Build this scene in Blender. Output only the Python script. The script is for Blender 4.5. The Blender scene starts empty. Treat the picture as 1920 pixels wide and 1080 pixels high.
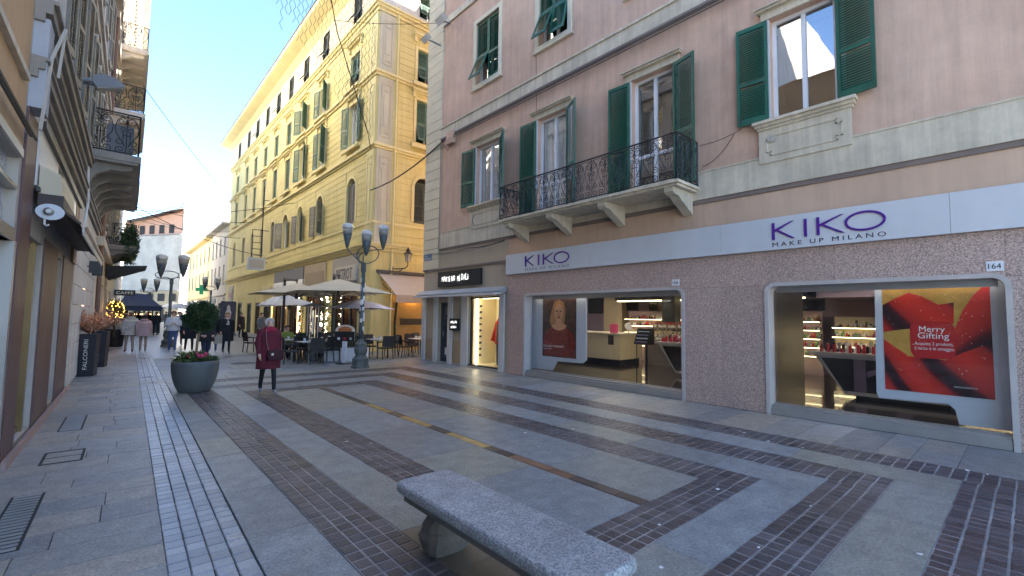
import bpy, bmesh, math, random
from mathutils import Vector, Matrix
SC = bpy.context.scene
COL = SC.collection
R = math.radians
rnd = random.Random(7)

# ------------------------------------------------------------------ camera
F_PX, YAW, PITCH, ROLL, CAM_H = 855.28, R(41.43), R(3.638), R(-0.781), 1.7
fw = Vector((math.sin(YAW)*math.cos(PITCH), math.cos(YAW)*math.cos(PITCH), math.sin(PITCH)))
rt0 = Vector((math.cos(YAW), -math.sin(YAW), 0)); dn0 = fw.cross(rt0)
rt = rt0*math.cos(ROLL)+dn0*math.sin(ROLL); dn = -rt0*math.sin(ROLL)+dn0*math.cos(ROLL)
cam = bpy.data.objects.new('camera', bpy.data.cameras.new('camera')); COL.objects.link(cam)
cam.matrix_world = Matrix(((rt.x, -dn.x, -fw.x, 0), (rt.y, -dn.y, -fw.y, 0), (rt.z, -dn.z, -fw.z, CAM_H), (0, 0, 0, 1)))
cam.data.sensor_width = 36; cam.data.lens = F_PX/1920*36; cam.data.clip_start = .05; cam.data.clip_end = 3000
SC.camera = cam
def ray(u, v): return rt*((u-960)/F_PX)+dn*((v-540)/F_PX)+fw
def on_x(u, v, X): d = ray(u, v); t = X/d.x; return Vector((X, d.y*t, CAM_H+d.z*t))
def on_y(u, v, Y): d = ray(u, v); t = Y/d.y; return Vector((d.x*t, Y, CAM_H+d.z*t))
def on_z(u, v, z=0): d = ray(u, v); t = (z-CAM_H)/d.z; return Vector((d.x*t, d.y*t, z))

# ------------------------------------------------------------------ sky, sun, exposure
SUN_EL, SUN_AZ = R(31), R(116)
w = bpy.data.worlds.new('World'); SC.world = w; w.use_nodes = True
nt = w.node_tree; bg = nt.nodes['Background']
sky = nt.nodes.new('ShaderNodeTexSky'); sky.sky_type = 'NISHITA'; sky.sun_disc = False
sky.sun_elevation = SUN_EL; sky.sun_rotation = SUN_AZ; sky.air_density = 1.0; sky.dust_density = .1; sky.ozone_density = 2.8; sky.altitude = 1800
nt.links.new(sky.outputs[0], bg.inputs[0]); bg.inputs[1].default_value = 0.05
sl = bpy.data.lights.new('sun', 'SUN'); sl.energy = 4.2; sl.angle = R(.53); sl.color = (1, .93, .82)
sun = bpy.data.objects.new('sun', sl); COL.objects.link(sun)
sd = Vector((math.sin(SUN_AZ)*math.cos(SUN_EL), math.cos(SUN_AZ)*math.cos(SUN_EL), math.sin(SUN_EL)))
sun.rotation_euler = (-sd).to_track_quat('-Z', 'Y').to_euler(); sun.location = (30, -10, 60)
vs = SC.view_settings; vs.view_transform = 'Standard'; vs.look = 'None'; vs.gamma = 1; vs.use_curve_mapping = False
vs.exposure = 3.95
SC.cycles.use_denoising = True; SC.cycles.max_bounces = 8; SC.cycles.diffuse_bounces = 6; SC.cycles.transparent_max_bounces = 16
SC.cycles.sample_clamp_indirect = 6

# ------------------------------------------------------------------ materials
MATS = {}
GLOWK = .34                                   # lamps are set against this exposure
def mat(name, c, rough=.7, var=.15, sc=1.5, bump=.15, bsc=60, metal=0, rn=0, c2=None, spk=None, spks=150, spec=.5, streak=0, emit=0, coat=0, med=0, meds=6, tint=None, gum=0):
    """procedural paint/stone: base colour with two scales of noise, optional random tint per piece, speckle and vertical streaks"""
    if name in MATS: return MATS[name]
    m = bpy.data.materials.new(name); m.use_nodes = True; t = m.node_tree; N = t.nodes.new; L = t.links.new
    b = t.nodes['Principled BSDF']; b.inputs['Metallic'].default_value = metal
    b.inputs['Specular IOR Level'].default_value = spec; b.inputs['Coat Weight'].default_value = coat
    g = N('ShaderNodeNewGeometry')
    n1 = N('ShaderNodeTexNoise'); n1.inputs['Scale'].default_value = sc; n1.inputs['Detail'].default_value = 7; n1.inputs['Roughness'].default_value = .65
    L(g.outputs['Position'], n1.inputs['Vector'])
    ramp = N('ShaderNodeMapRange'); ramp.inputs[1].default_value = .3; ramp.inputs[2].default_value = .7
    L(n1.outputs[0], ramp.inputs[0])
    mix = N('ShaderNodeMix'); mix.data_type = 'RGBA'
    ca = [x*(1-var) for x in c]; cb = list(c2) if c2 else [min(1, x*(1+var)) for x in c]
    mix.inputs[6].default_value = (*ca, 1); mix.inputs[7].default_value = (*cb, 1)
    L(ramp.outputs[0], mix.inputs[0]); col = mix.outputs[2]
    def mul(colsock, fac, lo, hi):
        mr = N('ShaderNodeMapRange'); mr.inputs[3].default_value = lo; mr.inputs[4].default_value = hi; L(fac, mr.inputs[0])
        hs = N('ShaderNodeHueSaturation'); L(mr.outputs[0], hs.inputs['Value']); L(colsock, hs.inputs['Color']); return hs.outputs[0]
    if rn:
        oi = N('ShaderNodeObjectInfo'); ad = N('ShaderNodeMath'); ad.operation = 'ADD'; fr = N('ShaderNodeMath'); fr.operation = 'FRACT'
        L(oi.outputs['Random'], ad.inputs[0]); L(g.outputs['Random Per Island'], ad.inputs[1]); L(ad.outputs[0], fr.inputs[0])
        col = mul(col, fr.outputs[0], 1-rn, 1+rn)
        if tint:                                  # second stone colour, chosen per piece
            m7 = N('ShaderNodeMath'); m7.operation = 'MULTIPLY'; m7.inputs[1].default_value = 7.31; f7 = N('ShaderNodeMath'); f7.operation = 'FRACT'; L(fr.outputs[0], m7.inputs[0]); L(m7.outputs[0], f7.inputs[0])
            mt = N('ShaderNodeMix'); mt.data_type = 'RGBA'; mt.inputs[7].default_value = (*tint, 1); L(col, mt.inputs[6]); p7 = N('ShaderNodeMath'); p7.operation = 'POWER'; p7.inputs[1].default_value = 1.8; L(f7.outputs[0], p7.inputs[0]); L(p7.outputs[0], mt.inputs[0]); col = mt.outputs[2]
    if spk:
        n3 = N('ShaderNodeTexNoise'); n3.inputs['Scale'].default_value = spks; n3.inputs['Detail'].default_value = 3
        L(g.outputs['Position'], n3.inputs['Vector']); col = mul(col, n3.outputs[0], 1-spk*1.6, 1+spk*1.6)
    if med:
        n5 = N('ShaderNodeTexNoise'); n5.inputs['Scale'].default_value = meds; n5.inputs['Detail'].default_value = 5; n5.inputs['Roughness'].default_value = .7
        L(g.outputs['Position'], n5.inputs['Vector']); md = N('ShaderNodeMapRange'); md.inputs[1].default_value = .35; md.inputs[2].default_value = .65; L(n5.outputs[0], md.inputs[0]); col = mul(col, md.outputs[0], 1-med, 1+med)
    if gum:
        vo = N('ShaderNodeTexVoronoi'); vo.inputs['Scale'].default_value = 4.5; L(g.outputs['Position'], vo.inputs['Vector']); gr = N('ShaderNodeMapRange'); gr.inputs[1].default_value = .075; gr.inputs[2].default_value = .1; L(vo.outputs['Distance'], gr.inputs[0]); col = mul(col, gr.outputs[0], 1-gum, 1)
    if streak:
        mp = N('ShaderNodeMapping'); mp.inputs['Scale'].default_value = (6, 6, .35); L(g.outputs['Position'], mp.inputs[0])
        n4 = N('ShaderNodeTexNoise'); n4.inputs['Scale'].default_value = 1.2; n4.inputs['Detail'].default_value = 6; n4.inputs['Roughness'].default_value = .7
        L(mp.outputs[0], n4.inputs['Vector'])
        mr = N('ShaderNodeMapRange'); mr.inputs[1].default_value = .35; mr.inputs[2].default_value = .65; L(n4.outputs[0], mr.inputs[0])
        col = mul(col, mr.outputs[0], 1-streak, 1+streak*.4)
    L(col, b.inputs['Base Color'])
    n2 = N('ShaderNodeTexNoise'); n2.inputs['Scale'].default_value = bsc; n2.inputs['Detail'].default_value = 4
    L(g.outputs['Position'], n2.inputs['Vector'])
    rr = N('ShaderNodeMapRange'); rr.inputs[3].default_value = max(.03, rough-.12); rr.inputs[4].default_value = min(1, rough+.12)
    L(n1.outputs[0], rr.inputs[0]); L(rr.outputs[0], b.inputs['Roughness'])
    if bump:
        bp = N('ShaderNodeBump'); bp.inputs['Strength'].default_value = bump; bp.inputs['Distance'].default_value = .01
        L(n2.outputs[0], bp.inputs['Height']); L(bp.outputs[0], b.inputs['Normal'])
    if emit:
        L(col, b.inputs['Emission Color']); b.inputs['Emission Strength'].default_value = emit
    MATS[name] = m; return m
def glow(name, c, s):
    if name in MATS: return MATS[name]
    m = bpy.data.materials.new(name); m.use_nodes = True; b = m.node_tree.nodes['Principled BSDF']
    b.inputs['Base Color'].default_value = (*c, 1); b.inputs['Emission Color'].default_value = (*c, 1); b.inputs['Emission Strength'].default_value = s*GLOWK
    MATS[name] = m; return m
def glass(name, tint=(1, 1, 1), base=.06):
    if name in MATS: return MATS[name]
    m = bpy.data.materials.new(name); m.use_nodes = True; t = m.node_tree; t.nodes.remove(t.nodes['Principled BSDF'])
    N = t.nodes.new; L = t.links.new
    lw = N('ShaderNodeLayerWeight'); lw.inputs[0].default_value = .5; fr = N('ShaderNodeMath'); fr.operation = 'POWER'; fr.inputs[1].default_value = 4.5; L(lw.outputs['Facing'], fr.inputs[0])
    tr = N('ShaderNodeBsdfTransparent'); tr.inputs[0].default_value = (*tint, 1)
    gl = N('ShaderNodeBsdfGlossy'); gl.inputs['Roughness'].default_value = .015; gl.inputs[0].default_value = (.95, .97, 1, 1)
    g = N('ShaderNodeNewGeometry'); nz = N('ShaderNodeTexNoise'); nz.inputs['Scale'].default_value = .9; L(g.outputs['Position'], nz.inputs['Vector'])
    bp = N('ShaderNodeBump'); bp.inputs['Strength'].default_value = .04; bp.inputs['Distance'].default_value = .1; L(nz.outputs[0], bp.inputs['Height']); L(bp.outputs[0], gl.inputs['Normal'])
    ad = N('ShaderNodeMath'); ad.operation = 'MULTIPLY_ADD'; ad.inputs[1].default_value = .8; ad.inputs[2].default_value = base; ad.use_clamp = True
    L(fr.outputs[0], ad.inputs[0]); mx = N('ShaderNodeMixShader'); L(ad.outputs[0], mx.inputs[0]); L(tr.outputs[0], mx.inputs[1]); L(gl.outputs[0], mx.inputs[2])
    L(mx.outputs[0], t.nodes['Material Output'].inputs[0]); MATS[name] = m; return m

PINK = mat('pink_stucco', (.61, .40, .29), .9, .10, .5, .25, 45, streak=.13, c2=(.68, .475, .365), med=.08, meds=1.4)
PINKB = mat('brown_stucco', (.58, .40, .285), .9, .1, .9, .12, 90, streak=.08)
CREAM = mat('cream_plaster', (.60, .53, .41), .85, .14, 1.3, .2, 50, streak=.18, med=.07, meds=5)
CREAMY = mat('quoin_plaster', (.64, .57, .42), .85, .08, 1.3, .12, 70, rn=.05)
DARKM = mat('brown_moulding_drip_shadow', (.21, .165, .145), .85, .15)
YEL = mat('yellow_render', (.69, .59, .26), .85, .10, .5, .1, 60, streak=.10)
YELT = mat('yellow_trim', (.74, .64, .33), .85, .08, 1, .1, 60, streak=.06)
YELP = mat('pale_render', (.60, .53, .38), .85, .06, .6, .1, 60)
GREYP = mat('grey_panel_plaster', (.42, .39, .34), .85, .08, 1, .1)
GREEN = mat('green_shutter', (.012, .10, .062), .5, .15, 3, .05, rn=.12)
GREENF = mat('faded_green_shutter', (.075, .15, .115), .55, .2, 3, .05, rn=.2)
GREYS = mat('grey_shutter', (.22, .21, .18), .6, .2, 3, .05, rn=.15)
DGREY = mat('dark_shutter', (.05, .06, .05), .6, .2, 3, .05, rn=.2)
WHITE = mat('white_paint', (.72, .73, .76), .45, .05, 2, .03)
IRON = mat('wrought_iron', (.035, .035, .04), .5, .3, 6, .1, metal=.5)
STEEL = mat('grey_steel', (.17, .19, .20), .45, .2, 3, .1, metal=.4)
ALU = mat('aluminium', (.42, .41, .40), .38, .08, 2, .03, metal=.7)
GLASS = glass('window_glass', (.97, .98, .99), .2)
SHOPG = glass('shop_glass', (.97, .975, .975), .025)
DARK = mat('dark_interior', (.035, .032, .03), .9, .3, 1, 0)
CURT = mat('curtain', (.62, .61, .58), .9, .12, 5, 0, streak=.2)
GRAN = mat('speckled_granite', (.45, .325, .28), .4, .06, .8, .05, 200, spk=.85, spks=50, rn=.05)
PURP = mat('purple_granite', (.11, .06, .06), .5, .1, 1.2, .05, 200, spk=.5, spks=90)
BLACK = mat('black_paint', (.012, .012, .014), .45, .2, 3, .05)
SLAB = mat('slab_stone', (.255, .275, .285), .46, .2, .9, .5, 35, rn=.14, spk=.4, spks=45, med=.17, meds=5, c2=(.29, .305, .305), tint=(.285, .28, .235), gum=.25)
SLABL = mat('slab_stone_pale', (.30, .315, .33), .46, .2, 1.1, .5, 35, rn=.2, spk=.4, spks=45, med=.17, meds=6, tint=(.35, .31, .25), gum=.22, c2=(.31, .30, .28))
SETT = mat('porphyry_sett', (.095, .066, .064), .36, .3, .9, .5, 50, rn=.32, spk=.4, spks=60, c2=(.11, .102, .112), med=.15, meds=3)
SETTL = mat('grey_sett', (.32, .33, .345), .3, .15, .8, .3, 70, rn=.2, spk=.22, spks=90)
MORT = mat('pale_mortar', (.31, .30, .29), .8, .5, 1.4, .2)
MORTD = mat('dark_mortar', (.035, .035, .035), .85, .3, 2, .2)
JOINT = mat('slab_joint', (.075, .078, .08), .85, .3, 2, .2)

# ------------------------------------------------------------------ mesh builder
WL = {}                                     # absolute position of every object at build time
I4 = Matrix.Identity(4)
class MB:
    def __init__(s, T=None): s.v = []; s.f = []; s.T = T; s.mi = []; s.cm = 0
    def add(s, vs, fs, M=None):
        o = len(s.v)
        for p in vs:
            p = Vector(p)
            if M is not None: p = M @ p
            if s.T is not None: p = s.T @ p
            s.v.append(p)
        for f in fs: s.f.append([o+i for i in f]); s.mi.append(s.cm)
        return s
    def box(s, x0, x1, y0, y1, z0, z1, M=None):
        if x1 < x0: x0, x1 = x1, x0
        if y1 < y0: y0, y1 = y1, y0
        if z1 < z0: z0, z1 = z1, z0
        return s.add([(x0, y0, z0), (x1, y0, z0), (x1, y1, z0), (x0, y1, z0), (x0, y0, z1), (x1, y0, z1), (x1, y1, z1), (x0, y1, z1)],
              [(0, 3, 2, 1), (4, 5, 6, 7), (0, 1, 5, 4), (1, 2, 6, 5), (2, 3, 7, 6), (3, 0, 4, 7)], M)
    def cham(s, x0, x1, y0, y1, z0, z1, b, M=None):          # box with chamfered top edges
        vs = [(x0, y0, z0), (x1, y0, z0), (x1, y1, z0), (x0, y1, z0), (x0, y0, z1-b), (x1, y0, z1-b), (x1, y1, z1-b), (x0, y1, z1-b),
              (x0+b, y0+b, z1), (x1-b, y0+b, z1), (x1-b, y1-b, z1), (x0+b, y1-b, z1)]
        fs = [(8, 9, 10, 11)]+[(i, (i+1) % 4, 4+(i+1) % 4, 4+i) for i in range(4)]+[(4+i, 4+(i+1) % 4, 8+(i+1) % 4, 8+i) for i in range(4)]
        return s.add(vs, fs, M)
    def prism(s, poly, a, b, ax='z', M=None):                # polygon extruded along an axis
        k = {'x': lambda p, h: (h, p[0], p[1]), 'y': lambda p, h: (p[0], h, p[1]), 'z': lambda p, h: (p[0], p[1], h)}[ax]
        n = len(poly)
        return s.add([k(p, a) for p in poly]+[k(p, b) for p in poly], [list(range(n))[::-1], list(range(n, 2*n))]+[(i, (i+1) % n, n+(i+1) % n, n+i) for i in range(n)], M)
    def tube(s, pts, r, n=6, M=None, cap=True):
        pts = [Vector(p) for p in pts]; m = len(pts); vs = []; prev = None
        rs = r if isinstance(r, (list, tuple)) else [r]*m
        for i, p in enumerate(pts):
            d = (pts[min(i+1, m-1)]-pts[max(i-1, 0)])
            if d.length < 1e-9: d = Vector((0, 0, 1))
            d.normalize()
            if prev is None:
                a = d.orthogonal().normalized()
            else:
                a = prev-d*prev.dot(d)
                a = a.normalized() if a.length > 1e-6 else d.orthogonal().normalized()
            prev = a; c = d.cross(a)
            for j in range(n):
                q = 2*math.pi*(j+.5)/n; vs.append(p+(a*math.cos(q)+c*math.sin(q))*rs[i])
        fs = [(i*n+j, i*n+(j+1) % n, (i+1)*n+(j+1) % n, (i+1)*n+j) for i in range(m-1) for j in range(n)]
        if cap: fs += [list(range(n))[::-1], list(range((m-1)*n, m*n))]
        return s.add(vs, fs, M)
    def lathe(s, prof, n=16, M=None, sx=1, sy=1):             # profile of (radius, z)
        vs = [(r*sx*math.cos(2*math.pi*j/n), r*sy*math.sin(2*math.pi*j/n), z) for r, z in prof for j in range(n)]; m = len(prof)
        fs = [(i*n+j, i*n+(j+1) % n, (i+1)*n+(j+1) % n, (i+1)*n+j) for i in range(m-1) for j in range(n)]+[list(range(n))[::-1], list(range((m-1)*n, m*n))]
        return s.add(vs, fs, M)
    def loft(s, rings, M=None):                               # rings of equal point count, capped
        n = len(rings[0]); m = len(rings)
        fs = [(i*n+j, i*n+(j+1) % n, (i+1)*n+(j+1) % n, (i+1)*n+j) for i in range(m-1) for j in range(n)]+[list(range(n))[::-1], list(range((m-1)*n, m*n))]
        return s.add([p for r in rings for p in r], fs, M)
    def ball(s, c, r, n=10, m=6, sx=1, sy=1, sz=1, M=None):
        prof = [(max(1e-4, r*math.sin(math.pi*i/m)), -r*math.cos(math.pi*i/m)) for i in range(m+1)]
        T = Matrix.Translation(c) @ Matrix.Diagonal((sx, sy, sz, 1))
        return s.lathe(prof, n, T if M is None else M @ T)
    def mesh(s, name, mats, smooth=False, origin=None, fix=True):
        vs = s.v
        if origin is None:
            xs = [v.x for v in vs]; ys = [v.y for v in vs]; zs = [v.z for v in vs]
            origin = Vector(((min(xs)+max(xs))/2, (min(ys)+max(ys))/2, min(zs)))
        me = bpy.data.meshes.new(name); me.from_pydata([v-origin for v in vs], [], s.f)
        for m in (mats if isinstance(mats, (list, tuple)) else [mats]): me.materials.append(m)
        if any(s.mi): me.polygons.foreach_set('material_index', s.mi)
        if fix:
            bm = bmesh.new(); bm.from_mesh(me); bmesh.ops.recalc_face_normals(bm, faces=bm.faces); bm.to_mesh(me); bm.free()
        if smooth: me.polygons.foreach_set('use_smooth', [True]*len(me.polygons))
        me.update(); return me, origin
    def build(s, name, mats, parent=None, smooth=False, fix=True):
        me, o = s.mesh(name, mats, smooth, None, fix)
        return put(name, me, o, parent)
def put(name, me, o, parent=None, rot=None, scale=None):      # o = absolute position
    ob = bpy.data.objects.new(name, me); COL.objects.link(ob); o = Vector(o)
    ob.location = o-(WL[parent.name] if parent else Vector((0, 0, 0)))
    if rot: ob.rotation_euler = rot
    if scale: ob.scale = scale
    if parent: ob.parent = parent
    WL[ob.name] = o; return ob
def tag(o, label=None, cat=None, group=None, kind=None):
    if label: o['label'] = label
    if cat: o['category'] = cat
    if group: o['group'] = group
    if kind: o['kind'] = kind
    return o
def thing(name, label, cat, loc=(0, 0, 0), group=None):
    o = bpy.data.objects.new(name, None); COL.objects.link(o); o.location = loc; o.empty_display_size = .2
    WL[o.name] = Vector(loc); return tag(o, label, cat, group)
def stuff(o): o['kind'] = 'stuff'; return o
def struct(name, mb, m): o = mb.build(name, m); o['kind'] = 'structure'; return o
def copy_tree(o, parent=None):
    c = o.copy(); COL.objects.link(c); c.parent = parent
    for ch in list(o.children): copy_tree(ch, c)
    return c
def place(o, x, y, z=0, rz=0): o.location = (x, y, z); o.rotation_euler = (0, 0, rz); return o
def text_mesh(body, size, depth=.004, spacing=1.0, align='LEFT'):
    cu = bpy.data.curves.new('lettering', 'FONT'); cu.body = body; cu.size = size; cu.extrude = depth; cu.space_character = spacing; cu.align_x = align; cu.resolution_u = 3
    ob = bpy.data.objects.new('lettering', cu); COL.objects.link(ob)
    me = bpy.data.meshes.new_from_object(ob.evaluated_get(bpy.context.evaluated_depsgraph_get()))
    bpy.data.objects.remove(ob); bpy.data.curves.remove(cu); return me
def text(name, body, size, M, m, parent=None, depth=.004, spacing=1.0, align='LEFT', width=None, height=None):
    me = text_mesh(body, size, depth, spacing, align)
    xs = [v.co.x for v in me.vertices]; ys = [v.co.y for v in me.vertices]
    sx = width/(max(xs)-min(xs)) if width else 1; sy = height/(max(ys)-min(ys)) if height else 1
    x0 = min(xs) if width else 0; y0 = min(ys) if height else 0
    me.transform(M.to_3x3().to_4x4() @ Matrix.Diagonal((sx, sy, 1, 1)) @ Matrix.Translation((-x0, -y0, 0)))
    me.materials.clear(); me.materials.append(m); me.name = name
    return put(name, me, M.to_translation(), parent)
def frame(o, U, N):                                           # (u, d, z): along the wall, out of the wall, up
    return Matrix(((U[0], N[0], 0, o[0]), (U[1], N[1], 0, o[1]), (0, 0, 1, 0), (0, 0, 0, 1)))
PX = 9.2
FP = frame((PX, 0), (0, 1), (-1, 0))                          # pink and yellow street fronts: u is world y
FS = frame((0, 20.5), (1, 0), (0, -1))                        # yellow side wall: u is world x
LA = R(1.5); LO = (-.78, 7.7)
FL = frame(LO, (math.sin(LA), math.cos(LA)), (math.cos(LA), -math.sin(LA)))   # left-hand fronts
def tmat(F, u, d, z, flip):                                   # lettering on a wall; flip: reads towards -u
    U = F.to_3x3() @ Vector((-1 if flip else 1, 0, 0)); P = F @ Vector((u, d, z)); Zv = Vector((0, 0, 1)); Nv = U.cross(Zv)
    return Matrix(((U.x, 0, Nv.x, P.x), (U.y, 0, Nv.y, P.y), (U.z, 1, Nv.z, P.z), (0, 0, 0, 1)))
def arch_pts(u0, u1, z0, z1, n=9):                            # outline of a round-headed opening
    r = (u1-u0)/2; c = (u0+u1)/2
    return [(u0, z0), (u1, z0)]+[(c+r*math.cos(math.pi*i/n), z1-r+r*math.sin(math.pi*i/n)) for i in range(n+1)]
def wall(F, u0, u1, z0, z1, holes, rev=.28, d=0):
    """wall sheet with rectangular holes and their reveals; holes: (u0,u1,z0,z1)"""
    mb = MB(F); us = sorted({u0, u1, *[h[i] for h in holes for i in (0, 1)]}); zs = sorted({z0, z1, *[h[i] for h in holes for i in (2, 3)]})
    us = [u for u in us if u0 <= u <= u1]; zs = [z for z in zs if z0 <= z <= z1]
    for a, b in zip(us, us[1:]):
        run = None
        for c, e in zip(zs, zs[1:]):
            mu, mz = (a+b)/2, (c+e)/2
            if any(h[0] < mu < h[1] and h[2] < mz < h[3] for h in holes):
                if run: mb.add([(a, d, run[0]), (b, d, run[0]), (b, d, run[1]), (a, d, run[1])], [(0, 1, 2, 3)]); run = None
            else: run = (run[0], e) if run else (c, e)
        if run: mb.add([(a, d, run[0]), (b, d, run[0]), (b, d, run[1]), (a, d, run[1])], [(0, 1, 2, 3)])
    for a, b, c, e in holes:
        p = [(a, c), (b, c), (b, e), (a, e)]
        for i in range(4):
            q, r = p[i], p[(i+1) % 4]
            mb.add([(q[0], d, q[1]), (r[0], d, r[1]), (r[0], d-rev, r[1]), (q[0], d-rev, q[1])], [(0, 1, 2, 3)])
    return mb
def shell(x0, x1, y0, y1, z0, z1, skip=''):                   # plain back walls and roof of a block
    mb = MB(); P = {'w': [(x0, y0, z0), (x0, y1, z0), (x0, y1, z1), (x0, y0, z1)], 'e': [(x1, y0, z0), (x1, y1, z0), (x1, y1, z1), (x1, y0, z1)],
        's': [(x0, y0, z0), (x1, y0, z0), (x1, y0, z1), (x0, y0, z1)], 'n': [(x0, y1, z0), (x1, y1, z0), (x1, y1, z1), (x0, y1, z1)], 't': [(x0, y0, z1), (x1, y0, z1), (x1, y1, z1), (x0, y1, z1)]}
    for k, q in P.items():
        if k not in skip: mb.add(q, [(0, 1, 2, 3)])
    return mb
def casement(F, bld, u0, u1, z0, z1, d=-.16, fm=None, bars=1, glassm=None, curtain=False, fw_=.07, transom=None, back=DARK):
    """window part with frame, its panes, dark room (and curtain) behind"""
    fm = fm or WHITE; mb = MB(F); mb.box(u0, u1, d-.06, d, z0, z0+fw_); mb.box(u0, u1, d-.06, d, z1-fw_, z1)
    edges = [u0+(u1-u0)*i/(bars+1) for i in range(bars+2)]
    for i, u in enumerate(edges):
        q = fw_ if 0 < i < bars+1 else fw_*.9
        a = min(max(u-q/2, u0), u1-q); mb.box(a, a+q, d-.058, d+.01 if 0 < i < bars+1 else d+.002, z0+fw_-.001, z1-fw_+.001)
    if transom:
        mb.box(u0+fw_*.9, u1-fw_*.9, d-.05, d-.006, transom, transom+.07)
    wdw = mb.build('window', fm, bld)
    for a, b in zip(edges, edges[1:]):
        MB(F).box(a+.03, b-.03, d-.035, d-.029, z0+.03, z1-.03).build('pane', glassm or GLASS, wdw)
    bk = MB(F); bk.add([(u0-.3, d-.7, z0-.1), (u1+.3, d-.7, z0-.1), (u1+.3, d-.7, z1+.1), (u0-.3, d-.7, z1+.1)], [(0, 1, 2, 3)])
    bk.add([(u0-.3, d-.7, z0-.1), (u0-.3, d-.08, z0-.1), (u0-.3, d-.08, z1+.1), (u0-.3, d-.7, z1+.1)], [(0, 1, 2, 3)])
    bk.add([(u1+.3, d-.7, z0-.1), (u1+.3, d-.08, z0-.1), (u1+.3, d-.08, z1+.1), (u1+.3, d-.7, z1+.1)], [(0, 1, 2, 3)])
    bk.build('room_lining', back, wdw)
    if curtain:
        c = MB(F); n = 22; pts = [(u0+.05+(u1-u0-.1)*i/n, d-.085+.018*math.sin(i*1.9)) for i in range(n+1)]
        for (a, e), (b, f) in zip(pts, pts[1:]): c.add([(a, e, z0+.02), (b, f, z0+.02), (b, f, z1-.02), (a, e, z1-.02)], [(0, 1, 2, 3)])
        c.build('curtain', CURT, wdw, smooth=True, fix=False)
    return wdw
def shutter_local(w_, h, m, slat=.045, mid=.42, th=.04, name='shutter', tilt=True):
    """louvred leaf in its own frame: hinge at u=0, leaf towards +u, thickness in d"""
    fr = MB(); b = .055
    for a, c in ((0, b), (w_-b, w_)): fr.box(a, c, 0, th, 0, h)
    rails = [(0, .11), (h-.08, h)]+([(h*mid-.04, h*mid+.04)] if mid else [])
    for a, c in rails: fr.box(b, w_-b, .002, th-.002, a, c)
    sl = MB(); z = .11
    while z < h-.1:
        if not (mid and abs(z+slat/2-h*mid) < .06):
            if tilt: sl.add([(b, .004, z+slat*.9), (w_-b, .004, z+slat*.9), (w_-b, th-.004, z), (b, th-.004, z), (b, .010, z+slat*.9+.006), (w_-b, .010, z+slat*.9+.006), (w_-b, th+.000, z+.006), (b, th+.000, z+.006)],
                            [(0, 1, 2, 3), (4, 5, 6, 7), (0, 1, 5, 4), (3, 2, 6, 7), (0, 3, 7, 4), (1, 2, 6, 5)])
        z += slat
    return fr, sl
SHC = {}
def shutter(F, bld, u, d, z, w_, h, ang, side, m, slat=.045, mid=.42, name='shutter'):
    """leaf hinged at u; side=+1 leaf lies towards +u when flat on the wall; ang degrees off the wall"""
    key = (round(w_, 2), round(h, 2), m.name, slat, mid)
    if key not in SHC:
        fr, sl = shutter_local(w_, h, m, slat, mid)
        SHC[key] = (fr.mesh('shutter', m, origin=Vector((0, 0, 0)))[0], sl.mesh('slats', m, origin=Vector((0, 0, 0)))[0])
    a = R(ang); U = Vector((math.cos(a)*side, math.sin(a), 0)); Nn = Vector((-math.sin(a)*side, math.cos(a), 0))
    F3 = F.to_3x3(); U = F3 @ U; Nn = F3 @ Nn; P = F @ Vector((u, d, z))
    Mx = Matrix(((U.x, Nn.x, 0), (U.y, Nn.y, 0), (U.z, Nn.z, 1)))
    if Mx.determinant() < 0:                                  # mirror the leaf so that the rotation stays proper
        P = P+U*w_; U = -U; Mx = Matrix(((U.x, Nn.x, 0), (U.y, Nn.y, 0), (U.z, Nn.z, 1)))
    ob = put(name, SHC[key][0], P, bld, rot=Mx.to_euler())
    s = bpy.data.objects.new('slats', SHC[key][1]); COL.objects.link(s); s.parent = ob; s['kind'] = 'stuff'; WL[s.name] = P
    return ob
def flap(F, bld, u0, u1, d, z0, z1, out, m):                  # shutter flap pushed out at the bottom
    mb = MB(); w_ = u1-u0; h = z1-z0
    fr, sl = shutter_local(w_, h, m, .05, None, .03)
    a = math.atan2(out, h); Mx = Matrix.Translation((u0, d, z1)) @ Matrix.Rotation(a, 4, 'X') @ Matrix.Translation((0, 0, -h))
    o = MB(F).add(fr.v, fr.f, Mx).build('shutter_flap', m, bld); stuff(MB(F).add(sl.v, sl.f, Mx).build('slats', m, o)); return o

# ------------------------------------------------------------------ ground and paving
struct('ground', MB().add([(-400, -300, -.06), (400, -300, -.06), (400, 700, -.06), (-400, 700, -.06)], [(0, 1, 2, 3)]), mat('far_ground', (.16, .16, .16), .8, .2))
BLOCK = {}
def setts(root, cells, m, big=300):
    """cells: (x, y, angle, sx, sy). The nearest become objects, the rest one joined part."""
    cells = sorted(cells, key=lambda c: math.hypot(c[0]-.6, c[1]+.6))
    if m.name not in BLOCK:
        BLOCK[m.name] = [MB().cham(-.5*k[0], .5*k[0], -.5*k[1], .5*k[1], -.03, 0, .006).mesh('paving_block', m, origin=Vector((0, 0, 0)), fix=False)[0] for k in ((.114, .114), (.112, .115), (.115, .111))]
    rest = MB()
    for i, (x, y, a, sx, sy) in enumerate(cells):
        a += rnd.uniform(-.02, .02); z = rnd.uniform(-.0025, .0015)
        if i < big: put('paving_block', rnd.choice(BLOCK[m.name]), (x, y, z), root, (rnd.uniform(-.008, .008), rnd.uniform(-.008, .008), a), (sx/.125, sy/.125, 1))
        else:
            M = Matrix.Translation((x, y, z)) @ Matrix.Rotation(a, 4, 'Z')
            hx, hy = sx*.458, sy*.458; rest.cham(-hx, hx, -hy, hy, -.02, 0, .005, M)
    if rest.v: stuff(rest.build('paving_blocks', m, root, fix=False))
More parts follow.
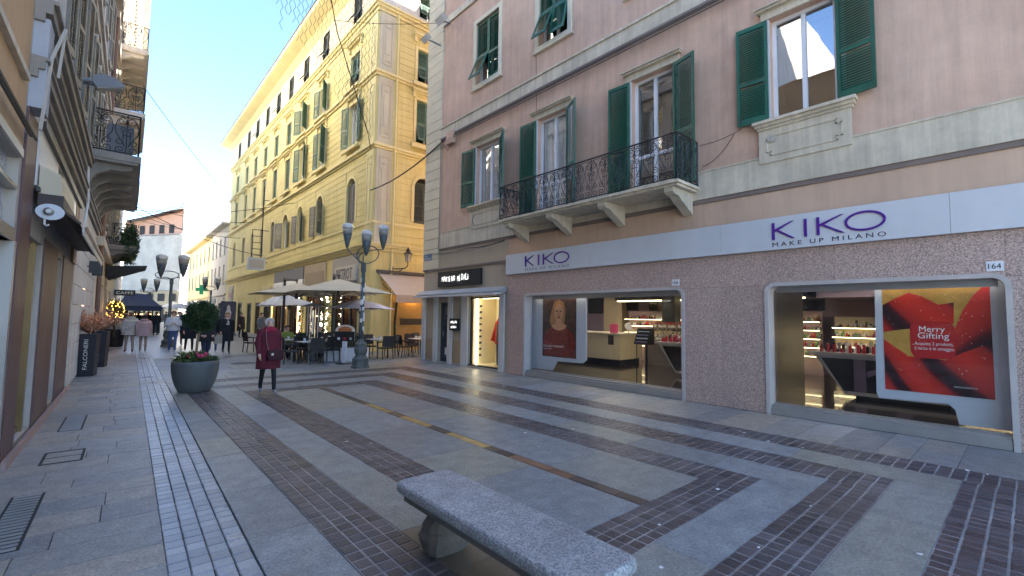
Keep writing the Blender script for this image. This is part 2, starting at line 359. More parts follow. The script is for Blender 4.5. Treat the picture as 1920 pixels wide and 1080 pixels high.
def band(x0, x1, y0, y1, n, along):                            # a band of n columns of setts
    out = []
    if along == 'y':
        w_ = (x1-x0)/n; k = max(1, round((y1-y0)/.125)); h = (y1-y0)/k
        for i in range(n):
            for j in range(k): out.append((x0+w_*(i+.5), y0+h*(j+.5), 0, w_, h))
    else:
        h = (y1-y0)/n; k = max(1, round((x1-x0)/.125)); w_ = (x1-x0)/k
        for i in range(n):
            for j in range(k): out.append((x0+w_*(j+.5), y0+h*(i+.5), 0, w_, h))
    return out
def sheet(x0, x1, y0, y1, z=-.0045): return [(x0, y0, z), (x1, y0, z), (x1, y1, z), (x0, y1, z)]
def ring(name, xi0, xo0, xi1, xo1, yi0, yo0, yi1, yo1, left=True):
    """sett band round a rectangle: inner/outer x on both sides, inner/outer y near and far"""
    mb = MB(); cells = []
    parts = [(xi1, xo1, yo0, yo1, 'y'), (xi0 if left else xo0, xi1, yo0, yi0, 'x'), (xi0 if left else xo0, xi1, yi1, yo1, 'x')]
    if left: parts.append((xo0, xi0, yo0, yo1, 'y'))
    for x0, x1, y0, y1, al in parts:
        mb.add(sheet(x0, x1, y0, y1), [(0, 1, 2, 3)]); cells += band(x0, x1, y0, y1, 4, al)
    o = struct(name, mb, MORT); setts(o, cells, SETT); return o
ring('paving_inner_ring', 2.78, 2.30, 4.85, 5.36, 2.42, 1.97, 10.95, 11.45)
ring('paving_middle_ring', 1.82, 1.34, 5.92, 6.48, 1.51, 1.03, 12.15, 12.65)
ring('paving_outer_ring', 1.15, 1.15, 7.03, 7.56, .55, .03, 13.3, 13.85, left=False)
def slab_poly(root, p, m, z=0, name='paving_slab'):            # p counter-clockwise
    cx = sum(q[0] for q in p)/len(p); cy = sum(q[1] for q in p)/len(p); n = len(p); mb = MB()
    def ins(t):
        r = []
        for x, y in p:
            dx, dy = cx-x, cy-y
            r.append((x+math.copysign(min(t, abs(dx)), dx), y+math.copysign(min(t, abs(dy)), dy)))
        return r
    z += rnd.uniform(-.0012, .0012)
    vs = [(x, y, z-.02) for x, y in ins(.003)]+[(x, y, z-.003) for x, y in ins(.003)]+[(x, y, z) for x, y in ins(.006)]
    fs = [list(range(2*n, 3*n))]+[(k*n+i, k*n+(i+1) % n, (k+1)*n+(i+1) % n, (k+1)*n+i) for k in (0, 1) for i in range(n)]
    return mb.add(vs, fs).build(name, m, root, fix=False)
def slabs_y(root, x0, x1, y0, y1, m, lo=.8, hi=1.5):           # a row of slabs along y
    y = y0
    while y < y1-.05:
        e = min(y1, y+rnd.uniform(lo, hi)); e = y1 if y1-e < lo*.5 else e
        slab_poly(root, [(x0, y), (x1, y), (x1, e), (x0, e)], m); y = e
def slabs_x(root, x0, x1, y0, y1, m, lo=.8, hi=1.5):
    x = x0
    while x < x1-.05:
        e = min(x1, x+rnd.uniform(lo, hi)); e = x1 if x1-e < lo*.5 else e
        slab_poly(root, [(x, y0), (e, y0), (e, y1), (x, y1)], m); x = e
plaza = struct('plaza_paving', MB().add(sheet(.3, 9.3, -4, 13.9, -.012), [(0, 1, 2, 3)]), JOINT)
slabs_y(plaza, 2.78, 3.74, 2.42, 10.95, SLAB); slabs_y(plaza, 3.89, 4.85, 2.42, 10.95, SLAB)
for x0, x1, y0, y1 in ((5.36, 5.92, 1.51, 12.15), (6.48, 7.03, .55, 13.3), (1.82, 2.30, 3.35, 12.15)): slabs_y(plaza, x0, x1, y0, y1, SLAB, .9, 1.8)
for x0, x1, y0, y1 in ((2.30, 5.36, 1.51, 1.97), (2.30, 5.36, 11.45, 12.15), (1.34, 6.48, .55, 1.03), (1.34, 6.48, 12.65, 13.3)): slabs_x(plaza, x0, x1, y0, y1, SLAB, .9, 1.8)
slabs_y(plaza, 1.82, 2.30, 1.51, 3.35, mat('tan_slab', (.215, .18, .135), .5, .25, 1.2, .22, 120, rn=.1, spk=.28, spks=70), .8, 1.1)
# one thin line of coloured slabs down the middle
stripe = struct('coloured_paving_line', MB().add(sheet(3.74, 3.89, 2.42, 10.95, -.008), [(0, 1, 2, 3)]), MORTD)
sb = mat('brown_slab', (.085, .06, .05), .4, .3, 4, .2, rn=.15); sy_ = mat('ochre_slab', (.42, .27, .09), .4, .3, 4, .2, rn=.15); so = mat('rust_slab', (.25, .13, .07), .4, .3, 4, .2, rn=.12)
ys = [10.95, 8.46, 7.52, 7.07, 6.21, 5.67, 4.76, 4.28, 3.31, 2.42]
for (b, a), m in zip(zip(ys, ys[1:]), (sb, sy_, sb, sy_, sb, sy_, sb, so, sb)):
    k = max(1, round((b-a)/.3))
    for i in range(k): slab_poly(stripe, [(3.745, a+(b-a)*i/k), (3.885, a+(b-a)*i/k), (3.885, a+(b-a)*(i+1)/k), (3.745, a+(b-a)*(i+1)/k)], m)
def lx(y, off): p = FL @ Vector((0, off, 0)); t = (y-p.y)/math.cos(LA); return p.x+t*math.sin(LA)   # x of the left-hand line at off
# wedge of slabs between the skewed sett strip and the plaza
y = -3.0
while y < 13.9:
    e = min(13.9, y+rnd.uniform(.9, 1.5)); slab_poly(plaza, [(lx(y, 1.75), y), (1.335, y), (1.335, e), (lx(e, 1.75), e)], SLAB); y = e
# slabs along the pink house
y = -3.5
while y < 16:
    e = y+rnd.choice((.36, .42, .48, .55, .7)); c = rnd.uniform(8.0, 8.6)
    if rnd.random() < .45: slab_poly(plaza, [(7.565, y), (9.13, y), (9.13, e), (7.565, e)], SLABL)
    else:
        slab_poly(plaza, [(7.565, y), (c, y), (c, e), (7.565, e)], SLABL); slab_poly(plaza, [(c, y), (9.13, y), (9.13, e), (c, e)], SLABL)
    y = e
for k in range(5): slabs_x(plaza, 1.34, 7.56, -.45-.5*k, .03-.5*k-(.0 if k == 0 else -.02), SLAB, .9, 1.6)
# left pavement: courses of slabs of random length across, in the skewed frame
def lslab(root, s0, s1, o0, o1, m): slab_poly(root, [(p.x, p.y) for p in (FL @ Vector(q) for q in ((s0, o0, 0), (s0, o1, 0), (s1, o1, 0), (s1, o0, 0)))], m)
pave = MB(FL); pave.add([(-11, -.4, -.012), (-11, 1.27, -.012), (50, 1.27, -.012), (50, -.4, -.012)], [(0, 1, 2, 3)])
pv = struct('left_pavement', pave, JOINT)
s = -7.5
while s < 16:
    e = s+rnd.choice((.3, .36, .36, .42)); o = -.02
    while o < 1.24:
        q = min(1.264, o+rnd.uniform(.3, .95)); q = 1.264 if 1.264-q < .18 else q
        lslab(pv, s, e, o, q, SLABL); o = q
    s = e
far = MB(FL).add([(16, -.02, -.001), (16, 1.255, -.001), (110, 1.255, -.001), (110, -.02, -.001)], [(0, 1, 2, 3)])
struct('far_left_pavement', far, mat('far_paving', (.28, .29, .30), .35, .2, .6, .2, 8, spk=.25, spks=8))
# strip of grey setts, four columns
st = struct('sett_strip', MB(FL).add([(-9, 1.262, -.008), (-9, 1.745, -.008), (60, 1.745, -.008), (60, 1.262, -.008)], [(0, 1, 2, 3)]), MORTD)
cells = []; s = -7.5
while s < 34:
    if not 6.05 < s < 6.75:
        for k in range(4):
            p = FL @ Vector((s+.06, 1.262+.1207*(k+.5), 0)); cells.append((p.x, p.y, -LA, .1275, .131))
    s += .125
setts(st, cells, SETTL)
for o in range(2): lslab(st, 6.08, 6.76, 1.263+.241*o, 1.263+.241*(o+1), SLABL)
# street beyond the plaza: big slabs in courses, then one sheet where they can no longer be told apart
street = struct('street', MB().add([(.3, 13.9, -.012), (24, 13.9, -.012), (24, 26, -.012), (.3, 26, -.012)], [(0, 1, 2, 3)]), JOINT)
y = 13.9
while y < 21:
    e = y+rnd.choice((.6, .75, .9)); x = lx(y, 1.75)
    while x < 9.1:
        q = min(9.12, x+rnd.uniform(.8, 1.6)); slab_poly(street, [(x, y), (q, y), (q, e), (x, e)], SLAB if rnd.random() < .75 else SLABL); x = q
    y = e
struct('far_street', MB().add([(lx(21, 1.75), y, -.001), (30, y, -.001), (30, 160, -.001), (lx(160, 1.75), 160, -.001)], [(0, 1, 2, 3)]), mat('far_paving2', (.26, .275, .285), .33, .2, .5, .2, 6, spk=.3, spks=5))
struct('lane_paving', MB().add([(9.12, 15.7, -.002), (30, 15.7, -.002), (30, y+.02, -.002), (9.12, y+.02, -.002)], [(0, 1, 2, 3)]), SLAB)
# litter of dry leaves and paper scraps
def flat_bit(x, y, r, m, name, label, cat, grp):
    mb = MB(); n = 6; a0 = rnd.uniform(0, 6)
    pts = [(x+r*rnd.uniform(.5, 1)*math.cos(a0+i*6.283/n), y+r*.7*rnd.uniform(.5, 1)*math.sin(a0+i*6.283/n), .003+rnd.uniform(0, .006)) for i in range(n)]
    lo = [(a, b, c-.0015) for a, b, c in pts]
    mb.add(pts+lo, [list(range(n)), list(range(n, 2*n))[::-1]]+[(i, (i+1) % n, n+(i+1) % n, n+i) for i in range(n)]); tag(mb.build(name, m), label, cat, grp)
paper = mat('paper', (.75, .75, .75), .8, .1)
for u, v in ((1520, 949), (1345, 918), (1423, 1027), (1505, 840), (1388, 809), (1440, 828), (1725, 1040), (1240, 1065), (1236, 985), (1075, 805), (1010, 838), (1852, 890), (1813, 882), (985, 812), (650, 828), (695, 832), (1395, 812), (1180, 780), (945, 723)):
    p = on_z(u, v); flat_bit(p.x, p.y, rnd.uniform(.018, .04), paper, 'paper_scrap', 'small white paper scrap lying on the plaza paving', 'litter', 'paper scraps on the paving')
# drains and covers
def iron_grate(s, o, w_, l, label):
    t = thing('drain_grate', label, 'drain', FL @ Vector((s, o, 0)), 'iron drain grates by the left-hand shop')
    MB(FL).box(s-l/2, s+l/2, o-w_/2, o+w_/2, .0005, .004).build('pit', MORTD, t); k = int(l/.075)
    for i in range(k): MB(FL).cham(s-l/2+.075*i+.01, s-l/2+.075*i+.05, o-w_/2+.02, o+w_/2-.02, .004, .012, .003).build('bar', ALU, t)
iron_grate(-2.2, .36, .22, 1.35, 'row of short steel bars of a floor drain beside the blue-grey doorway'); iron_grate(2.0, .42, .26, 1.2, 'row of short steel bars of a floor drain below the shop window')
c = thing('pavement_cover', 'rectangular pavement inspection cover with a dark frame', 'manhole', FL @ Vector((-.15, .47, 0)))
cf = MB(FL)
for a in ((-.45, -.41, .3, .66), (.1, .14, .3, .66), (-.17, -.145, .3, .66), (-.41, .1, .3, .325), (-.41, .1, .635, .66)): cf.box(*a, .0005, .004)
cf.build('frame', MORTD, c); MB(FL).box(-.405, .095, .33, .63, .0004, .0028).build('lid', SLABL, c)
p = on_z(457, 681); o = MB().lathe([(.4, 0), (.4, .004), (.39, .006)], 24, Matrix.Translation((p.x, p.y, .001))).build('manhole_cover', mat('cast_iron', (.05, .05, .055), .5, .3, 8, .4)); tag(o, 'round dark manhole cover set in the street slabs', 'manhole')

# ------------------------------------------------------------------ pink house
pink = thing('pink_building', 'pink stucco house with green shutters, balcony and two shops below', 'building', (PX, 5, 0))
PH = 23.2
wins = {'A': (11.05, 12.35, 5.45, 7.5), 'B': (8.19, 9.37, 4.52, 7.5), 'C': (5.05, 6.15, 4.52, 7.42), 'D': (2.03, 3.08, 5.45, 7.45),
        'E': (11.22, 12.48, 9.72, 11.95), 'F': (8.2, 9.36, 9.72, 11.98), 'G': (5.05, 6.15, 9.72, 11.95), 'H': (2.0, 3.1, 9.72, 11.95),
        'I': (-2.9, -1.85, 5.45, 7.45), 'J': (-2.9, -1.8, 9.72, 11.95), 'K': (11.22, 12.48, 14.2, 16.4), 'L': (8.2, 9.36, 14.2, 16.4), 'M': (5.05, 6.15, 14.2, 16.4)}
wall(FP, -7, 15.6, 4.1, PH, list(wins.values())).build('wall', PINK, pink)
wall(FP, -7, 10.6, 2.9, 4.1, [], d=.01).build('wall', PINKB, pink)
SH = [(10.98, 12.58, .08, 2.37), (13.86, 14.5, .03, 2.2)]
wall(FP, 10.6, 15.6, 0, 4.1, SH, .25, .012).build('shop_wall', mat('beige_stucco', (.44, .36, .27), .88, .08, 1, .1, streak=.06), pink)
shell(PX+.002, 24, -7, 15.6, 0, PH, 'w').build('back_walls', PINK, pink)
MB().box(PX-.7, 24.5, -7.4, 16.1, PH, PH+.35).build('eave', CREAM, pink)
# mouldings
def course(u0, u1, z0, z1, d, m, name='string_course', F=FP, b=None): return MB(F).box(u0, u1, .001, d, z0, z1).build(name, m, b or pink)
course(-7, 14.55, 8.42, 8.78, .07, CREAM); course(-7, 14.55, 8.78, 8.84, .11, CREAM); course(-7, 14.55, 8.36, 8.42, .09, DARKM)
course(-7, 14.55, 12.86, 13.12, .07, CREAM)
course(-7, 14.5, 4.2, 4.76, .06, CREAM); course(-7, 14.5, 4.76, 4.79, .075, CREAM); course(-7, 14.55, 4.115, 4.2, .035, DARKM)  # lowest dark strip paints the drip shadow under the cream band
course(10.62, 15.62, 3.40, 3.46, .07, DARKM, 'ledge')
qm = [MB(FP).cham(0, 1.06, 0, .055, 0, .362, .0).mesh('quoin', CREAMY)[0] for k in range(1)]
z = 3.47; i = 0
while z < PH-.4:
    mb = MB(FP); mb.box(14.58, 15.66, -.3, .05, z+.01, z+.375); mb.build('quoin', CREAMY, pink); z += .385
MB(FP).box(14.6, 15.63, -.28, .03, 3.46, PH-.01).build('quoin_joints', DARKM, pink)
# windows of the first floor
def lintel(u0, u1, z):
    MB(FP).box(u0-.14, u1+.14, .001, .05, z, z+.15).box(u0-.2, u1+.2, .001, .13, z+.15, z+.19).box(u0-.22, u1+.22, .001, .17, z+.192, z+.215).build('lintel', CREAM, pink)
    for a in (u0-.13, u1): MB(FP).box(a, a+.13, .001, .028, z-2.05, z-.002).build('jamb', mat('window_jamb', (.66, .66, .68), .7, .06), pink)
for k, cur in (('A', 1), ('B', 1), ('C', 0), ('D', 0), ('I', 0)):
    u0, u1, z0, z1 = wins[k]; casement(FP, pink, u0, u1, z0, z1, -.14, curtain=cur, transom=5.5 if k in 'BC' else None); lintel(u0, u1, z1)
    h = z1-z0-.06 if k not in 'BC' else z1-4.62
    zz = z0+.02 if k not in 'BC' else 4.58
    rang = {'A': 30, 'B': 28, 'C': 15, 'D': 9, 'I': 9}[k]
    shutter(FP, pink, u1+.02, .055, zz, (u1-u0)/2+.03, h, 4, 1, GREEN); shutter(FP, pink, u0-.02, .05, zz, (u1-u0)/2+.02, h, rang, -1, GREEN)
    for a in (u0-.5, u1+.5): MB(FP).tube([(a, 0, z0+.1), (a, .12, z0+.1), (a, .14, z0+.06), (a, .14, z0+.2)], .012, 5).build('shutter_hook', IRON, pink)
for k in 'ADI':
    u0, u1, z0, z1 = wins[k]
    MB(FP).box(u0-.28, u1+.28, .001, .2, 5.385, 5.44).box(u0-.25, u1+.25, .001, .15, 5.33, 5.385).box(u0-.22, u1+.22, .001, .11, 5.28, 5.33).build('sill', CREAM, pink)
    ap = MB(FP).box(u0-.2, u1+.2, .061, .085, 4.65, 5.28).build('apron', CREAM, pink)
    m_ = MB(FP); a, b, c, e = u0-.06, u1+.06, 4.78, 5.14; q = .07
    P = [(a+q, c), (b-q, c), (b-q, c+q), (b, c+q), (b, e-q), (b-q, e-q), (b-q, e), (a+q, e), (a+q, e-q), (a, e-q), (a, c+q), (a+q, c+q)]
    for (x0, y0), (x1, y1) in zip(P, P[1:]+P[:1]): m_.box(min(x0, x1)-.011, max(x0, x1)+.011, .086, .1, min(y0, y1)-.011, max(y0, y1)+.011)
    m_.build('moulding', CREAM, ap)
    if k == 'D': MB().lathe([(.075, 0), (.075, .01), (.05, .016), (.035, .012), (.02, .02), (.001, .02)], 14, FP @ Matrix.Translation((u1-.02, .1, 5.09)) @ Matrix.Rotation(R(-90), 4, 'X')).build('rosette', GREYP, ap)
# upper floors: closed shutters with pushed-out flaps
for k in 'EFGHJKLM':
    u0, u1, z0, z1 = wins[k]; c = (u0+u1)/2
    casement(FP, pink, u0, u1, z0, z1, -.2)
    t_ = MB(FP)
    for a in ((u0-.14, u0, z0-.16, z1+.14), (u1, u1+.14, z0-.16, z1+.14), (u0, u1, z1, z1+.14), (u0, u1, z0-.16, z0)): t_.box(a[0], a[1], .001, .045, a[2], a[3])
    t_.box(u0-.2, u1+.2, .001, .09, z0-.2, z0-.161); t_.build('surround', mat('surround_plaster', (.66, .60, .46), .85, .08, 1.3, .1), pink)
    hh = z1-z0; lo = .42*hh
    for j, (a, b) in enumerate(((u0+.02, c-.005), (c+.005, u1-.02))):
        opened = (k == 'E' and j == 1) or k in 'FHL' or (k == 'G' and j == 0)
        if opened:
            shutter(FP, pink, a, -.07, z0+lo, b-a, hh-lo-.02, 0, 1, GREEN, mid=None); flap(FP, pink, a, b, -.02, z0+.02, z0+lo, .38 if j else .2, GREEN)
        else: shutter(FP, pink, a, -.07, z0+.02, b-a, hh-.04, 0, 1, GREEN)
# balcony
B0, B1, BD, BZ = 4.5, 9.95, .92, 4.47
bal = MB(FP).box(B0-.03, B1+.03, .061, BD+.03, 4.41, BZ).box(B0+.02, B1-.02, .061, BD-.03, 4.36, 4.41).build('balcony_slab', CREAM, pink)
cp = [(.061, 4.36), (.86, 4.36), (.86, 4.27), (.78, 4.22), (.70, 4.225), (.62, 4.2), (.5, 4.12), (.36, 4.06), (.2, 3.98), (.061, 3.9)]
for u in (4.72, 6.4, 8.06, 9.72): MB(FP).prism([(p, q) for p, q in cp], u-.1, u+.1, 'x').build('corbel', CREAM, pink)
def spiral(cu, cz, r0, turns, a0, sg, n=16):
    return [(cu+r0*(1-.8*i/n)*math.cos(a0+sg*turns*2*math.pi*i/n), cz+r0*(1-.8*i/n)*math.sin(a0+sg*turns*2*math.pi*i/n)) for i in range(n+1)]
def scroll_motif(w_=.4, h=.93):
    """ironwork panel in the (u, z) plane, centred on u=0"""
    L_ = []
    for s_ in (-1, 1):
        L_.append([(s_*u, z) for u, z in spiral(.095, .1, .085, 1.35, R(250), 1)])
        L_.append([(s_*u, z) for u, z in spiral(.10, .27, .07, 1.3, R(100), -1)])
        L_.append([(s_*.03, .18), (s_*.06, .3), (s_*.1, .34)])
        L_.append([(s_*.1, .34), (s_*.17, .48), (s_*.185, .62), (s_*.15, .78), (s_*.09, .86)])
        L_.append([(s_*u, z) for u, z in spiral(.085, .76, .09, 1.4, R(80), 1)])
        L_.append([(s_*u, z) for u, z in spiral(.07, .58, .06, 1.3, R(-60), -1)])
        L_.append([(s_*.055, .34), (s_*.055, .52)])
        L_.append([(s_*.1, .9), (s_*.04, .84), (0, .88)])
    L_.append([(0, .04), (0, .92)]); L_.append([(-.07, .44), (.07, .44)]); L_.append([(-.03, .68), (0, .74), (.03, .68), (0, .62), (-.03, .68)])
    return L_
SCRM = {}
def railing(F, bld, segs, z, h=.95, step=.4, name='railing'):
    """segs: list of ((u0,d0),(u1,d1)) runs of ironwork"""
    rl = MB(F)
    for (a, b), (c, e) in segs:
        for zz, r in ((z+h, .02), (z+.04, .012), (z+h-.05, .008)): rl.tube([(a, b, zz), (c, e, zz)], r, 4)
        L_ = math.hypot(c-a, e-b)
        rl.tube([(a, b, z), (a, b, z+h)], .018, 4); rl.tube([(c, e, z), (c, e, z+h)], .018, 4)
        if L_ > 2.5: rl.tube([((a+c)/2, (b+e)/2, z), ((a+c)/2, (b+e)/2, z+h)], .014, 4)
    r = rl.build(name, IRON, bld)
    if 'm' not in SCRM:
        mb = MB()
        for l in scroll_motif(): mb.tube([(u, 0, q) for u, q in l], .0085, 4)
        SCRM['m'] = mb.mesh('scroll_panel', IRON, origin=Vector((0, 0, 0)))[0]
    for (a, b), (c, e) in segs:
        L_ = math.hypot(c-a, e-b); n = max(1, round(L_/step))
        for i in range(n):
            t = (i+.5)/n; P = F @ Vector((a+(c-a)*t, b+(e-b)*t, z+.01)); D = F.to_3x3() @ Vector((c-a, e-b, 0))
            put('scroll_panel', SCRM['m'], P, r, (0, 0, math.atan2(D.y, D.x)), (L_/n/.4, 1, (h-.02)/.93))
    return r
railing(FP, pink, [((B0, BD), (B1, BD)), ((B0, .07), (B0, BD)), ((B1, .07), (B1, BD))], BZ)
# cable bundle under the string course, along the band and loose cables
def cable(F, pts, r=.012, b=pink, m=BLACK, name='cable', sag=0, n=14):
    out = []
    for (p, q) in zip(pts, pts[1:]):
        for i in range(n):
            t = i/n; out.append(tuple(p[k]+(q[k]-p[k])*t-(sag*4*t*(1-t) if k == 2 else 0) for k in range(3)))
    out.append(pts[-1]); return MB(F).tube(out, r, 5).build(name, m, b)
GREYC = mat('grey_cable', (.12, .11, .1), .7, .2)
for k in range(3): cable(FP, [(-7, .11+.02*k, 8.33-.03*k), (14.4, .11+.02*k, 8.30-.03*k-.05*(k == 2))], .014, m=GREYC, sag=.02*k)
cable(FP, [(10.7, .1, 4.08), (12.6, .1, 4.03), (14.9, .1, 4.05)], .014, sag=.05); cable(FP, [(10.7, .12, 4.05), (14.9, .12, 4.0)], .01, m=GREYC, sag=.09)
cable(FP, [(4.45, .08, 5.35), (3.6, .05, 5.46)], .006, sag=.05); cable(FP, [(4.4, .04, 4.9), (3.75, .04, 5.4)], .006, sag=.12)
cable(FP, [(9.45, .03, 9.5), (9.4, .03, 7.75)], .007); cable(FP, [(14.52, .08, 8.3), (14.5, .08, 4.2)], .012, m=GREYC)
bx = MB(FP).cham(13.62, 14.05, .01, .16, 8.02, 8.5, .02).build('junction_box', PINK, pink)
cable(FP, [(13.85, .1, 8.02), (14.0, .1, 7.8), (14.3, .1, 8.1), (14.4, .1, 8.3)], .01, m=GREYC)
def flood(u, d, z, sc, label):
    t = thing('floodlight', label, 'lamp', FP @ Vector((u, 0, z)), 'wall floodlights at the corner of the pink house')
    h = MB(FP); M = Matrix.Translation((u, d, z)) @ Matrix.Rotation(R(35), 4, 'X')
    h.box(-.22*sc, .22*sc, -.1, .12, -.12*sc, .12*sc, M); h.build('housing', GREYP, t); MB(FP).box(-.19*sc, .19*sc, -.09, .1, -.14*sc, -.121*sc, M).build('lens', WHITE, t)
    MB(FP).tube([(u, .05, z), (u, d, z)], .025, 6).build('bracket', STEEL, t)
flood(14.1, .45, 12.75, 1.0, 'grey floodlight on the corner of the pink house, nearer the wall'); flood(14.75, .7, 12.2, .8, 'smaller grey floodlight at the outer edge of the pink house corner')
sp = thing('street_name_plate', 'small blue-grey street name plate on the cream corner stones', 'sign', FP @ Vector((15.3, .05, 3.96)))
MB(FP).box(15.02, 15.56, .052, .066, 3.83, 4.08).build('plate', mat('slate_blue', (.12, .16, .22), .5), sp); text('lettering', 'VIA', .08, tmat(FP, 15.45, .067, 3.97, True), WHITE, sp, .001); text('lettering', 'MATTEOTTI', .07, tmat(FP, 15.5, .067, 3.87, True), WHITE, sp, .001, width=.42)

# ------------------------------------------------------------------ cosmetics shop: cladding, windows, fascia
K1 = (4.87, 9.77, .02, 2.35); K2 = (.18, 3.2, .02, 2.35)
clad = []
us = [10.58, 9.77, 8.6, 7.35, 6.1, 4.87, 4.05, 3.2, 2.15, 1.1, .18, -.9, -2.1, -3.3, -4.5, -5.7]
for b, a in zip(us, us[1:]):
    for z0, z1 in ((0, 2.35), (2.35, 2.985)):
        hole = any(h[0]-.01 <= a and b <= h[1]+.01 for h in (K1, K2)) and z1 < 2.4
        if not hole: MB(FP).box(a+.0015, b-.0015, .012, .055, z0+.003, z1-.0015).build('cladding_panel', GRAN, pink)
FRM = mat('pale_marble', (.50, .455, .43), .4, .1, 4, .05, rn=.08); SILLM = mat('sill_metal', (.42, .40, .38), .35, .1, 2, .05, metal=.5)
def rrect(u0, u1, z0, z1, r, n=6, bottom=False):
    P = []
    for cx, cz, a in ((u1-r, z1-r, 0), (u0+r, z1-r, 90)):
        for i in range(n+1): q = R(a+90*i/n); P.append((cx+r*math.cos(q), cz+r*math.sin(q)))
    return [(u1, z0)]+P+[(u0, z0)]
def shop_window(h, label_mull):
    u0, u1, z0, z1 = h; o = rrect(u0-.045, u1+.045, .0, z1+.045, .18); i = rrect(u0+.02, u1-.02, .0, z1-.02, .13)
    mb = MB(FP); n = len(o)
    for k in range(n-1):
        q = [o[k], o[k+1], i[k+1], i[k]]; mb.add([(p[0], .085, p[1]) for p in q]+[(p[0], -.2, p[1]) for p in q], [(0, 1, 2, 3), (7, 6, 5, 4), (0, 1, 5, 4), (2, 3, 7, 6)]+([(0, 3, 7, 4)] if k == 0 else [])+([(1, 2, 6, 5)] if k == n-2 else []))
    f = mb.build('shop_window_frame', FRM, pink)
    MB(FP).box(u0+.03, u1-.03, -.2, .06, .004, .13).box(u0+.03, u1-.03, -.2, .02, .131, .175).build('sill', SILLM, f)
    MB(FP).box(u0+.03, u1-.03, -.16, -.1, .176, .2).build('track', ALU, f)
    ms = [u0+.03]+label_mull+[u1-.03]
    for a, b in zip(ms, ms[1:]): MB(FP).box(a+.004, b-.004, -.13, -.122, .2, z1-.03).build('pane', SHOPG, f)
    return f
shop_window(K1, [6.62]); shop_window(K2, [])
fas = thing('shop_fascia_sign', 'long pale grey fascia sign with purple lettering over two shop windows', 'sign', FP @ Vector((3, .06, 2.99)))
SILV = mat('silver_fascia', (.58, .595, .62), .4, .06, .4, .03, med=.03, meds=1.5)
ue = [10.56, 7.3, 4.0, .7, -2.6, -5.9]
for b, a in zip(ue, ue[1:]): MB(FP).box(a+.002, b-.002, .056, .15, 2.99, 3.585).build('panel', SILV, fas)
PURPL = mat('purple_letters', (.085, .012, .25), .4, .1)
def bar(mb, p, q, w_, d0, d1):
    p = Vector(p); q = Vector(q); d = (q-p).normalized(); n = Vector((-d.y, d.x))*w_/2
    mb.prism([tuple(p+n), tuple(p-n), tuple(q-n), tuple(q+n)], d0, d1, 'y')
def kiko(uL, uR, zb, zt, sub):
    W = uL-uR; h = zt-zb; t = h*.14
    def K(u, w_):
        m = MB(FP); m.box(u-t, u, .151, .17, zb, zt)
        m.prism([(u-t, zb+h*.45), (u-t, zb+h*.6), (u-w_+t*.2, zt), (u-w_-t*.9+t*.2+.0, zt)], .151, .1695, 'y')
        m.prism([(u-t*1.9, zb+h*.62), (u-t*1.2-.02, zb+h*.5), (u-w_+t*.3, zb), (u-w_-t*1.0, zb)], .151, .169, 'y'); m.build('letter_k', PURPL, fas)
    K(uL, W*.2); MB(FP).box(uL-W*.315-t, uL-W*.315, .151, .17, zb, zt).build('letter_i', PURPL, fas); K(uL-W*.43, W*.22)
    c = uL-W*.84; rx = W*.165; m = MB(FP); n = 30
    for i in range(n):
        a, b = 2*math.pi*i/n, 2*math.pi*(i+1)/n; f = lambda q, k: (c+(rx-k)*math.cos(q), (zb+zt)/2+(h/2+.008-k)*math.sin(q))
        m.prism([f(a, 0), f(b, 0), f(b, t*.8), f(a, t*.8)], .151, .17, 'y')
    m.build('letter_o', PURPL, fas)
    text('lettering', 'MAKE UP MILANO', .1, tmat(FP, uL, .152, zb-.125, True), sub, fas, .003, 1.5, width=W, height=.075)
kiko(9.68, 7.99, 3.17, 3.475, mat('grey_letters', (.2, .2, .22), .5)); kiko(3.06, 1.43, 3.17, 3.48, mat('dark_letters', (.03, .025, .06), .5))
for u, t_, d in ((5.02, '166', 'over the shop window with the portrait poster'), (.285, '164', 'over the shop window with the red poster')):
    pl = thing('house_number_plate', 'small pale house number plate %s reading %s' % (d, t_), 'sign', FP @ Vector((u, .06, 2.43)))
    w_ = .085; MB(FP).box(u-w_, u+w_, .056, .068, 2.425, 2.56).build('plate', WHITE, pl); text('digits', t_, .1, tmat(FP, u+.065, .069, 2.455, True), BLACK, pl, .001, width=.125, height=.075)

# ------------------------------------------------------------------ inside the cosmetics shop
LILAC = mat('lilac_wall', (.36, .27, .33), .7, .06); BEIGE = mat('beige_panel', (.58, .49, .32), .6, .08)
RX0, RX1, RY0, RY1, RZ = PX+.21, 16.2, -1.2, 10.3, 2.75
room = thing('shop_interior', 'lit lilac and beige sales room behind the shop windows', 'room', (12, 5, 0))
FLOORM = mat('polished_floor', (.04, .03, .027), .14, .3, 1, 0, coat=.4); CEIL = mat('brown_ceiling', (.07, .055, .05), .5, .15)
def quad(p, m, name): MB().add(p, [(0, 1, 2, 3)]).build(name, m, room)
for (a, b, c, e) in ((RX0, RX1, RY0, RY1), (10.6, RX1, RY1, 13.2)):
    quad([(a, c, .12), (b, c, .12), (b, e, .12), (a, e, .12)], FLOORM, 'floor'); quad([(a, c, RZ), (b, c, RZ), (b, e, RZ), (a, e, RZ)], CEIL, 'ceiling')
def vw(x0, y0, x1, y1, m=LILAC, z0=.12, z1=RZ, name='wall'): quad([(x0, y0, z0), (x1, y1, z0), (x1, y1, z1), (x0, y0, z1)], m, name)
vw(RX1, RY0, RX1, 13.2); vw(RX0, RY0, RX1, RY0); vw(10.6, 13.2, RX1, 13.2); vw(10.6, RY1, 10.6, 13.2); vw(RX0, RY1, 10.6, RY1)
for a, b in ((-1.2, .15), (3.23, 4.84), (9.8, 10.3)): vw(RX0+.002, a, RX0+.002, b)
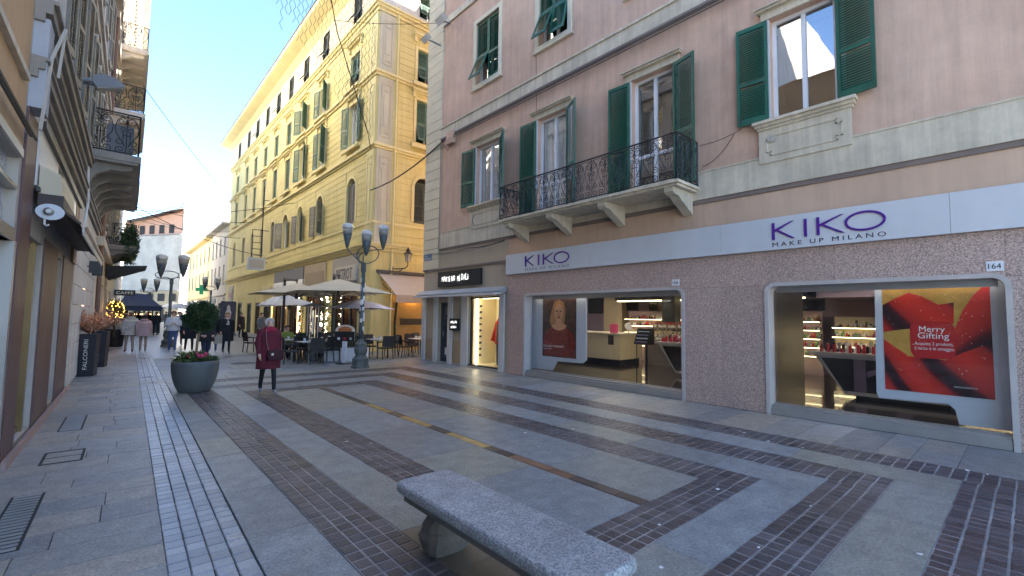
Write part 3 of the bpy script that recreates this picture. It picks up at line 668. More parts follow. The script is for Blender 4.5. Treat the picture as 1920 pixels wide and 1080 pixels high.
vw(RX0+.002, -1.2, RX0+.002, 10.3, LILAC, 2.4, RZ)
MB().box(15.7, RX1-.01, 11.0, 11.9, .12, 2.7).build('pillar', BEIGE, room); MB().box(13.4, 13.75, 7.4, 7.85, 1.6, RZ-.01).build('hanging_box', BLACK, room); MB().box(10.2, 12.6, 3.62, 3.75, .12, RZ-.01).build('partition', mat('dark_partition', (.04, .035, .033), .4, .2), room)
MB().box(14.4, RX1-.01, 4.0, 10.4, 2.38, 2.7).build('soffit', BLACK, room); MB().box(13.6, RX1-.01, -1.1, 3.6, 2.3, 2.7).build('soffit', LILAC, room)
COOL = glow('white_light', (1, .91, .78), 7)
for i, (x, y) in enumerate(((10.9, 1.6), (12.4, .6), (12.6, 2.6), (11.0, 5.4), (12.4, 6.6), (12.2, 8.6), (11.2, 8.0), (14.0, 11.6), (13.2, 9.9), (12.6, 4.9))):
    t = thing('ceiling_light', 'square lit ceiling panel inside the shop', 'lamp', (x, y, RZ-.05), 'lit ceiling panels in the cosmetics shop')
    fr_ = MB()
    for a in ((-.26, .26, -.26, -.2), (-.26, .26, .2, .26), (-.26, -.2, -.2, .2), (.2, .26, -.2, .2)): fr_.box(x+a[0], x+a[1], y+a[2], y+a[3], RZ-.06, RZ-.005)
    fr_.build('frame', WHITE, t); MB().box(x-.2, x+.2, y-.2, y+.2, RZ-.03, RZ-.02).build('diffuser', COOL, t)
MB().box(14.42, 14.5, 4.1, 10.3, 2.33, 2.36).build('light_strip', glow('yellow_light', (1, .78, .4), 2.5), room)
PR = [mat('product_%d' % i, c, .4, .1) for i, c in enumerate(((.45, .03, .05), (.6, .55, .5), (.02, .02, .02), (.35, .06, .12), (.65, .5, .3), (.25, .22, .3), (.7, .7, .7), (.15, .3, .12)))]
def shelf_unit(x, y0, y1, zs, name, label, back, step=.1):
    t = thing(name, label, 'shelf', (x, (y0+y1)/2, .12)); MB().box(x, x+.05, y0, y1, .12, max(zs)+.28).build('back_panel', back, t)
    for z in zs:
        MB().box(x-.3, x, y0, y1, z-.02, z).build('shelf_board', BEIGE, t); y = y0+.03; mbs = {}
        while y < y1-.04:
            k = rnd.randrange(len(PR)); h = rnd.uniform(.06, .17); r = rnd.uniform(.014, .03)
            for row in (.07, .15, .24):
                mb = mbs.setdefault(rnd.choice((k, k, rnd.randrange(len(PR)))), MB()); xx = x-row+rnd.uniform(-.02, .02); hh = h*rnd.uniform(.6, 1.1)*(1.2-row*2)
                if rnd.random() < .5: mb.box(xx-r, xx+r, y-r, y+r, z+.001, z+hh)
                else: mb.lathe([(r, z+.001), (r, z+hh*.7), (r*.4, z+hh*.75), (r*.4, z+hh)], 5, Matrix.Translation((xx, y, 0)))
            y += rnd.uniform(.04, step)
        for k, mb in mbs.items(): stuff(mb.build('products', PR[k], t))
        MB().box(x-.28, x-.25, y0, y1, z-.034, z-.022).build('light_strip', glow('shelf_light', (1, .85, .5), 2.2), t)
shelf_unit(15.0, .1, 3.55, (.55, .8, 1.05, 1.3, 1.55), 'product_wall', 'wall shelves crowded with cosmetics seen through the number 164 window', mat('beige_back', (.6, .5, .34), .7))
shelf_unit(15.6, 4.0, 10.6, (.7, .95, 1.2, 1.45, 1.7), 'product_wall', 'long wall shelves of cosmetics behind the black hanging box', mat('mauve_back', (.4, .3, .32), .7))
for u0, v0, u1, v1, X, lb in ((1103, 560, 1130, 588, 16.1, 'beside the beige pillar'), (1174, 565, 1197, 583, 15.5, 'above the tester rack'), (1217, 566, 1233, 583, 15.3, 'next to the black hanging box'), (1498, 560, 1547, 583, 13.5, 'over the shelves behind the number 164 window')):
    a, b = on_x(u0, v0, X), on_x(u1, v1, X); t = thing('wall_screen', 'black flat screen '+lb, 'screen', (X, (a.y+b.y)/2, b.z)); MB().box(X, X+.06, b.y, a.y, b.z, a.z).build('bezel', BLACK, t); MB().box(X-.006, X-.001, b.y+.03, a.y-.03, b.z+.03, a.z-.03).build('display', mat('screen', (.012, .012, .014), .12, 0, 1, 0), t)
ct = thing('service_counter', 'beige shop counter with a dark plinth behind the left window', 'counter', (13.5, 10, .12))
cp_ = [(12.95, 12.9), (12.95, 9.15), (14.5, 9.3), (14.5, 12.9)]; cq = [(13.02, 12.9), (13.02, 9.24), (14.45, 9.38), (14.45, 12.9)]
MB().prism(cp_, .3, 1.15, 'z').build('body', BEIGE, ct); MB().prism(cq, .12, .3, 'z').build('plinth', BLACK, ct); MB().prism([(12.9, 12.9), (12.9, 9.1), (14.53, 9.26), (14.53, 12.9)], 1.151, 1.2, 'z').build('worktop', mat('pale_top', (.66, .58, .44), .4), ct)
for y, z, sx, m, n, lb in ((9.5, 1.203, .12, mat('pink_card', (.7, .08, .2), .5), 'gift_bag', 'pink gift bag standing on the beige shop counter'), (9.25, 1.203, .09, WHITE, 'mirror', 'round white mirror on the beige shop counter')):
    xx = 13.1 if n == 'gift_bag' else 13.6; t = thing(n, lb, n.replace('_', ' '), (xx, y, z))
    if n == 'mirror': MB().lathe([(.14, 0), (.15, .01), (.14, .02)], 16, Matrix.Translation((xx, y, z+.2)) @ Matrix.Rotation(R(70), 4, 'Y')).build('glass', m, t); MB().tube([(xx+.01, y, z), (xx+.01, y, z+.07)], .02, 8).build('foot', ALU, t)
    else:
        MB().box(xx-.07, xx+.07, y-sx, y+sx, z, z+.3).build('bag', m, t); MB().tube([(xx, y-.04, z+.3), (xx, y-.03, z+.38), (xx, y+.03, z+.38), (xx, y+.04, z+.3)], .006, 5).build('handle', m, t)
t = thing('card_stand', 'small dark card on the front of the beige counter', 'sign', (12.93, 9.5, .85)); MB().box(12.925, 12.945, 9.4, 9.62, .8, 1.12).build('card', BLACK, t)
p0 = on_z(1203, 715, .12); sx_, sy2 = p0.x, p0.y
ls = thing('display_stand', 'black tester display on thin legs just inside the left window', 'stand', (sx_, sy2, .12))
for a, b in ((-.14, 0), (.14, 0), (0, .25)): MB().tube([(sx_+b, sy2+a, .12), (sx_+b, sy2+a, 1.05)], .012, 5).build('leg', BLACK, ls)
MB().prism([(sx_-.05, 1.05), (sx_+.28, 1.05), (sx_+.28, 1.45), (sx_+.15, 1.45)], sy2-.2, sy2+.2, 'y').build('head', BLACK, ls)
for k in range(4): MB().box(sx_-.03+.045*k, sx_+.0+.045*k, sy2-.16, sy2+.16, 1.1+.085*k, 1.13+.085*k).build('card', PR[6 if k % 2 else 5], ls)
def k_table(x, y0, y1, label):
    t = thing('gondola_table', label, 'table', (x, (y0+y1)/2, .12)); SV = mat('silver_edge', (.5, .48, .46), .3, .05, metal=.5)
    out = [(y1, 1.0), (y0, 1.0), (y0, .2), (y1-.55, .2)]; inn = [(y1-.13, .93), (y0+.001, .93), (y0+.001, .27), (y1-.52, .27)]
    MB().prism(out, x, x+.9, 'x').build('body', BLACK, t)
    mb = MB()
    for k in range(4):
        q = [out[k], out[(k+1) % 4], inn[(k+1) % 4], inn[k]]; mb.prism(q, x-.02, x-.001, 'x')
    mb.build('edge_trim', SV, t); MB().box(x-.1, x+1.0, y0-.05, y1+.05, 1.001, 1.05).build('top', SV, t); MB().box(x+.1, x+.8, y0+.1, y1-.7, .12, .199).build('plinth', BLACK, t)
    u = y1-.8; kk = MB(); kk.box(x-.015, x-.002, u-.1, u+.1, .27, .93)
    kk.prism([(u-.12, .58), (u-.12, .7), (u-.7, .93), (u-.93, .93)], x-.014, x-.002, 'x'); kk.prism([(u-.3, .66), (u-.5, .72), (u-.85, .27), (u-.6, .27)], x-.013, x-.002, 'x'); kk.build('letter_k', mat('mauve', (.17, .13, .21), .4), t)
    for k in range(4):
        mb = MB(); y = y0+.1
        while y < y1-.1:
            h = rnd.uniform(.05, .2); mb.box(x+.05+.22*k, x+.11+.22*k, y, y+.05, 1.051, 1.051+h); y += rnd.uniform(.06, .16)
        stuff(mb.build('products', PR[(0, 2, 5, 6)[k]], t))
    return t
k_table(11.5, .9, 3.12, 'dark gondola table with a mauve letter K behind the number 164 window'); k_table(12.0, 4.2, 7.15, 'dark gondola table with a letter K beside the tester display')
def tester_rack(x, y0, y1, label):
    dg = thing('tester_rack', label, 'rack', (x, (y0+y1)/2, .12)); MB().prism([(x, .12), (x+.9, .12), (x+.9, 1.62), (x+.75, 1.62), (x, .95)], y0, y1, 'y').build('body', mat('greybrown', (.12, .1, .09), .4), dg)
    for r_ in range(6):
        mb = MB(); a = y0+.05
        while a < y1-.06: mb.box(x+.03+.12*r_, x+.07+.12*r_, a, a+.05, .985+.105*r_, 1.03+.105*r_+rnd.uniform(0, .06)); a += rnd.choice((.07, .09, .15))
        stuff(mb.build('testers', PR[(6, 1, 4, 2, 6, 0)[r_]], dg))
tester_rack(14.2, 7.0, 9.0, 'sloping rack of testers to the right of the beige counter'); tester_rack(13.3, 4.6, 6.6, 'sloping rack of testers behind the left gondola table')
# display boards with posters in the two windows (flat prints on thick boards)
BOARD = mat('board_white', (.55, .58, .62), .4, .03)
def board(X, outline, label): t = thing('display_board', label, 'display', (X, sum(p[0] for p in outline)/len(outline), .2)); MB().prism(outline, X-.06, X, 'x').build('board', BOARD, t); return t
XB = PX+.38
def pb(u, v): p = on_x(u, v, XB); return (p.y, p.z)
b1 = board(XB, [pb(990, 553), pb(1101, 548), pb(1101, 675), pb(1094, 681), pb(1046, 677), pb(1040, 690), (pb(1037, 699)[0], .205), (pb(990, 697)[0], .205)], 'pale display board with a portrait poster in the left shop window')
(ya, za), (yb, zb) = pb(1021, 561), pb(1083, 673); za = pb(1083, 559)[1]
po = thing('portrait_poster', 'dark brown portrait poster of a woman with red top in the shop window', 'poster', (XB-.065, (ya+yb)/2, zb))
MB().box(XB-.066, XB-.061, yb, ya, zb, za).build('sheet', mat('poster_dark', (.045, .022, .018), .35, .5, 6, 0, c2=(.14, .06, .035)), po)
w_ = ya-yb; h_ = za-zb
def pp(a, b): return (ya-w_*a, zb+h_*b)
def oval(cx, cz, rx, rz, n=20): return [pp(cx+rx*math.cos(2*math.pi*i/n), cz+rz*math.sin(2*math.pi*i/n)) for i in range(n)]
for k, (poly, m, n) in enumerate((([pp(.3, .5), pp(.22, .62), pp(.28, .8), pp(.36, .93), pp(.5, .98), pp(.64, .93), pp(.7, .78), pp(.66, .58), pp(.6, .5)], mat('poster_hair', (.42, .19, .06), .4, .4, 25, 0), 'hair'),
      ([pp(.04, .3), pp(.1, .42), pp(.3, .52), pp(.5, .46), pp(.7, .52), pp(.9, .42), pp(.97, .3), pp(.95, .02), pp(.06, .02)], mat('poster_red', (.16, .018, .012), .4, .5, 12, 0, c2=(.36, .05, .03)), 'dress'),
      ([pp(.27, .53), pp(.38, .47), pp(.52, .45), pp(.66, .48), pp(.74, .54), pp(.6, .58), pp(.58, .66), pp(.42, .66), pp(.4, .58)], mat('poster_skin', (.62, .30, .16), .4, .25, 14, 0), 'neck'),
      (oval(.5, .76, .135, .15), MATS['poster_skin'], 'face'), (oval(.445, .78, .03, .012, 10), BLACK, 'eye'), (oval(.555, .78, .03, .012, 10), BLACK, 'eye'), (oval(.5, .675, .045, .016, 10), mat('poster_lip', (.25, .03, .03), .4), 'mouth'), ([pp(.49, .76), pp(.52, .7), pp(.48, .7)], mat('poster_shade', (.28, .12, .06), .4), 'nose'))):
    MB().prism(poly, XB-.0675-.001*k, XB-.0665-.001*k, 'x').build(n, m, po)
def wtx(body, a, b, wd, ht, m, par): text('lettering', body, .1, Matrix(((0, 0, -1, XB-.078), (-1, 0, 0, pp(a, b)[0]), (0, 1, 0, pp(a, b)[1]), (0, 0, 0, 1))), m, par, .0005, width=wd*w_, height=ht*h_)
PWH = mat('print_white', (.8, .78, .75), .5, 0); PRD = mat('print_pink', (.6, .12, .12), .5, 0)
wtx('NEW', .04, .25, .14, .03, PRD, po); wtx('LIMITED', .04, .21, .28, .03, PRD, po); wtx('HOLIDAY PREMIERE', .04, .165, .62, .034, PWH, po); wtx('COLLECTION', .04, .125, .25, .02, PWH, po)
(y0_, z0_), (y1_, z1_) = pb(1642, 525), pb(1905, 838)
b2 = board(XB, [pb(1641, 527), pb(1905, 515), (pb(1905, 830)[0], .205), (pb(1800, 805)[0], .205), pb(1792, 768), pb(1780, 757), pb(1650, 745), pb(1645, 735)], 'pale display board with a big red poster in the number 164 window')
for q_, a_, b_ in ((1, 5.0, 9.65), (2, .3, 3.1)):
    t = thing('added_window_bar', ('added fill lamp at the head of the left shop window', 'added fill lamp at the head of the number 164 window')[q_-1], 'lamp', (PX+.2, (a_+b_)/2, 2.3)); MB().box(PX+.2, PX+.24, a_, b_, 2.28, 2.31).build('diffuser', glow('added_bar_light', (1, .93, .85), .8), t); MB().box(PX+.17, PX+.26, a_-.03, b_+.03, 2.312, 2.36).box(PX+.165, PX+.185, a_-.03, b_+.03, 2.22, 2.36).build('housing', ALU, t)  # lamps added to brighten the poster boards; housing lip hides them from the street
ya, za = pb(1655, 543); yb, zb = pb(1867, 749); za = max(za, pb(1862, 540)[1]); w_ = ya-yb; h_ = za-zb
p2 = thing('gift_poster', 'red fabric on gold poster with white lettering in the number 164 window', 'poster', (XB-.065, (ya+yb)/2, zb))
MB().box(XB-.066, XB-.061, yb, ya, zb, za).build('sheet', mat('poster_gold', (.50, .28, .055), .4, .3, 3, 0, spk=.2, spks=60), p2)
def fabric(name, sc, rot):
    m = bpy.data.materials.new(name); m.use_nodes = True; t = m.node_tree; b = t.nodes['Principled BSDF']; b.inputs['Roughness'].default_value = .4
    g = t.nodes.new('ShaderNodeNewGeometry'); mp = t.nodes.new('ShaderNodeMapping'); mp.inputs['Rotation'].default_value = (R(rot), 0, 0); wv = t.nodes.new('ShaderNodeTexWave'); wv.bands_direction = 'Y'
    wv.inputs['Scale'].default_value = sc; wv.inputs['Distortion'].default_value = 5.5; wv.inputs['Detail'].default_value = 1.5; wv.inputs['Detail Scale'].default_value = .8
    cr = t.nodes.new('ShaderNodeValToRGB'); cr.color_ramp.elements[0].color = (.02, .008, .01, 1); cr.color_ramp.elements[1].color = (.62, .03, .015, 1); e = cr.color_ramp.elements.new(.16); e.color = (.10, .008, .01, 1); e2 = cr.color_ramp.elements.new(.34); e2.color = (.40, .018, .012, 1)
    t.links.new(g.outputs['Position'], mp.inputs[0]); t.links.new(mp.outputs[0], wv.inputs[0]); t.links.new(wv.outputs[0], cr.inputs[0]); t.links.new(cr.outputs[0], b.inputs['Base Color']); return m
fa, fb, fc = fabric('red_fabric_a', .42, 25), fabric('red_fabric_b', .3, -40), fabric('red_fabric_c', .5, 38)
for k, (poly, m) in enumerate((([(0, .84), (.12, .90), (.27, .96), (.4, .92), (.55, .84), (.69, .86), (.68, .66), (.5, .68), (.4, .62), (.2, .6), (0, .57)], fa),
      ([(.69, .62), (.76, .78), (.86, .92), (.94, 1), (1, 1), (1, .45), (.85, .36), (.7, .33), (.6, .4)], fb),
      ([(0, .5), (.12, .42), (.25, .34), (.42, .34), (.6, .32), (.75, .4), (1, .5), (1, 0), (0, 0)], fc), ([(.3, .66), (.46, .7), (.5, .58), (.42, .33), (.3, .36), (.34, .5)], fa))):
    MB().prism([pp(a, b) for a, b in poly], XB-.0675-.001*k, XB-.0665-.001*k, 'x').build('fabric_print', m, p2)
def rr(a0, a1, b0, b1, r, n=5):
    P = []
    for cx, cz, q0 in ((a1-r, b1-r, 0), (a0+r, b1-r, 90), (a0+r, b0+r, 180), (a1-r, b0+r, 270)):
        for i in range(n+1): q = R(q0+90*i/n); P.append(pp(cx+r*math.cos(q), cz+r*math.sin(q)))
    return P
MB().prism(rr(.27, .69, .33, .68, .08), XB-.0725, XB-.0715, 'x').build('badge', mat('badge_red', (.48, .012, .012), .5, .05), p2)
wtx('Merry', .36, .565, .24, .07, PWH, p2); wtx('Gifting', .345, .5, .29, .075, PWH, p2); wtx('Acquista 2 prodotti,', .31, .445, .36, .04, PWH, p2); wtx('il terzo è in omaggio.', .31, .4, .37, .04, PWH, p2); wtx('KIKOCOSMETICS', .66, .075, .2, .015, PWH, p2)
mb = MB()
for k in range(60): mb.ball((XB-.073, *pp(rnd.uniform(.05, .95), rnd.uniform(.2, .98))), rnd.uniform(.003, .008), 5, 3)
stuff(mb.build('sparkles', mat('sparkle', (.8, .7, .5), .4), p2))
text('lettering', 'KIKO', .1, Matrix(((0, 0, -1, XB-.062), (-1, 0, 0, pp(.95, 0)[0]), (0, -1, 0, za+.16), (0, 0, 0, 1))), WHITE, b2, .001, 1.2, width=-.01+.5, height=.1)

# ------------------------------------------------------------------ clothes shop at the corner
PIL = mat('white_pilaster', (.60, .58, .56), .6, .06, 2, .05, streak=.05)
for a, b in ((15.38, 15.62), (14.53, 14.78), (13.56, 13.82), (12.62, 12.98), (10.72, 10.95)): MB(FP).box(a, b, .013, .075, 0, 2.42).build('pilaster', PIL, pink)
MB(FP).box(10.6, 15.62, .013, .05, 0, .06).build('plinth', GREYP, pink)
for a, b in ((14.8, 15.36), (13.0, 13.54)): MB(FP).box(a, b, .013, .03, .061, .85).build('dado', mat('tan_stone', (.36, .26, .16), .7, .15), pink)
dr = MB(FP).box(13.86, 14.5, -.16, -.1, .04, 2.2).build('door', mat('dark_door', (.035, .04, .055), .35), pink); MB(FP).box(13.95, 14.22, -.1, -.092, .2, 2.05).build('pane', GLASS, dr); MB(FP).box(14.05, 14.2, -.091, -.088, .3, .55).build('notice', PWH, dr); MB(FP).tube([(14.3, -.07, .95), (14.3, -.07, 1.15)], .012, 6).build('handle', ALU, dr)
sg = thing('black_shop_sign', 'black shop sign with hand-drawn white lettering above the corner shop awning', 'sign', FP @ Vector((13.2, .03, 2.76)))
MB(FP).box(11.88, 14.48, .02, .1, 2.76, 3.31).build('panel', BLACK, sg)
def scrawl(body, u, z, wd, ht, par, d):
    me_w = wd/len(body); 
    for i, ch in enumerate(body):
        if ch == ' ': continue
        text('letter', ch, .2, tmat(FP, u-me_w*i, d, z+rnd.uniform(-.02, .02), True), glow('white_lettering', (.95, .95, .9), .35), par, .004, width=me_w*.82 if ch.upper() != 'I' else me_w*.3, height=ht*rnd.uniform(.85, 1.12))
scrawl('MARTiNo MiDALi', 14.2, 2.94, 1.72, .2, sg, .101)
s2 = thing('small_black_sign', 'small square black shop sign beside the corner shop door', 'sign', FP @ Vector((13.3, .08, 1.2))); MB(FP).box(13.06, 13.6, .076, .13, 1.2, 1.62).build('panel', BLACK, s2); scrawl('MARTiNo', 13.52, 1.44, .38, .08, s2, .131); scrawl('MiDALi', 13.5, 1.28, .36, .08, s2, .131)
aw = thing('folded_awning', 'folded pale grey awning over the corner shop front', 'awning', FP @ Vector((13.2, .1, 2.4)))
MB(FP).prism([(.013, 2.62), (.16, 2.64), (.36, 2.5), (.36, 2.47), (.013, 2.47)], 10.62, 15.62, 'x').build('cassette', mat('awning_grey', (.40, .40, .40), .5, .1), aw)
MB(FP).prism([(.1, 2.466), (.5, 2.44), (.5, 2.37), (.46, 2.37), (.1, 2.44)], 10.66, 15.55, 'x').build('front_rail', mat('pale_alu', (.62, .62, .62), .4, .05), aw)
f = MB(FP)
for a in ((10.98, 11.03, .1, 2.35), (12.53, 12.58, .1, 2.35), (10.98, 12.58, 2.3, 2.36)): f.box(a[0], a[1], -.12, -.04, a[2], a[3])
f.box(10.98, 12.58, -.12, .03, .061, .1)
wf = f.build('shop_window_frame', BLACK, pink); MB(FP).box(11.0, 12.56, -.09, -.083, .1, 2.32).build('pane', SHOPG, wf)
CRM = mat('cream_display', (.78, .70, .48), .7, .04)
bx2 = thing('window_display', 'cream lit display box of the corner shop window', 'display', FP @ Vector((11.8, -.6, .08)))
d0, d1 = -.26, -1.15
MB(FP).add([(10.98, d1, .08), (12.58, d1, .08), (12.58, d1, 2.36), (10.98, d1, 2.36)], [(0, 1, 2, 3)]).build('back', CRM, bx2)
for a in (10.98, 12.58): MB(FP).add([(a, d0, .08), (a, d1, .08), (a, d1, 2.36), (a, d0, 2.36)], [(0, 1, 2, 3)]).build('side', CRM, bx2)
for z in (.08, 2.36): MB(FP).add([(10.98, d0, z), (12.58, d0, z), (12.58, d1, z), (10.98, d1, z)], [(0, 1, 2, 3)]).build('base' if z < 1 else 'top', CRM, bx2)
MB(FP).box(12.52, 12.56, -.3, -.27, .1, 2.34).build('light_tube', glow('vitrine_light', (1, .9, .62), 4), bx2)
MB(FP).box(11.2, 12.4, -.5, -.42, 2.31, 2.33).build('added_light_bar', glow('added_vitrine_light', (1, .9, .62), 2.5), bx2)  # extra bar added under the box top to brighten the display
for k in range(9): MB(FP).box(12.54, 12.575, -.5, -.42, .35+.21*k, .42+.21*k).build('lettering', BLACK, bx2)
MB(FP).box(11.0, 11.3, -.95, -.92, .1, 2.3).build('dark_curtain', BLACK, bx2)
mq = thing('mannequin', 'mannequin in red cardigan and grey trousers in the corner shop window', 'mannequin', FP @ Vector((11.75, -.7, .1)))
def ell(cx, cy, z, rx, ry, n=14): return [(cx+rx*math.cos(2*math.pi*i/n), cy+ry*math.sin(2*math.pi*i/n), z) for i in range(n)]
def bodyloft(rows, m, name, par, F=FP): MB(F).loft([ell(*r) for r in rows]).build(name, m, par, True)
for s_ in (-1, 1): bodyloft([(11.78+s_*.07, -.7, .1, .06, .07), (11.78+s_*.08, -.7, .5, .085, .09), (11.78+s_*.08, -.7, .95, .1, .11)], mat('grey_wool', (.14, .13, .12), .9), 'trouser_leg', mq)
bodyloft([(11.78, -.7, .8, .24, .15), (11.78, -.7, 1.05, .23, .15), (11.78, -.7, 1.3, .2, .13), (11.78, -.7, 1.5, .2, .12), (11.78, -.7, 1.62, .1, .08), (11.78, -.7, 1.7, .06, .06)], mat('red_wool', (.5, .025, .015), .9, .2, 20, .3), 'cardigan', mq)
for s_ in (-1, 1): MB(FP).tube([(11.78+s_*.16, -.7, 1.52), (11.78+s_*.25, -.68, 1.2), (11.78+s_*.28, -.6, .88)], [.07, .07, .075], 10).build('sleeve', MATS['red_wool'], mq, True)
MB(FP).box(11.72, 11.79, -.545, -.535, .85, 1.45).build('scarf', MATS['grey_wool'], mq); MB(FP).tube([(11.78, -.7, 1.68), (11.78, -.7, 1.85)], .012, 6).build('neck_rod', ALU, mq); MB(FP).lathe([(.18, 0), (.18, .015)], 16, Matrix.Translation((11.78, -.7, .082))).build('base', ALU, mq)
cl = thing('hanging_coat', 'grey coat hanging beside the red cardigan', 'coat', FP @ Vector((11.25, -.75, .6))); bodyloft([(11.2, -.75, .55, .16, .1), (11.2, -.75, 1.0, .15, .1), (11.2, -.75, 1.45, .17, .1), (11.2, -.75, 1.55, .05, .05)], mat('grey_coat', (.30, .31, .27), .9), 'coat', cl)
MB(FP).tube([(11.2, -.75, 1.55), (11.2, -.75, 2.3)], .006, 5).build('hanger', ALU, cl)

# ------------------------------------------------------------------ yellow house
yel = thing('yellow_building', 'tall yellow corner house with rusticated walls, shutters and deep eave', 'building', (PX, 38, 0))
YE, YH = 56.0, 19.6
cols = [23.2, 28.0, 31.7, 35.1, 38.4, 41.7, 45.1, 48.5, 52.6]
lev = [(6.4, 8.8, 1.2), (10.6, 12.85, 1.2), (13.85, 15.55, 1.2), (17.3, 19.0, 1.1)]
holes = [(c-w_/2, c+w_/2, a, b) for c in cols for a, b, w_ in lev]
shops = [(21.95, 25.15, .02, 3.2), (26.5, 29.9, .02, 3.2), (30.6, 33.4, .02, 3.0), (33.9, 36.9, .02, 3.0), (38.2, 40.3, .02, 2.7), (41.3, 43.0, .02, 2.6), (44.2, 46.0, .02, 2.6), (48.0, 50.0, .02, 2.7), (52.0, 54.0, .02, 2.7)]
wall(FP, 20.5, YE, 0, 17.0, holes+shops, .25).build('wall', YEL, yel); wall(FP, 20.5, YE, 17.0, YH, [h for h in holes if h[2] > 17], .25).build('attic_wall', YELP, yel)
sc_ = [11.9]; sh = [(c-w_/2, c+w_/2, a, b) for c in (11.95, 15.6) for a, b, w_ in lev]; sdo = [(12.3, 13.6, .02, 2.6)]
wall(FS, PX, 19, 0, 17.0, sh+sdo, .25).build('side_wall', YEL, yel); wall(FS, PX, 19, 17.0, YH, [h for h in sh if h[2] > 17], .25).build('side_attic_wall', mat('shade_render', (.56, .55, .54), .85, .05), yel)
shell(PX, 19, 20.5, YE, 0, YH, 'ws').build('back_walls', YEL, yel)
def rust(F, u0, u1, z0, z1, hs, step=.33, d=.022):              # rusticated courses as real bands
    mb = MB(F); z = z0
    while z < z1-.1:
        t = min(z+step, z1); us = [(u0, u1)]
        for h in hs:
            if h[2]-.12 < t and h[3]+.16 > z:
                nx = []
                for a, b in us:
                    p, q = h[0]-.16, h[1]+.16
                    if q <= a or p >= b: nx.append((a, b))
                    else:
                        if p > a+.02: nx.append((a, p))
                        if q < b-.02: nx.append((q, b))
                us = nx
        for a, b in us: mb.box(a, b, .0005, d, z+.012, t-.012)
        z = t
    return mb
stuff(rust(FP, 21.4, YE-.05, 5.3, 9.75, holes).build('rusticated_courses', YEL, yel)); stuff(rust(FP, 21.4, YE-.05, 10.05, 13.35, holes).build('rusticated_courses', YEL, yel)); stuff(rust(FP, 21.4, YE-.05, 13.7, 16.6, holes).build('rusticated_courses', YEL, yel)); stuff(rust(FP, 20.52, YE-.05, .5, 4.75, shops, .42).build('rusticated_courses', YEL, yel))
stuff(rust(FS, 10.32, 19, 5.3, 9.75, sh).build('rusticated_courses', YEL, yel)); stuff(rust(FS, 10.32, 19, 10.05, 13.35, sh).build('rusticated_courses', YEL, yel)); stuff(rust(FS, 10.32, 19, 13.7, 16.6, sh).build('rusticated_courses', YEL, yel)); stuff(rust(FS, PX+.05, 19, .5, 4.75, sdo, .42).build('rusticated_courses', YEL, yel))
def ycourse(z0, z1, d, m=YELT, nm='string_course'):
    MB(FP).box(20.5-d, YE, .002, d, z0, z1).build(nm, m, yel); MB(FS).box(PX+.003, 19, .002, d, z0, z1).build(nm, m, yel)
for a in ((4.78, 4.95, .1), (4.95, 5.05, .22), (5.05, 5.12, .3), (6.1, 6.22, .07), (9.75, 9.85, .1), (9.85, 9.98, .2), (13.36, 13.48, .1), (13.48, 13.6, .2), (16.62, 16.78, .08), (16.78, 16.9, .18), (16.9, 17.0, .26)): ycourse(*a)
# corner pilasters with sunk grey panels
PALEG = mat('pale_grey_panel', (.56, .52, .40), .85, .08, 1, .1, streak=.08)
for F, u0, u1 in ((FP, 20.56, 21.35), (FS, PX+.06, 10.05)):
    for z0, z1 in ((5.15, 9.74), (10.0, 13.35), (13.62, 16.6)):
        b = MB(F).box(u0, u1, .002, .05, z0, z1).build('corner_pilaster', YELT if F is FP else PALEG, yel)
        pf = MB(F); c = (u0+u1)/2; hw = (u1-u0)*.3
        for x0, x1, y0, y1 in ((c-hw, c-hw+.03, z0+.35, z1-.35), (c+hw-.03, c+hw, z0+.35, z1-.35), (c-hw+.031, c+hw-.031, z0+.35, z0+.39), (c-hw+.031, c+hw-.031, z1-.39, z1-.35), (c-hw*.5, c+hw*.5, z0+.9, z1-.9)): pf.box(x0, x1, .051, .075, y0, y1)
        for s_ in (1, -1):
            zz = z0+.6 if s_ > 0 else z1-.6; pf.prism([(c-hw*.6, zz-.1), (c, zz+.14*s_), (c+hw*.6, zz-.1), (c, zz-.02)], .051, .08, 'y')
        pf.build('panel_moulding', PALEG if F is FS else YELT, b)
MB(FS).tube([(10.17, .12, 0), (10.17, .12, 17.2)], .05, 8).build('downpipe', YELT, yel)
# deep eave
ev = MB(); x = PX
ev.prism([(PX-.001, YH-.35), (PX-.35, YH-.1), (PX-.9, YH), (PX-1.05, YH+.05), (PX-1.05, YH+.32), (PX-.001, YH+.4)], 19.4, YE+.9, 'y'); ev.build('eave', YELT, yel)
MB().prism([(20.5-.001, YH-.35), (20.5-.35, YH-.1), (20.5-.9, YH), (19.42, YH+.05), (19.42, YH+.31), (20.5-.001, YH+.39)], PX-.001, 19.5, 'x').build('eave', YELT, yel)
MB().add([(PX-1.1, 19.38, YH+.33), (PX-1.1, YE+.9, YH+.33), (PX+5, YE-3, YH+2.2), (PX+5, 25, YH+2.2), (19.5, 19.38, YH+.33), (19.5, YE+.9, YH+.33)], [(0, 1, 2, 3), (0, 3, 4), (1, 5, 2), (3, 2, 5, 4)]).build('roof', mat('roof_tile', (.30, .13, .08), .8, .2, 6, .3), yel)
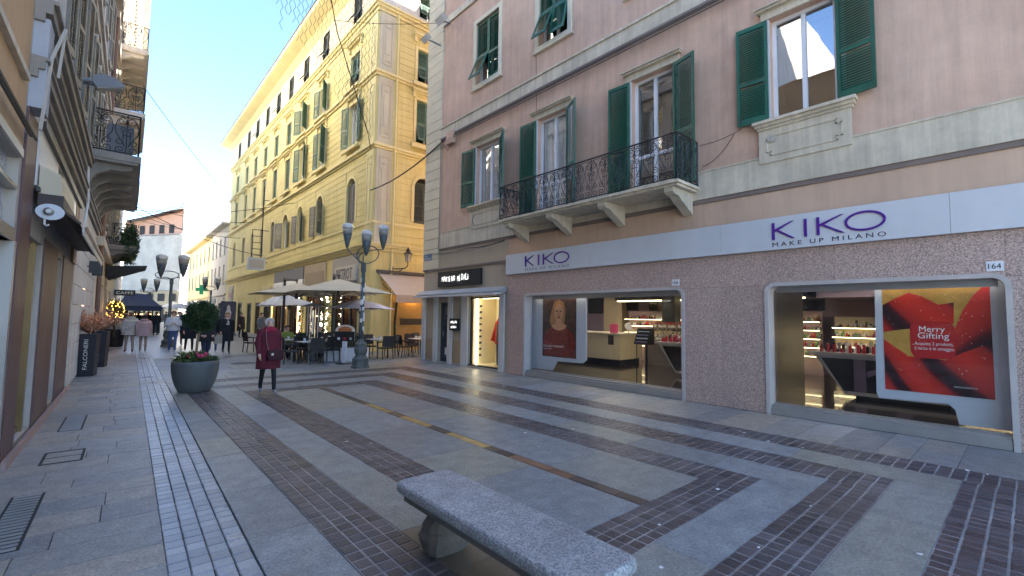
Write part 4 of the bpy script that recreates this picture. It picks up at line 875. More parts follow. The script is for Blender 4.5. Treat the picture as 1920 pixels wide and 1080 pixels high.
def arch_fill(F, u0, u1, z1, m):                                # spandrels turning a square head into a round one
    r = (u1-u0)/2; c = (u0+u1)/2; mb = MB(F); n = 8
    for s_ in (1, -1):
        for i in range(n):
            a, b = math.pi/2*i/n, math.pi/2*(i+1)/n
            p = [(c+s_*r*math.cos(a), z1-r+r*math.sin(a)), (c+s_*r*math.cos(b), z1-r+r*math.sin(b)), (c+s_*r*math.cos(b), z1), (c+s_*r, z1) if i == 0 else (c+s_*r*math.cos(a), z1)]
            mb.prism(p, -.2, .003, 'y')
    mb.build('arch_spandrel', m, yel)
    t_ = MB(F); n = 14
    for i in range(n):
        a, b = math.pi*i/n, math.pi*(i+1)/n; f = lambda q, k: (c+(r+k)*math.cos(q), z1-r+(r+k)*math.sin(q)); t_.prism([f(a, 0), f(b, 0), f(b, .16), f(a, .16)], .004, .05, 'y')
    for a in (u0-.16, u1): t_.box(a, a+.16, .004, .05, z1-2.35, z1-r)
    t_.build('arch_surround', YELT, yel)
def ywin(F, c, li, mode, M):
    z0, z1, w_ = lev[li]; u0, u1 = c-w_/2, c+w_/2
    if mode != 'closed': casement(F, yel, u0, u1, z0, z1, -.16, curtain=(mode == 'open' and li == 1))
    else: MB(F).add([(u0, -.24, z0), (u1, -.24, z0), (u1, -.24, z1), (u0, -.24, z1)], [(0, 1, 2, 3)]).build('window', DARK, yel)
    if li == 0: arch_fill(F, u0, u1, z1, YEL)
    else:
        t_ = MB(F)
        if li < 3:
            for a in ((u0-.15, u0-.001, z0, z1+.12), (u1+.001, u1+.15, z0, z1+.12), (u0, u1, z1+.001, z1+.12)): t_.box(a[0], a[1], .002, .05, a[2], a[3])
            hz = z1+(.55 if li == 2 else .3); t_.box(u0-.25, u1+.25, .003, .16, hz, hz+.08); t_.box(u0-.32, u1+.32, .003, .26, hz+.081, hz+.17); t_.box(u0-.25, u0-.1, .003, .12, hz-.25, hz-.001); t_.box(u1+.1, u1+.25, .003, .12, hz-.25, hz-.001)
            t_.box(u0-.35, u1+.35, .205, .3, z0-.37, z0-.24); t_.box(u0-.3, u1+.3, .003, .2, z0-.238, z0-.12); t_.build('window_surround', YELT, yel)
    hw = w_/2-.01; h = z1-z0-.04
    if mode == 'closed' or mode == 'flap':
        for j in (0, 1):
            a = u0+.01+j*hw
            if mode == 'flap':
                shutter(F, yel, a, -.1, z0+h*.45, hw, h*.55, 0, 1, M, .06, None); flap(F, yel, a, a+hw, -.05, z0+.02, z0+h*.45, .3+.2*j, M)
            else: shutter(F, yel, a, -.1, z0+.02, hw, h if li else h-.25, 0, 1, M, .06)
    else:
        zz = h if li else h-.5
        shutter(F, yel, u1+.02, .06, z0+.02, hw, zz, rnd.uniform(3, 40), 1, M, .06); shutter(F, yel, u0-.02, .06, z0+.02, hw, zz, rnd.uniform(5, 45), -1, M, .06)
modes = {0: ['closed', 'open', 'open', 'open', 'closed', 'closed', 'closed', 'closed', 'closed'], 1: ['open', 'open', 'open', 'closed', 'closed', 'closed', 'closed', 'closed', 'closed'],
         2: ['flap', 'open', 'open', 'closed', 'closed', 'closed', 'closed', 'closed', 'closed'], 3: ['flap', 'flap', 'flap', 'closed', 'flap', 'closed', 'flap', 'closed', 'closed']}
for li in range(4):
    for c, md in zip(cols, modes[li]): ywin(FP, c, li, md, (GREYS, GREENF, GREENF, DGREY)[li])
    for c, md in ((11.95, 'closed' if li < 1 else 'flap'), (15.6, 'closed')): ywin(FS, c, li, md, (DGREY, GREENF, GREENF, GREENF)[li])
# ground floor shop fronts
BROWNG = glass('dark_shop_glass', (.5, .45, .4), .04)
lamp_spots = []
for i, (a, b, z0, z1) in enumerate(shops):
    f = MB(FP); f.box(a, a+.09, -.18, -.05, z0, z1); f.box(b-.09, b, -.18, -.05, z0, z1); f.box(a, b, -.18, -.05, z1-.12, z1)
    for k in range(1, 3): u = a+(b-a)*k/3; f.box(u-.03, u+.03, -.17, -.06, z0, z1-.12)
    fr_ = f.build('shop_front', (DGREY, mat('brown_timber', (.09, .05, .03), .5, .3), DGREY, IRON)[i % 4], yel); MB(FP).box(a+.05, b-.05, -.12, -.112, z0+.02, z1-.1).build('pane', BROWNG, fr_)
    r_ = MB(FP); q = [(a-.2, -2.6), (b+.2, -2.6)]
    r_.add([(a-.2, -.2, .02), (b+.2, -.2, .02), (b+.2, -2.6, .02), (a-.2, -2.6, .02), (a-.2, -.2, z1+.1), (b+.2, -.2, z1+.1), (b+.2, -2.6, z1+.1), (a-.2, -2.6, z1+.1)], [(0, 1, 2, 3), (4, 5, 6, 7), (3, 2, 6, 7), (0, 3, 7, 4), (1, 2, 6, 5)])
    r_.build('shop_room', mat('warm_room', (.25, .13, .07), .7, .3, 2), fr_)
    MB(FP).box(a+.4, b-.4, -1.4, -1.2, z1-.2, z1-.15).build('lamp', glow('warm_shop_lamp', (1, .65, .3), 4), fr_)
    for k in range(4): u = rnd.uniform(a+.2, b-.3); MB(FP).box(u, u+.3, -1.9+.1*k, -1.6+.1*k, .02, rnd.uniform(.8, 1.8)).build('shelf', (DARK, BEIGE, PR[0], PR[4])[k], fr_)
for a, b, z0, z1, m in ((30.3, 37.1, 3.95, 4.72, mat('grey_fascia', (.17, .17, .18), .6, .1)), (26.3, 30.0, 3.3, 4.72, mat('taupe_panel', (.45, .36, .24), .7, .1)), (21.8, 25.3, 3.3, 4.72, GREYP), (38.0, 40.5, 3.2, 3.9, YELT), (52.0, 54.2, 2.75, 4.4, GREYP)): MB(FP).box(a, b, .023, .09, z0, z1).build('fascia', m, yel)
MB(FP).box(26.6, 29.7, .091, .12, 3.35, 4.2).build('fascia_frame', mat('taupe2', (.36, .28, .18), .7, .1), yel)
bs = thing('bistro_sign', 'pale fascia sign with dark lettering at the corner of the yellow house', 'sign', FP @ Vector((23.3, .1, 3.45))); MB(FP).box(21.95, 24.6, .092, .2, 3.42, 4.2).build('panel', mat('cream_sign', (.55, .5, .42), .6, .1), bs); text('lettering', 'BISTROT', .4, tmat(FP, 24.35, .201, 3.52, True), mat('grey_text', (.10, .09, .08), .6), bs, .01, width=2.1, height=.55)
gb = thing('glitter_sign', 'silver sequinned panel under the grey fascia of the yellow house', 'sign', FP @ Vector((33.7, .1, 3.3))); MB(FP).box(30.3, 37.1, .03, .1, 3.05, 3.93).build('panel', mat('sequins', (.5, .5, .5), .3, .3, 9, .6, 30, metal=.5, spk=.5, spks=12), gb)
for k, (u, z) in enumerate(((52.9, 3.2), )): t = thing('red_logo_sign', 'grey sign with a small red emblem at the far end of the yellow house', 'sign', FP @ Vector((u, .1, z))); MB(FP).box(u-.7, u+.7, .092, .14, z-.3, z+.9).build('panel', GREYP, t); MB(FP).box(u-.25, u+.25, .141, .16, z+.05, z+.5).build('emblem', PR[0], t)
for u in (31.3, 34.6, 37.5): MB(FP).box(u, u+.06, -.02, .03, .3, 2.6).build('light_strip', glow('orange_light', (1, .45, .12), 3), yel)
# little market-style awnings over the far shop fronts
for k, (u0, u1, z) in enumerate(((30.5, 33.6, 2.95), (33.9, 37.0, 2.95))):
    t = thing('white_shop_awning', ('white and grey striped awning of the yellow house, the one next to the bistro bays', 'white and grey striped awning of the yellow house, the one further from the corner')[k], 'awning', FP @ Vector(((u0+u1)/2, .1, z)), 'white shop awnings on the yellow house'); n = 6
    for i in range(n):
        a, b = u0+(u1-u0)*i/n, u0+(u1-u0)*(i+1)/n; MB(FP).prism([(.1, z), (1.0, z-.55), (1.0, z-.75), (.985, z-.75), (.985, z-.56), (.1, z-.02)], a, b-.003, 'x').build('stripe', WHITE if i % 2 else mat('grey_canvas', (.36, .38, .4), .8), t)
# wall lantern on a bracket and the projecting sign frame
ln = thing('wall_lantern', 'black wrought-iron wall lantern on the side of the yellow house', 'lamp', (11.0, 20.3, 4.1)); LY = 20.05
ct_ = on_y(765, 485, LY); cx_, cz_ = ct_.x, ct_.z
MB().lathe([(.08, -.02), (.12, 0), (.17, .36), (.19, .37)], 6, Matrix.Translation((cx_, LY, cz_-.15))).build('glass', mat('lantern_glass', (.45, .43, .38), .25), ln)
MB().lathe([(.24, .22), (.22, .24), (.13, .33), (.1, .36), (.11, .42), (.05, .48), (.02, .56)], 8, Matrix.Translation((cx_, LY, cz_))).build('roof', BLACK, ln)
for k in range(6): a = k*math.pi/3; MB().tube([(cx_+.11*math.cos(a), LY+.11*math.sin(a), cz_-.16), (cx_+.18*math.cos(a), LY+.18*math.sin(a), cz_+.22)], .01, 4).build('bar', BLACK, ln)
MB().tube([(cx_, LY, cz_-.17), (cx_, LY, cz_-.35), (cx_-.1, LY+.1, cz_-.48), (cx_-.35, 20.3, cz_-.5), (cx_-.62, 20.46, cz_-.52)], .025, 6).tube([(cx_-.62, 20.46, cz_-.85), (cx_-.45, 20.38, cz_-.75), (cx_-.2, 20.2, cz_-.52)], .02, 6).box(cx_-.66, cx_-.58, 20.42, 20.474, cz_-.95, cz_-.4).build('bracket', BLACK, ln)
sf = thing('projecting_sign', 'thin metal ladder frame holding a pale hanging sign on the yellow house', 'sign', FP @ Vector((39.5, 0, 4.5)))
Y0 = 39.6; a = on_y(463, 505, Y0); b = on_y(497, 487, Y0); mb = MB()
x0, x1, zt, zb_ = on_y(474, 430, Y0).x, on_y(492, 430, Y0).x, on_y(474, 430, Y0).z, on_y(474, 490, Y0).z
mb.tube([(x1, Y0, zb_), (x1, Y0, on_y(493, 350, Y0).z)], .05, 6); mb.tube([(x0, Y0, zb_), (x0, Y0, zt)], .03, 6)
for k in range(6): z = zb_+(zt-zb_)*k/5; mb.tube([(x0, Y0, z), (x1, Y0, z)], .025, 5)
for z in (zb_, zt, on_y(493, 375, Y0).z): mb.tube([(x1, Y0, z), (PX-.02, Y0, z)], .03, 5)
mb.build('frame', IRON, sf); MB().box(a.x, b.x, Y0-.1, Y0+.1, min(a.z, b.z), max(a.z, b.z)+.1).build('sign_box', mat('pale_sign', (.5, .53, .56), .5), sf)
MB().box(a.x+.1, b.x-.1, Y0-.12, Y0-.101, min(a.z, b.z)+.15, max(a.z, b.z)-.05).build('sign_face', GREYP, sf)

# ------------------------------------------------------------------ café in the side lane
AW = mat('beige_canvas', (.50, .42, .34), .85, .06, 1.5, .05, streak=.05)
aw = thing('cafe_awning', 'beige retractable awning over the café tables in the side lane', 'awning', (10.6, 19.8, 2.6))
AX0, AX1 = 9.55, 12.6
MB().prism([(20.44, 3.68), (20.44, 3.72), (18.6, 2.62), (18.6, 2.58)], AX0, AX1, 'x').build('canvas', AW, aw); MB().box(AX0, AX1, 18.57, 18.598, 2.28, 2.6).build('valance', AW, aw); MB().box(AX0-.1, AX1+.1, 20.3, 20.47, 3.725, 3.86).build('cassette', mat('dark_grey_metal', (.07, .07, .08), .5), aw)
for x in (AX0+.2, AX1-.2): MB().tube([(x, 20.35, 3.2), (x, 19.5, 2.75), (x, 18.65, 2.56)], .025, 6).build('arm', STEEL, aw)
cw = yel
MB(FS).box(10.3, 12.28, .023, .06, .1, 2.7).build('lattice_backing', mat('ochre_wall', (.55, .36, .12), .7, .1), cw)
mb = MB(FS)
for k in range(-8, 14):
    for s_ in (1, -1):
        pts = [(10.35+.16*k+t*.16*s_ if s_ > 0 else 12.25-.16*k-t*.16, .07, .15+.16*t) for t in range(0, 16)]
        pts = [p for p in pts if 10.35 < p[0] < 12.25]
        if len(pts) > 1: mb.tube([pts[0], pts[-1]], .012, 4)
stuff(mb.build('lattice', mat('cane', (.45, .33, .16), .7), cw))
MB(FS).box(10.75, 11.9, .085, .13, 1.25, 1.55).build('menu_board', BLACK, cw); MB(FS).tube([(10.5, .1, .1), (10.45, .1, 1.2), (10.52, .1, 2.4)], .05, 6).build('vine', mat('vine_leaf', (.03, .05, .02), .8), cw)
f = MB(FS); f.box(12.3, 12.4, -.15, -.05, .02, 2.6); f.box(13.5, 13.6, -.15, -.05, .02, 2.6); f.box(12.9, 12.97, -.15, -.05, .02, 2.6); f.build('door_frame', DARK, cw); MB(FS).add([(12.2, -1.5, .02), (13.7, -1.5, .02), (13.7, -1.5, 2.7), (12.2, -1.5, 2.7)], [(0, 1, 2, 3)]).build('room_back', mat('dark_red_room', (.10, .02, .015), .7), cw); MB(FS).box(12.5, 13.2, -1.3, -1.25, 1.75, 1.8).build('neon', glow('red_neon', (1, .08, .03), 3), cw)
MB(FS).lathe([(.05, 0), (.11, .1), (.05, .24)], 10, Matrix.Translation((11.3, .3, 2.45))).build('wall_lamp', glow('amber_lamp', (1, .5, .12), 10), cw)
# chairs
WICK = mat('dark_wicker', (.028, .024, .024), .6, .3, 12, .6, 60)
ch0 = thing('cafe_chair', 'dark woven café chair', 'chair', (0, 0, 0), 'dark woven chairs of the café terrace')
MB().cham(-.23, .23, -.22, .22, .40, .45, .015).build('seat', WICK, ch0)
mb = MB(); mb.loft([[(x, y+.02*(1-(x/.23)**2)*-1, z) for x, y in ((-.23, .2+o), (-.1, .225+o), (.1, .225+o), (.23, .2+o), (.23, .235+o), (.1, .26+o), (-.1, .26+o), (-.23, .235+o))] for z, o in ((.5, 0), (.65, .015), (.8, .04), (.9, .06))]); mb.build('backrest', WICK, ch0)
for sx in (-1, 1):
    MB().tube([(sx*.21, -.2, .42), (sx*.22, -.21, 0)], .018, 6).build('leg', WICK, ch0); MB().tube([(sx*.21, .22, .52), (sx*.21, .2, .4), (sx*.22, .24, 0)], .018, 6).build('leg', WICK, ch0)
    MB().tube([(sx*.23, .24, .66), (sx*.25, 0, .66), (sx*.24, -.18, .64), (sx*.22, -.2, .44)], .02, 6).build('armrest', WICK, ch0)
tb0 = thing('cafe_table', 'small café table with pale top and metal foot', 'table', (0, 0, 0), 'pale café tables on the terrace')
MB().cham(-.35, .35, -.35, .35, .72, .75, .006).build('table_top', mat('pale_laminate', (.62, .60, .56), .35, .06), tb0); MB().tube([(0, 0, .03), (0, 0, .72)], .03, 8).build('column', ALU, tb0); MB().lathe([(.22, 0), (.22, .012), (.05, .035)], 14).build('foot', ALU, tb0)
tables = [(5.35, 16.85, 'the table at the terrace edge'), (6.2, 17.6, 'the pale table beside the patio heater'), (5.3, 18.6, 'the pale table of the guest in green'), (6.4, 19.6, 'the pale table under both big parasols'), (5.2, 20.6, 'the table nearest the street'),
          (8.15, 17.35, 'the pale table by the lilac parasol'), (9.9, 17.1, 'the pale table beside the corner shop'), (6.3, 21.6, 'the table behind the further parasol'), (7.6, 20.2, 'the table against the yellow house front'), (11.0, 18.4, 'the table before the lattice wall')]
first = [True, True]
def use(proto, k):
    if first[k]: first[k] = False; return proto
    return copy_tree(proto)
for x, y, nm in tables:
    t = use(tb0, 1); place(t, x, y, 0, rnd.uniform(-.1, .1)); t['label'] = 'small café table, '+nm
    for dx, dy, a, sd_ in ((.05, -.62, 180, 'on the plaza side of'), (.62, .03, -90, 'on the house side of'), (-.62, -.02, 90, 'on the street side of'), (0, .62, 0, 'behind')):
        if (dx < -.3 and x < 5.25) or rnd.random() < .06: continue
        c = use(ch0, 0); place(c, x+dx, y+dy, 0, R(a+rnd.uniform(-14, 14))); c['label'] = 'dark woven chair %s %s' % (sd_, nm)
c = copy_tree(ch0); place(c, 4.75, 22.6, 0, R(100)); c['label'] = 'dark woven café chair standing out in the street away from the tables'
# small things on the tables
for i, (x, y, nm) in enumerate(tables):
    t = thing('table_set', 'white menu card and napkin holder on '+nm, 'table set', (x, y, .75), 'menu cards on the café tables')
    MB().prism([(-.06, 0), (.06, 0), (.0, .15)], -.05, .05, 'y', Matrix.Translation((x+.1, y, .751))).build('menu_card', PWH, t); MB().lathe([(.035, 0), (.04, .1)], 10, Matrix.Translation((x-.12, y+.08, .751))).build('napkin_holder', WHITE, t)
# cantilever parasols
CANV = mat('cream_canvas', (.60, .53, .38), .85, .05, 2, .05)
POST = mat('dark_bronze', (.045, .04, .042), .5, .2)
def parasol(x, y, hw, z0, z1, m, label, group, pole=None, ribs=True, nm='parasol', valance=.0):
    t = thing(nm, label, 'parasol', (x, y, 0), group); c = [(-hw, -hw), (0, -hw*1.0), (hw, -hw), (hw, 0), (hw, hw), (0, hw), (-hw, hw), (-hw, 0)]
    mb = MB(); top = (x, y, z1); mid = [(x+a*.5, y+b*.5, z0+(z1-z0)*.52) for a, b in c]; ed = [(x+a, y+b, z0+(.05 if 0 in (a, b) else 0)) for a, b in c]
    vs = [top]+mid+ed; fs = [(0, 1+i, 1+(i+1) % 8) for i in range(8)]+[(1+i, 9+i, 9+(i+1) % 8, 1+(i+1) % 8) for i in range(8)]
    lo = [(a, b, c_-.012) for a, b, c_ in vs]; n = len(vs); mb.add(vs+lo, fs+[tuple(n+i for i in q)[::-1] for q in fs]+[(9+i, 9+(i+1) % 8, n+9+(i+1) % 8, n+9+i) for i in range(8)]); mb.build('canopy', m, t)
    if ribs:
        for a, b in c:
            MB().tube([(x, y, z1-.06), (x+a*.5, y+b*.5, z0+(z1-z0)*.52-.03), (x+a*.98, y+b*.98, z0-.005)], .014, 5).build('rib', POST, t); MB().tube([(x, y, z0-.12), (x+a*.45, y+b*.45, z0+(z1-z0)*.55-.04)], .012, 5).build('strut', POST, t)
        MB().lathe([(.05, z0-.18), (.06, z0-.1), (.03, z1-.02)], 8, Matrix.Translation((x, y, 0))).build('hub', POST, t)
    if pole == 'centre': MB().tube([(x, y, 0), (x, y, z1-.02)], .03, 8).build('pole', ALU if m is not CANV else POST, t); MB().lathe([(.25, 0), (.25, .06), (.06, .09)], 14, Matrix.Translation((x, y, .002))).build('base', STEEL, t)
    elif pole:
        px_, py_, arm = pole; MB().tube([(px_, py_, 0), (px_, py_, z1+.32)], .06, 6).build('mast', POST, t); MB().tube([(px_, py_, z1+.27), (x, y, z1+.12)], .05, 6).build('arm', POST, t); MB().tube([(x, y, z1+.16), (x, y, z1-.1)], .03, 6).build('hanger', POST, t)
        MB().box(px_-.4, px_+.4, py_-.4, py_+.4, .002, .08).build('base', POST, t)
    return t
parasol(6.6, 17.6, 1.55, 2.52, 3.08, CANV, 'big cream cantilever parasol behind the street lamp, its dark arm above', 'big cream parasols', (7.05, 19.3, 1))
parasol(6.0, 20.75, 1.55, 2.52, 3.02, CANV, 'big cream parasol further along the terrace, beside the yellow house', 'big cream parasols', (6.0, 22.55, 1))
parasol(7.85, 18.45, 1.05, 1.95, 2.38, mat('lilac_canvas', (.64, .62, .70), .85, .05), 'smaller pale lilac parasol beside the street lamp', None, 'centre')
parasol(6.9, 25.0, 1.3, 2.1, 2.6, mat('white_canvas', (.62, .62, .60), .85, .05), 'white parasol in front of the far shop fronts of the yellow house', None, 'centre', nm='parasol')
# menu stand with a pizza picture, white planter boxes, patio heater
mp = on_z(645, 682); ms = thing('menu_stand', 'menu stand with an oval food picture on a white post', 'sign', (mp.x, mp.y, 0)); Mm = Matrix.Translation((mp.x, mp.y, 0)) @ Matrix.Rotation(R(-37), 4, 'Z')
MB().box(-.075, .075, -.03, .03, .02, .78, Mm).build('post', WHITE, ms); MB().lathe([(.28, 0), (.28, .02), (.08, .04)], 16, Mm).build('foot', BLACK, ms)
MB().box(-.33, .33, -.035, .035, .78, 1.12, Mm).build('panel', BLACK, ms); MB().lathe([(.33, -.02), (.33, .02)], 20, Mm @ Matrix.Translation((0, 0, 1.15)) @ Matrix.Rotation(R(90), 4, 'X') @ Matrix.Diagonal((1, .6, 1, 1))).build('plate', mat('plate_print', (.7, .62, .5), .5), ms)
MB().lathe([(.2, .021), (.2, .026)], 18, Mm @ Matrix.Translation((0, 0, 1.17)) @ Matrix.Rotation(R(90), 4, 'X') @ Matrix.Diagonal((1.2, .6, 1, 1))).build('pizza_print', mat('pizza_print', (.5, .16, .05), .5, .5, 30), ms)
for k, m in ((-.2, WHITE), (0, PR[0]), (.2, MATS['sequins'])): MB().lathe([(.05, .036), (.05, .042)], 12, Mm @ Matrix.Translation((k, 0, .87)) @ Matrix.Rotation(R(90), 4, 'X')).build('badge', m, ms)
for k, ch_ in enumerate('PIZZERIA'): text('letter', ch_, .07, Mm @ Matrix.Translation((-.025, -.031, .68-.075*k)) @ Matrix.Rotation(R(90), 4, 'X'), mat('blue_print', (.05, .1, .4), .5), ms, .001)
def planter_box(x, y, l, w_, h, rz, m, label):
    t = thing('planter_box', label, 'planter', (x, y, 0)); M = Matrix.Translation((x, y, 0)) @ Matrix.Rotation(rz, 4, 'Z')
    MB().add([(-l/2, -w_/2, 0), (l/2, -w_/2, 0), (l/2, w_/2, 0), (-l/2, w_/2, 0), (-l/2-.02, -w_/2-.02, h), (l/2+.02, -w_/2-.02, h), (l/2+.02, w_/2+.02, h), (-l/2-.02, w_/2+.02, h)], [(0, 1, 5, 4), (1, 2, 6, 5), (2, 3, 7, 6), (3, 0, 4, 7), (0, 1, 2, 3)], M).build('box', m, t); MB().box(-l/2, l/2, -w_/2, w_/2, h-.05, h-.03, M).build('soil', mat('soil', (.03, .022, .015), .95), t); return t, M
LEAF = [mat('leaf_%d' % i, c, .5, .3, 9, .1, rn=.35) for i, c in enumerate(((.035, .085, .022), (.055, .115, .03), (.02, .05, .018), (.10, .15, .04)))]
def leaf(mb, p, d, l, w_, up=Vector((0, 0, 1))):
    d = d.normalized(); s_ = d.cross(up); s_ = s_.normalized() if s_.length > 1e-4 else Vector((1, 0, 0)); q = p+d*l*.5; n = s_.cross(d)
    mb.add([p, q+s_*w_/2+n*l*.06, p+d*l, q-s_*w_/2+n*l*.06], [(0, 1, 2, 3)])
def crown(c, rx, ry, rz, n, l, w_, m, par, name='crown', shellp=.65, keep=lambda p: True, fixn=False):
    mb = MB()
    for i in range(n):
        a = rnd.uniform(0, 6.283); ct = rnd.uniform(-1, 1); st = math.sqrt(1-ct*ct); r = (shellp+(1-shellp)*rnd.random()**.5)*(1+.10*math.sin(3*a+5*ct)+.07*math.sin(7*a-4*ct))
        v = Vector((st*math.cos(a), st*math.sin(a), ct)); p = Vector(c)+Vector((v.x*rx, v.y*ry, v.z*rz))*r
        if keep(p): leaf(mb, p, v+Vector((rnd.gauss(0, .7), rnd.gauss(0, .7), rnd.gauss(0, .5))), l*rnd.uniform(.6, 1.3), w_*rnd.uniform(.7, 1.3), Vector((rnd.gauss(0, 1), rnd.gauss(0, 1), 1)))
    return mb.build(name, m, par, fix=False)
tb, M = planter_box(6.7, 16.85, 1.5, .4, .48, R(-35), WHITE, 'long white planter box behind the menu stand'); crown((6.7, 16.85, .62), .7, .3, .3, 700, .08, .03, LEAF[2], tb, 'foliage', .3)
ht = thing('patio_heater', 'tall patio heater with a glass tube between the café tables', 'heater', (5.75, 17.75, 0)); T_ = Matrix.Translation((5.75, 17.75, 0))
MB().lathe([(.24, 0), (.24, .05), (.2, .6), (.19, .62)], 14, T_).build('base', STEEL, ht); MB().lathe([(.09, .62), (.09, 1.85)], 12, T_).build('tube', glass('tube_glass', (.8, .78, .75), .1), ht); MB().lathe([(.42, 1.98), (.4, 2.01), (.1, 2.1), (.02, 2.11)], 16, T_).build('hood', STEEL, ht)
for k in range(4): a = R(45+90*k); MB().tube([(5.75+.2*math.cos(a), 17.75+.2*math.sin(a), .6), (5.75+.2*math.cos(a), 17.75+.2*math.sin(a), 2.0)], .012, 5).build('bar', ALU, ht)
# dark garlands and string lights round the bistro front
for k, (y, z1) in enumerate(((26.2, 3.0), (30.2, 2.9), (25.4, 2.9))):
    t = thing('garland', 'dark green lit garland on the yellow house, '+('between the second bay and the corner sign', 'beside the sequinned panel', 'next to the lettered corner sign')[k], 'garland', FP @ Vector((y, .2, 0)), 'garlands on the yellow house'); crown(FP @ Vector((y, .15, z1/2)), .16, .16, z1/2, 900, .09, .04, LEAF[2], t, 'foliage', .3)
    mb = MB()
    for i in range(28): mb.ball(FP @ Vector((y+rnd.uniform(-.14, .14), .22+rnd.uniform(0, .08), rnd.uniform(.3, z1))), .022, 5, 4)
    stuff(mb.build('bulbs', glow('fairy_light', (1, .85, .6), 10), t))

# ------------------------------------------------------------------ street lamps
POLE = mat('lamp_pole', (.10, .125, .135), .5, .25, 5, .15, metal=.3); CUPG = mat('frosted_glass', (.62, .63, .62), .3, .05); CUPM = mat('cup_band', (.32, .31, .28), .4, .1)
def cup(t, x, y, z, s=1.0):
    T = Matrix.Translation((x, y, z)); MB().lathe([(.012*s, -.42*s), (.06*s, -.3*s), (.105*s, -.12*s), (.125*s, 0)], 14, T).build('cup', POLE, t, True)
    MB().lathe([(.125*s, .001), (.145*s, .17*s)], 14, T).build('band', CUPM, t, True); MB().lathe([(.147*s, .171*s), (.155*s, .2*s), (.14*s, .27*s), (.08*s, .31*s), (.01, .325*s)], 14, T).build('diffuser', CUPG, t, True)
def lamp_post(x, y, label, full=True, zp=3.35, rot=0):
    t = thing('street_lamp', label, 'street lamp', (x, y, 0), 'street lamps with cup-shaped heads'); T = Matrix.Translation((x, y, 0))
    base = mat('lamp_base', (.11, .12, .11), .55, .3, 6, .6, 25)
    MB().lathe([(.3, 0), (.3, .06), (.27, .1), (.27, .3), (.2, .36), (.17, .42), (.21, .5), (.22, .6), (.19, .7), (.2, .76), (.13, .84), (.1, .92)], 8, T).build('base', base, t)
    MB().tube([(x, y, .9), (x, y, 1.4), (x, y, zp)], [.085, .072, .062], 10).build('pole', POLE, t, True); MB().lathe([(.075, zp-.25), (.085, zp-.22), (.085, zp), (.05, zp+.04)], 10, T).build('collar', POLE, t)
    r2 = Vector((rt0.x, rt0.y, 0)); f2 = Vector((math.sin(YAW), math.cos(YAW), 0)); P0 = Vector((x, y, zp))
    if full:
        for a, b, zz in ((-.58, .05, 4.35), (.2, -.4, 4.05), (.53, .3, 4.36)):
            q = Vector((x, y, 0))+r2*a+f2*b; cup(t, q.x, q.y, zz, 1.15)
            ctl = [P0, P0+Vector((0, 0, .1))+(q-Vector((x, y, 0)))*(.35 if a < 0 else -.6), P0+Vector((0, 0, .5))+(q-Vector((x, y, 0)))*(.9 if a < 0 else -.3), Vector((q.x, q.y, zz-.47))]
            pts = []
            for i in range(15): s_ = i/14; pts.append(sum((ctl[k]*c_ for k, c_ in enumerate(((1-s_)**3, 3*s_*(1-s_)**2, 3*s_*s_*(1-s_), s_**3))), Vector()))
            MB().tube(pts, .02, 6).build('arm', POLE, t, True)
        mb = MB(); C = P0+Vector((0, 0, .33)); mb.tube([C+r2*(.12+.36*math.cos(k*math.pi/10))+f2*.1*math.sin(k*math.pi/10)+Vector((0, 0, .3*math.sin(k*math.pi/10))) for k in range(21)], .02, 6); mb.build('ring', POLE, t, True)
    else:
        for a, b in ((-.62, 0), (.62, 0)):
            q = Vector((x, y, 0))+r2*a*.9; cup(t, q.x, q.y, zp+.75, 1.6); MB().tube([P0, P0+(q-Vector((x, y, 0)))*.4+Vector((0, 0, .1)), Vector((q.x, q.y, zp+.1))], .022, 6).build('arm', POLE, t, True)
        C = P0+Vector((0, 0, .22)); MB().tube([C+r2*(-.25+.6*math.cos(k*math.pi/10))+Vector((0, 0, .2*math.sin(k*math.pi/10))) for k in range(21)], .022, 6).build('ring', POLE, t, True)
    return t
L1 = lamp_post(6.18, 14.35, 'three-headed grey street lamp beside the café menu stand')
mb = MB()
for k in range(16): a = rnd.uniform(3.3, 5.6); z = rnd.uniform(1.0, 2.9); M = Matrix.Translation((6.18, 14.35, z)) @ Matrix.Rotation(a, 4, 'Z'); mb.box(.074, .079, -.035, .035, -.05, .05+.06*rnd.random(), M)
stuff(mb.build('stickers', PWH, L1))
lamp_post(2.3, 28.4, 'two-headed street lamp behind the walking man in a white jacket', False, 3.35); lamp_post(2.6, 50, 'two-headed street lamp in front of the navy marquee', False, 3.35); lamp_post(6.6, 47, 'two-headed street lamp near the green pharmacy cross', False, 3.6)

# ------------------------------------------------------------------ left-hand houses (frame FL: s along, d out, z up)
LGREY = mat('grey_plaster', (.44, .40, .36), .88, .14, 1.1, .2, 40, streak=.16); LCORN = mat('grey_cornice', (.27, .245, .215), .85, .18, 2, .15, streak=.12); LWHITE = mat('weathered_plaster', (.53, .50, .47), .88, .14, 1.4, .15, streak=.22)
lA = thing('orange_building', 'orange plastered shop house with glazed fascia and blue-grey doorway', 'building', FL @ Vector((-3, 0, 0)))
ORG = mat('orange_plaster', (.50, .34, .19), .88, .1, 1, .12, streak=.08)
wall(FL, -9, -.5, 3.45, 11, [(-3.5, -2.3, 5.2, 7.4)], .2).build('wall', ORG, lA); MB(FL).box(-9, -.75, .001, .05, 4.13, 4.2).build('ledge', CREAM, lA)
wall(FL, -9, -.5, 0, 3.45, [(-2.6, -.62, .02, 2.42), (-8.5, -3.1, .4, 2.42), (-8.5, -.62, 2.55, 3.32)], .25).build('shop_wall', GREYP, lA)
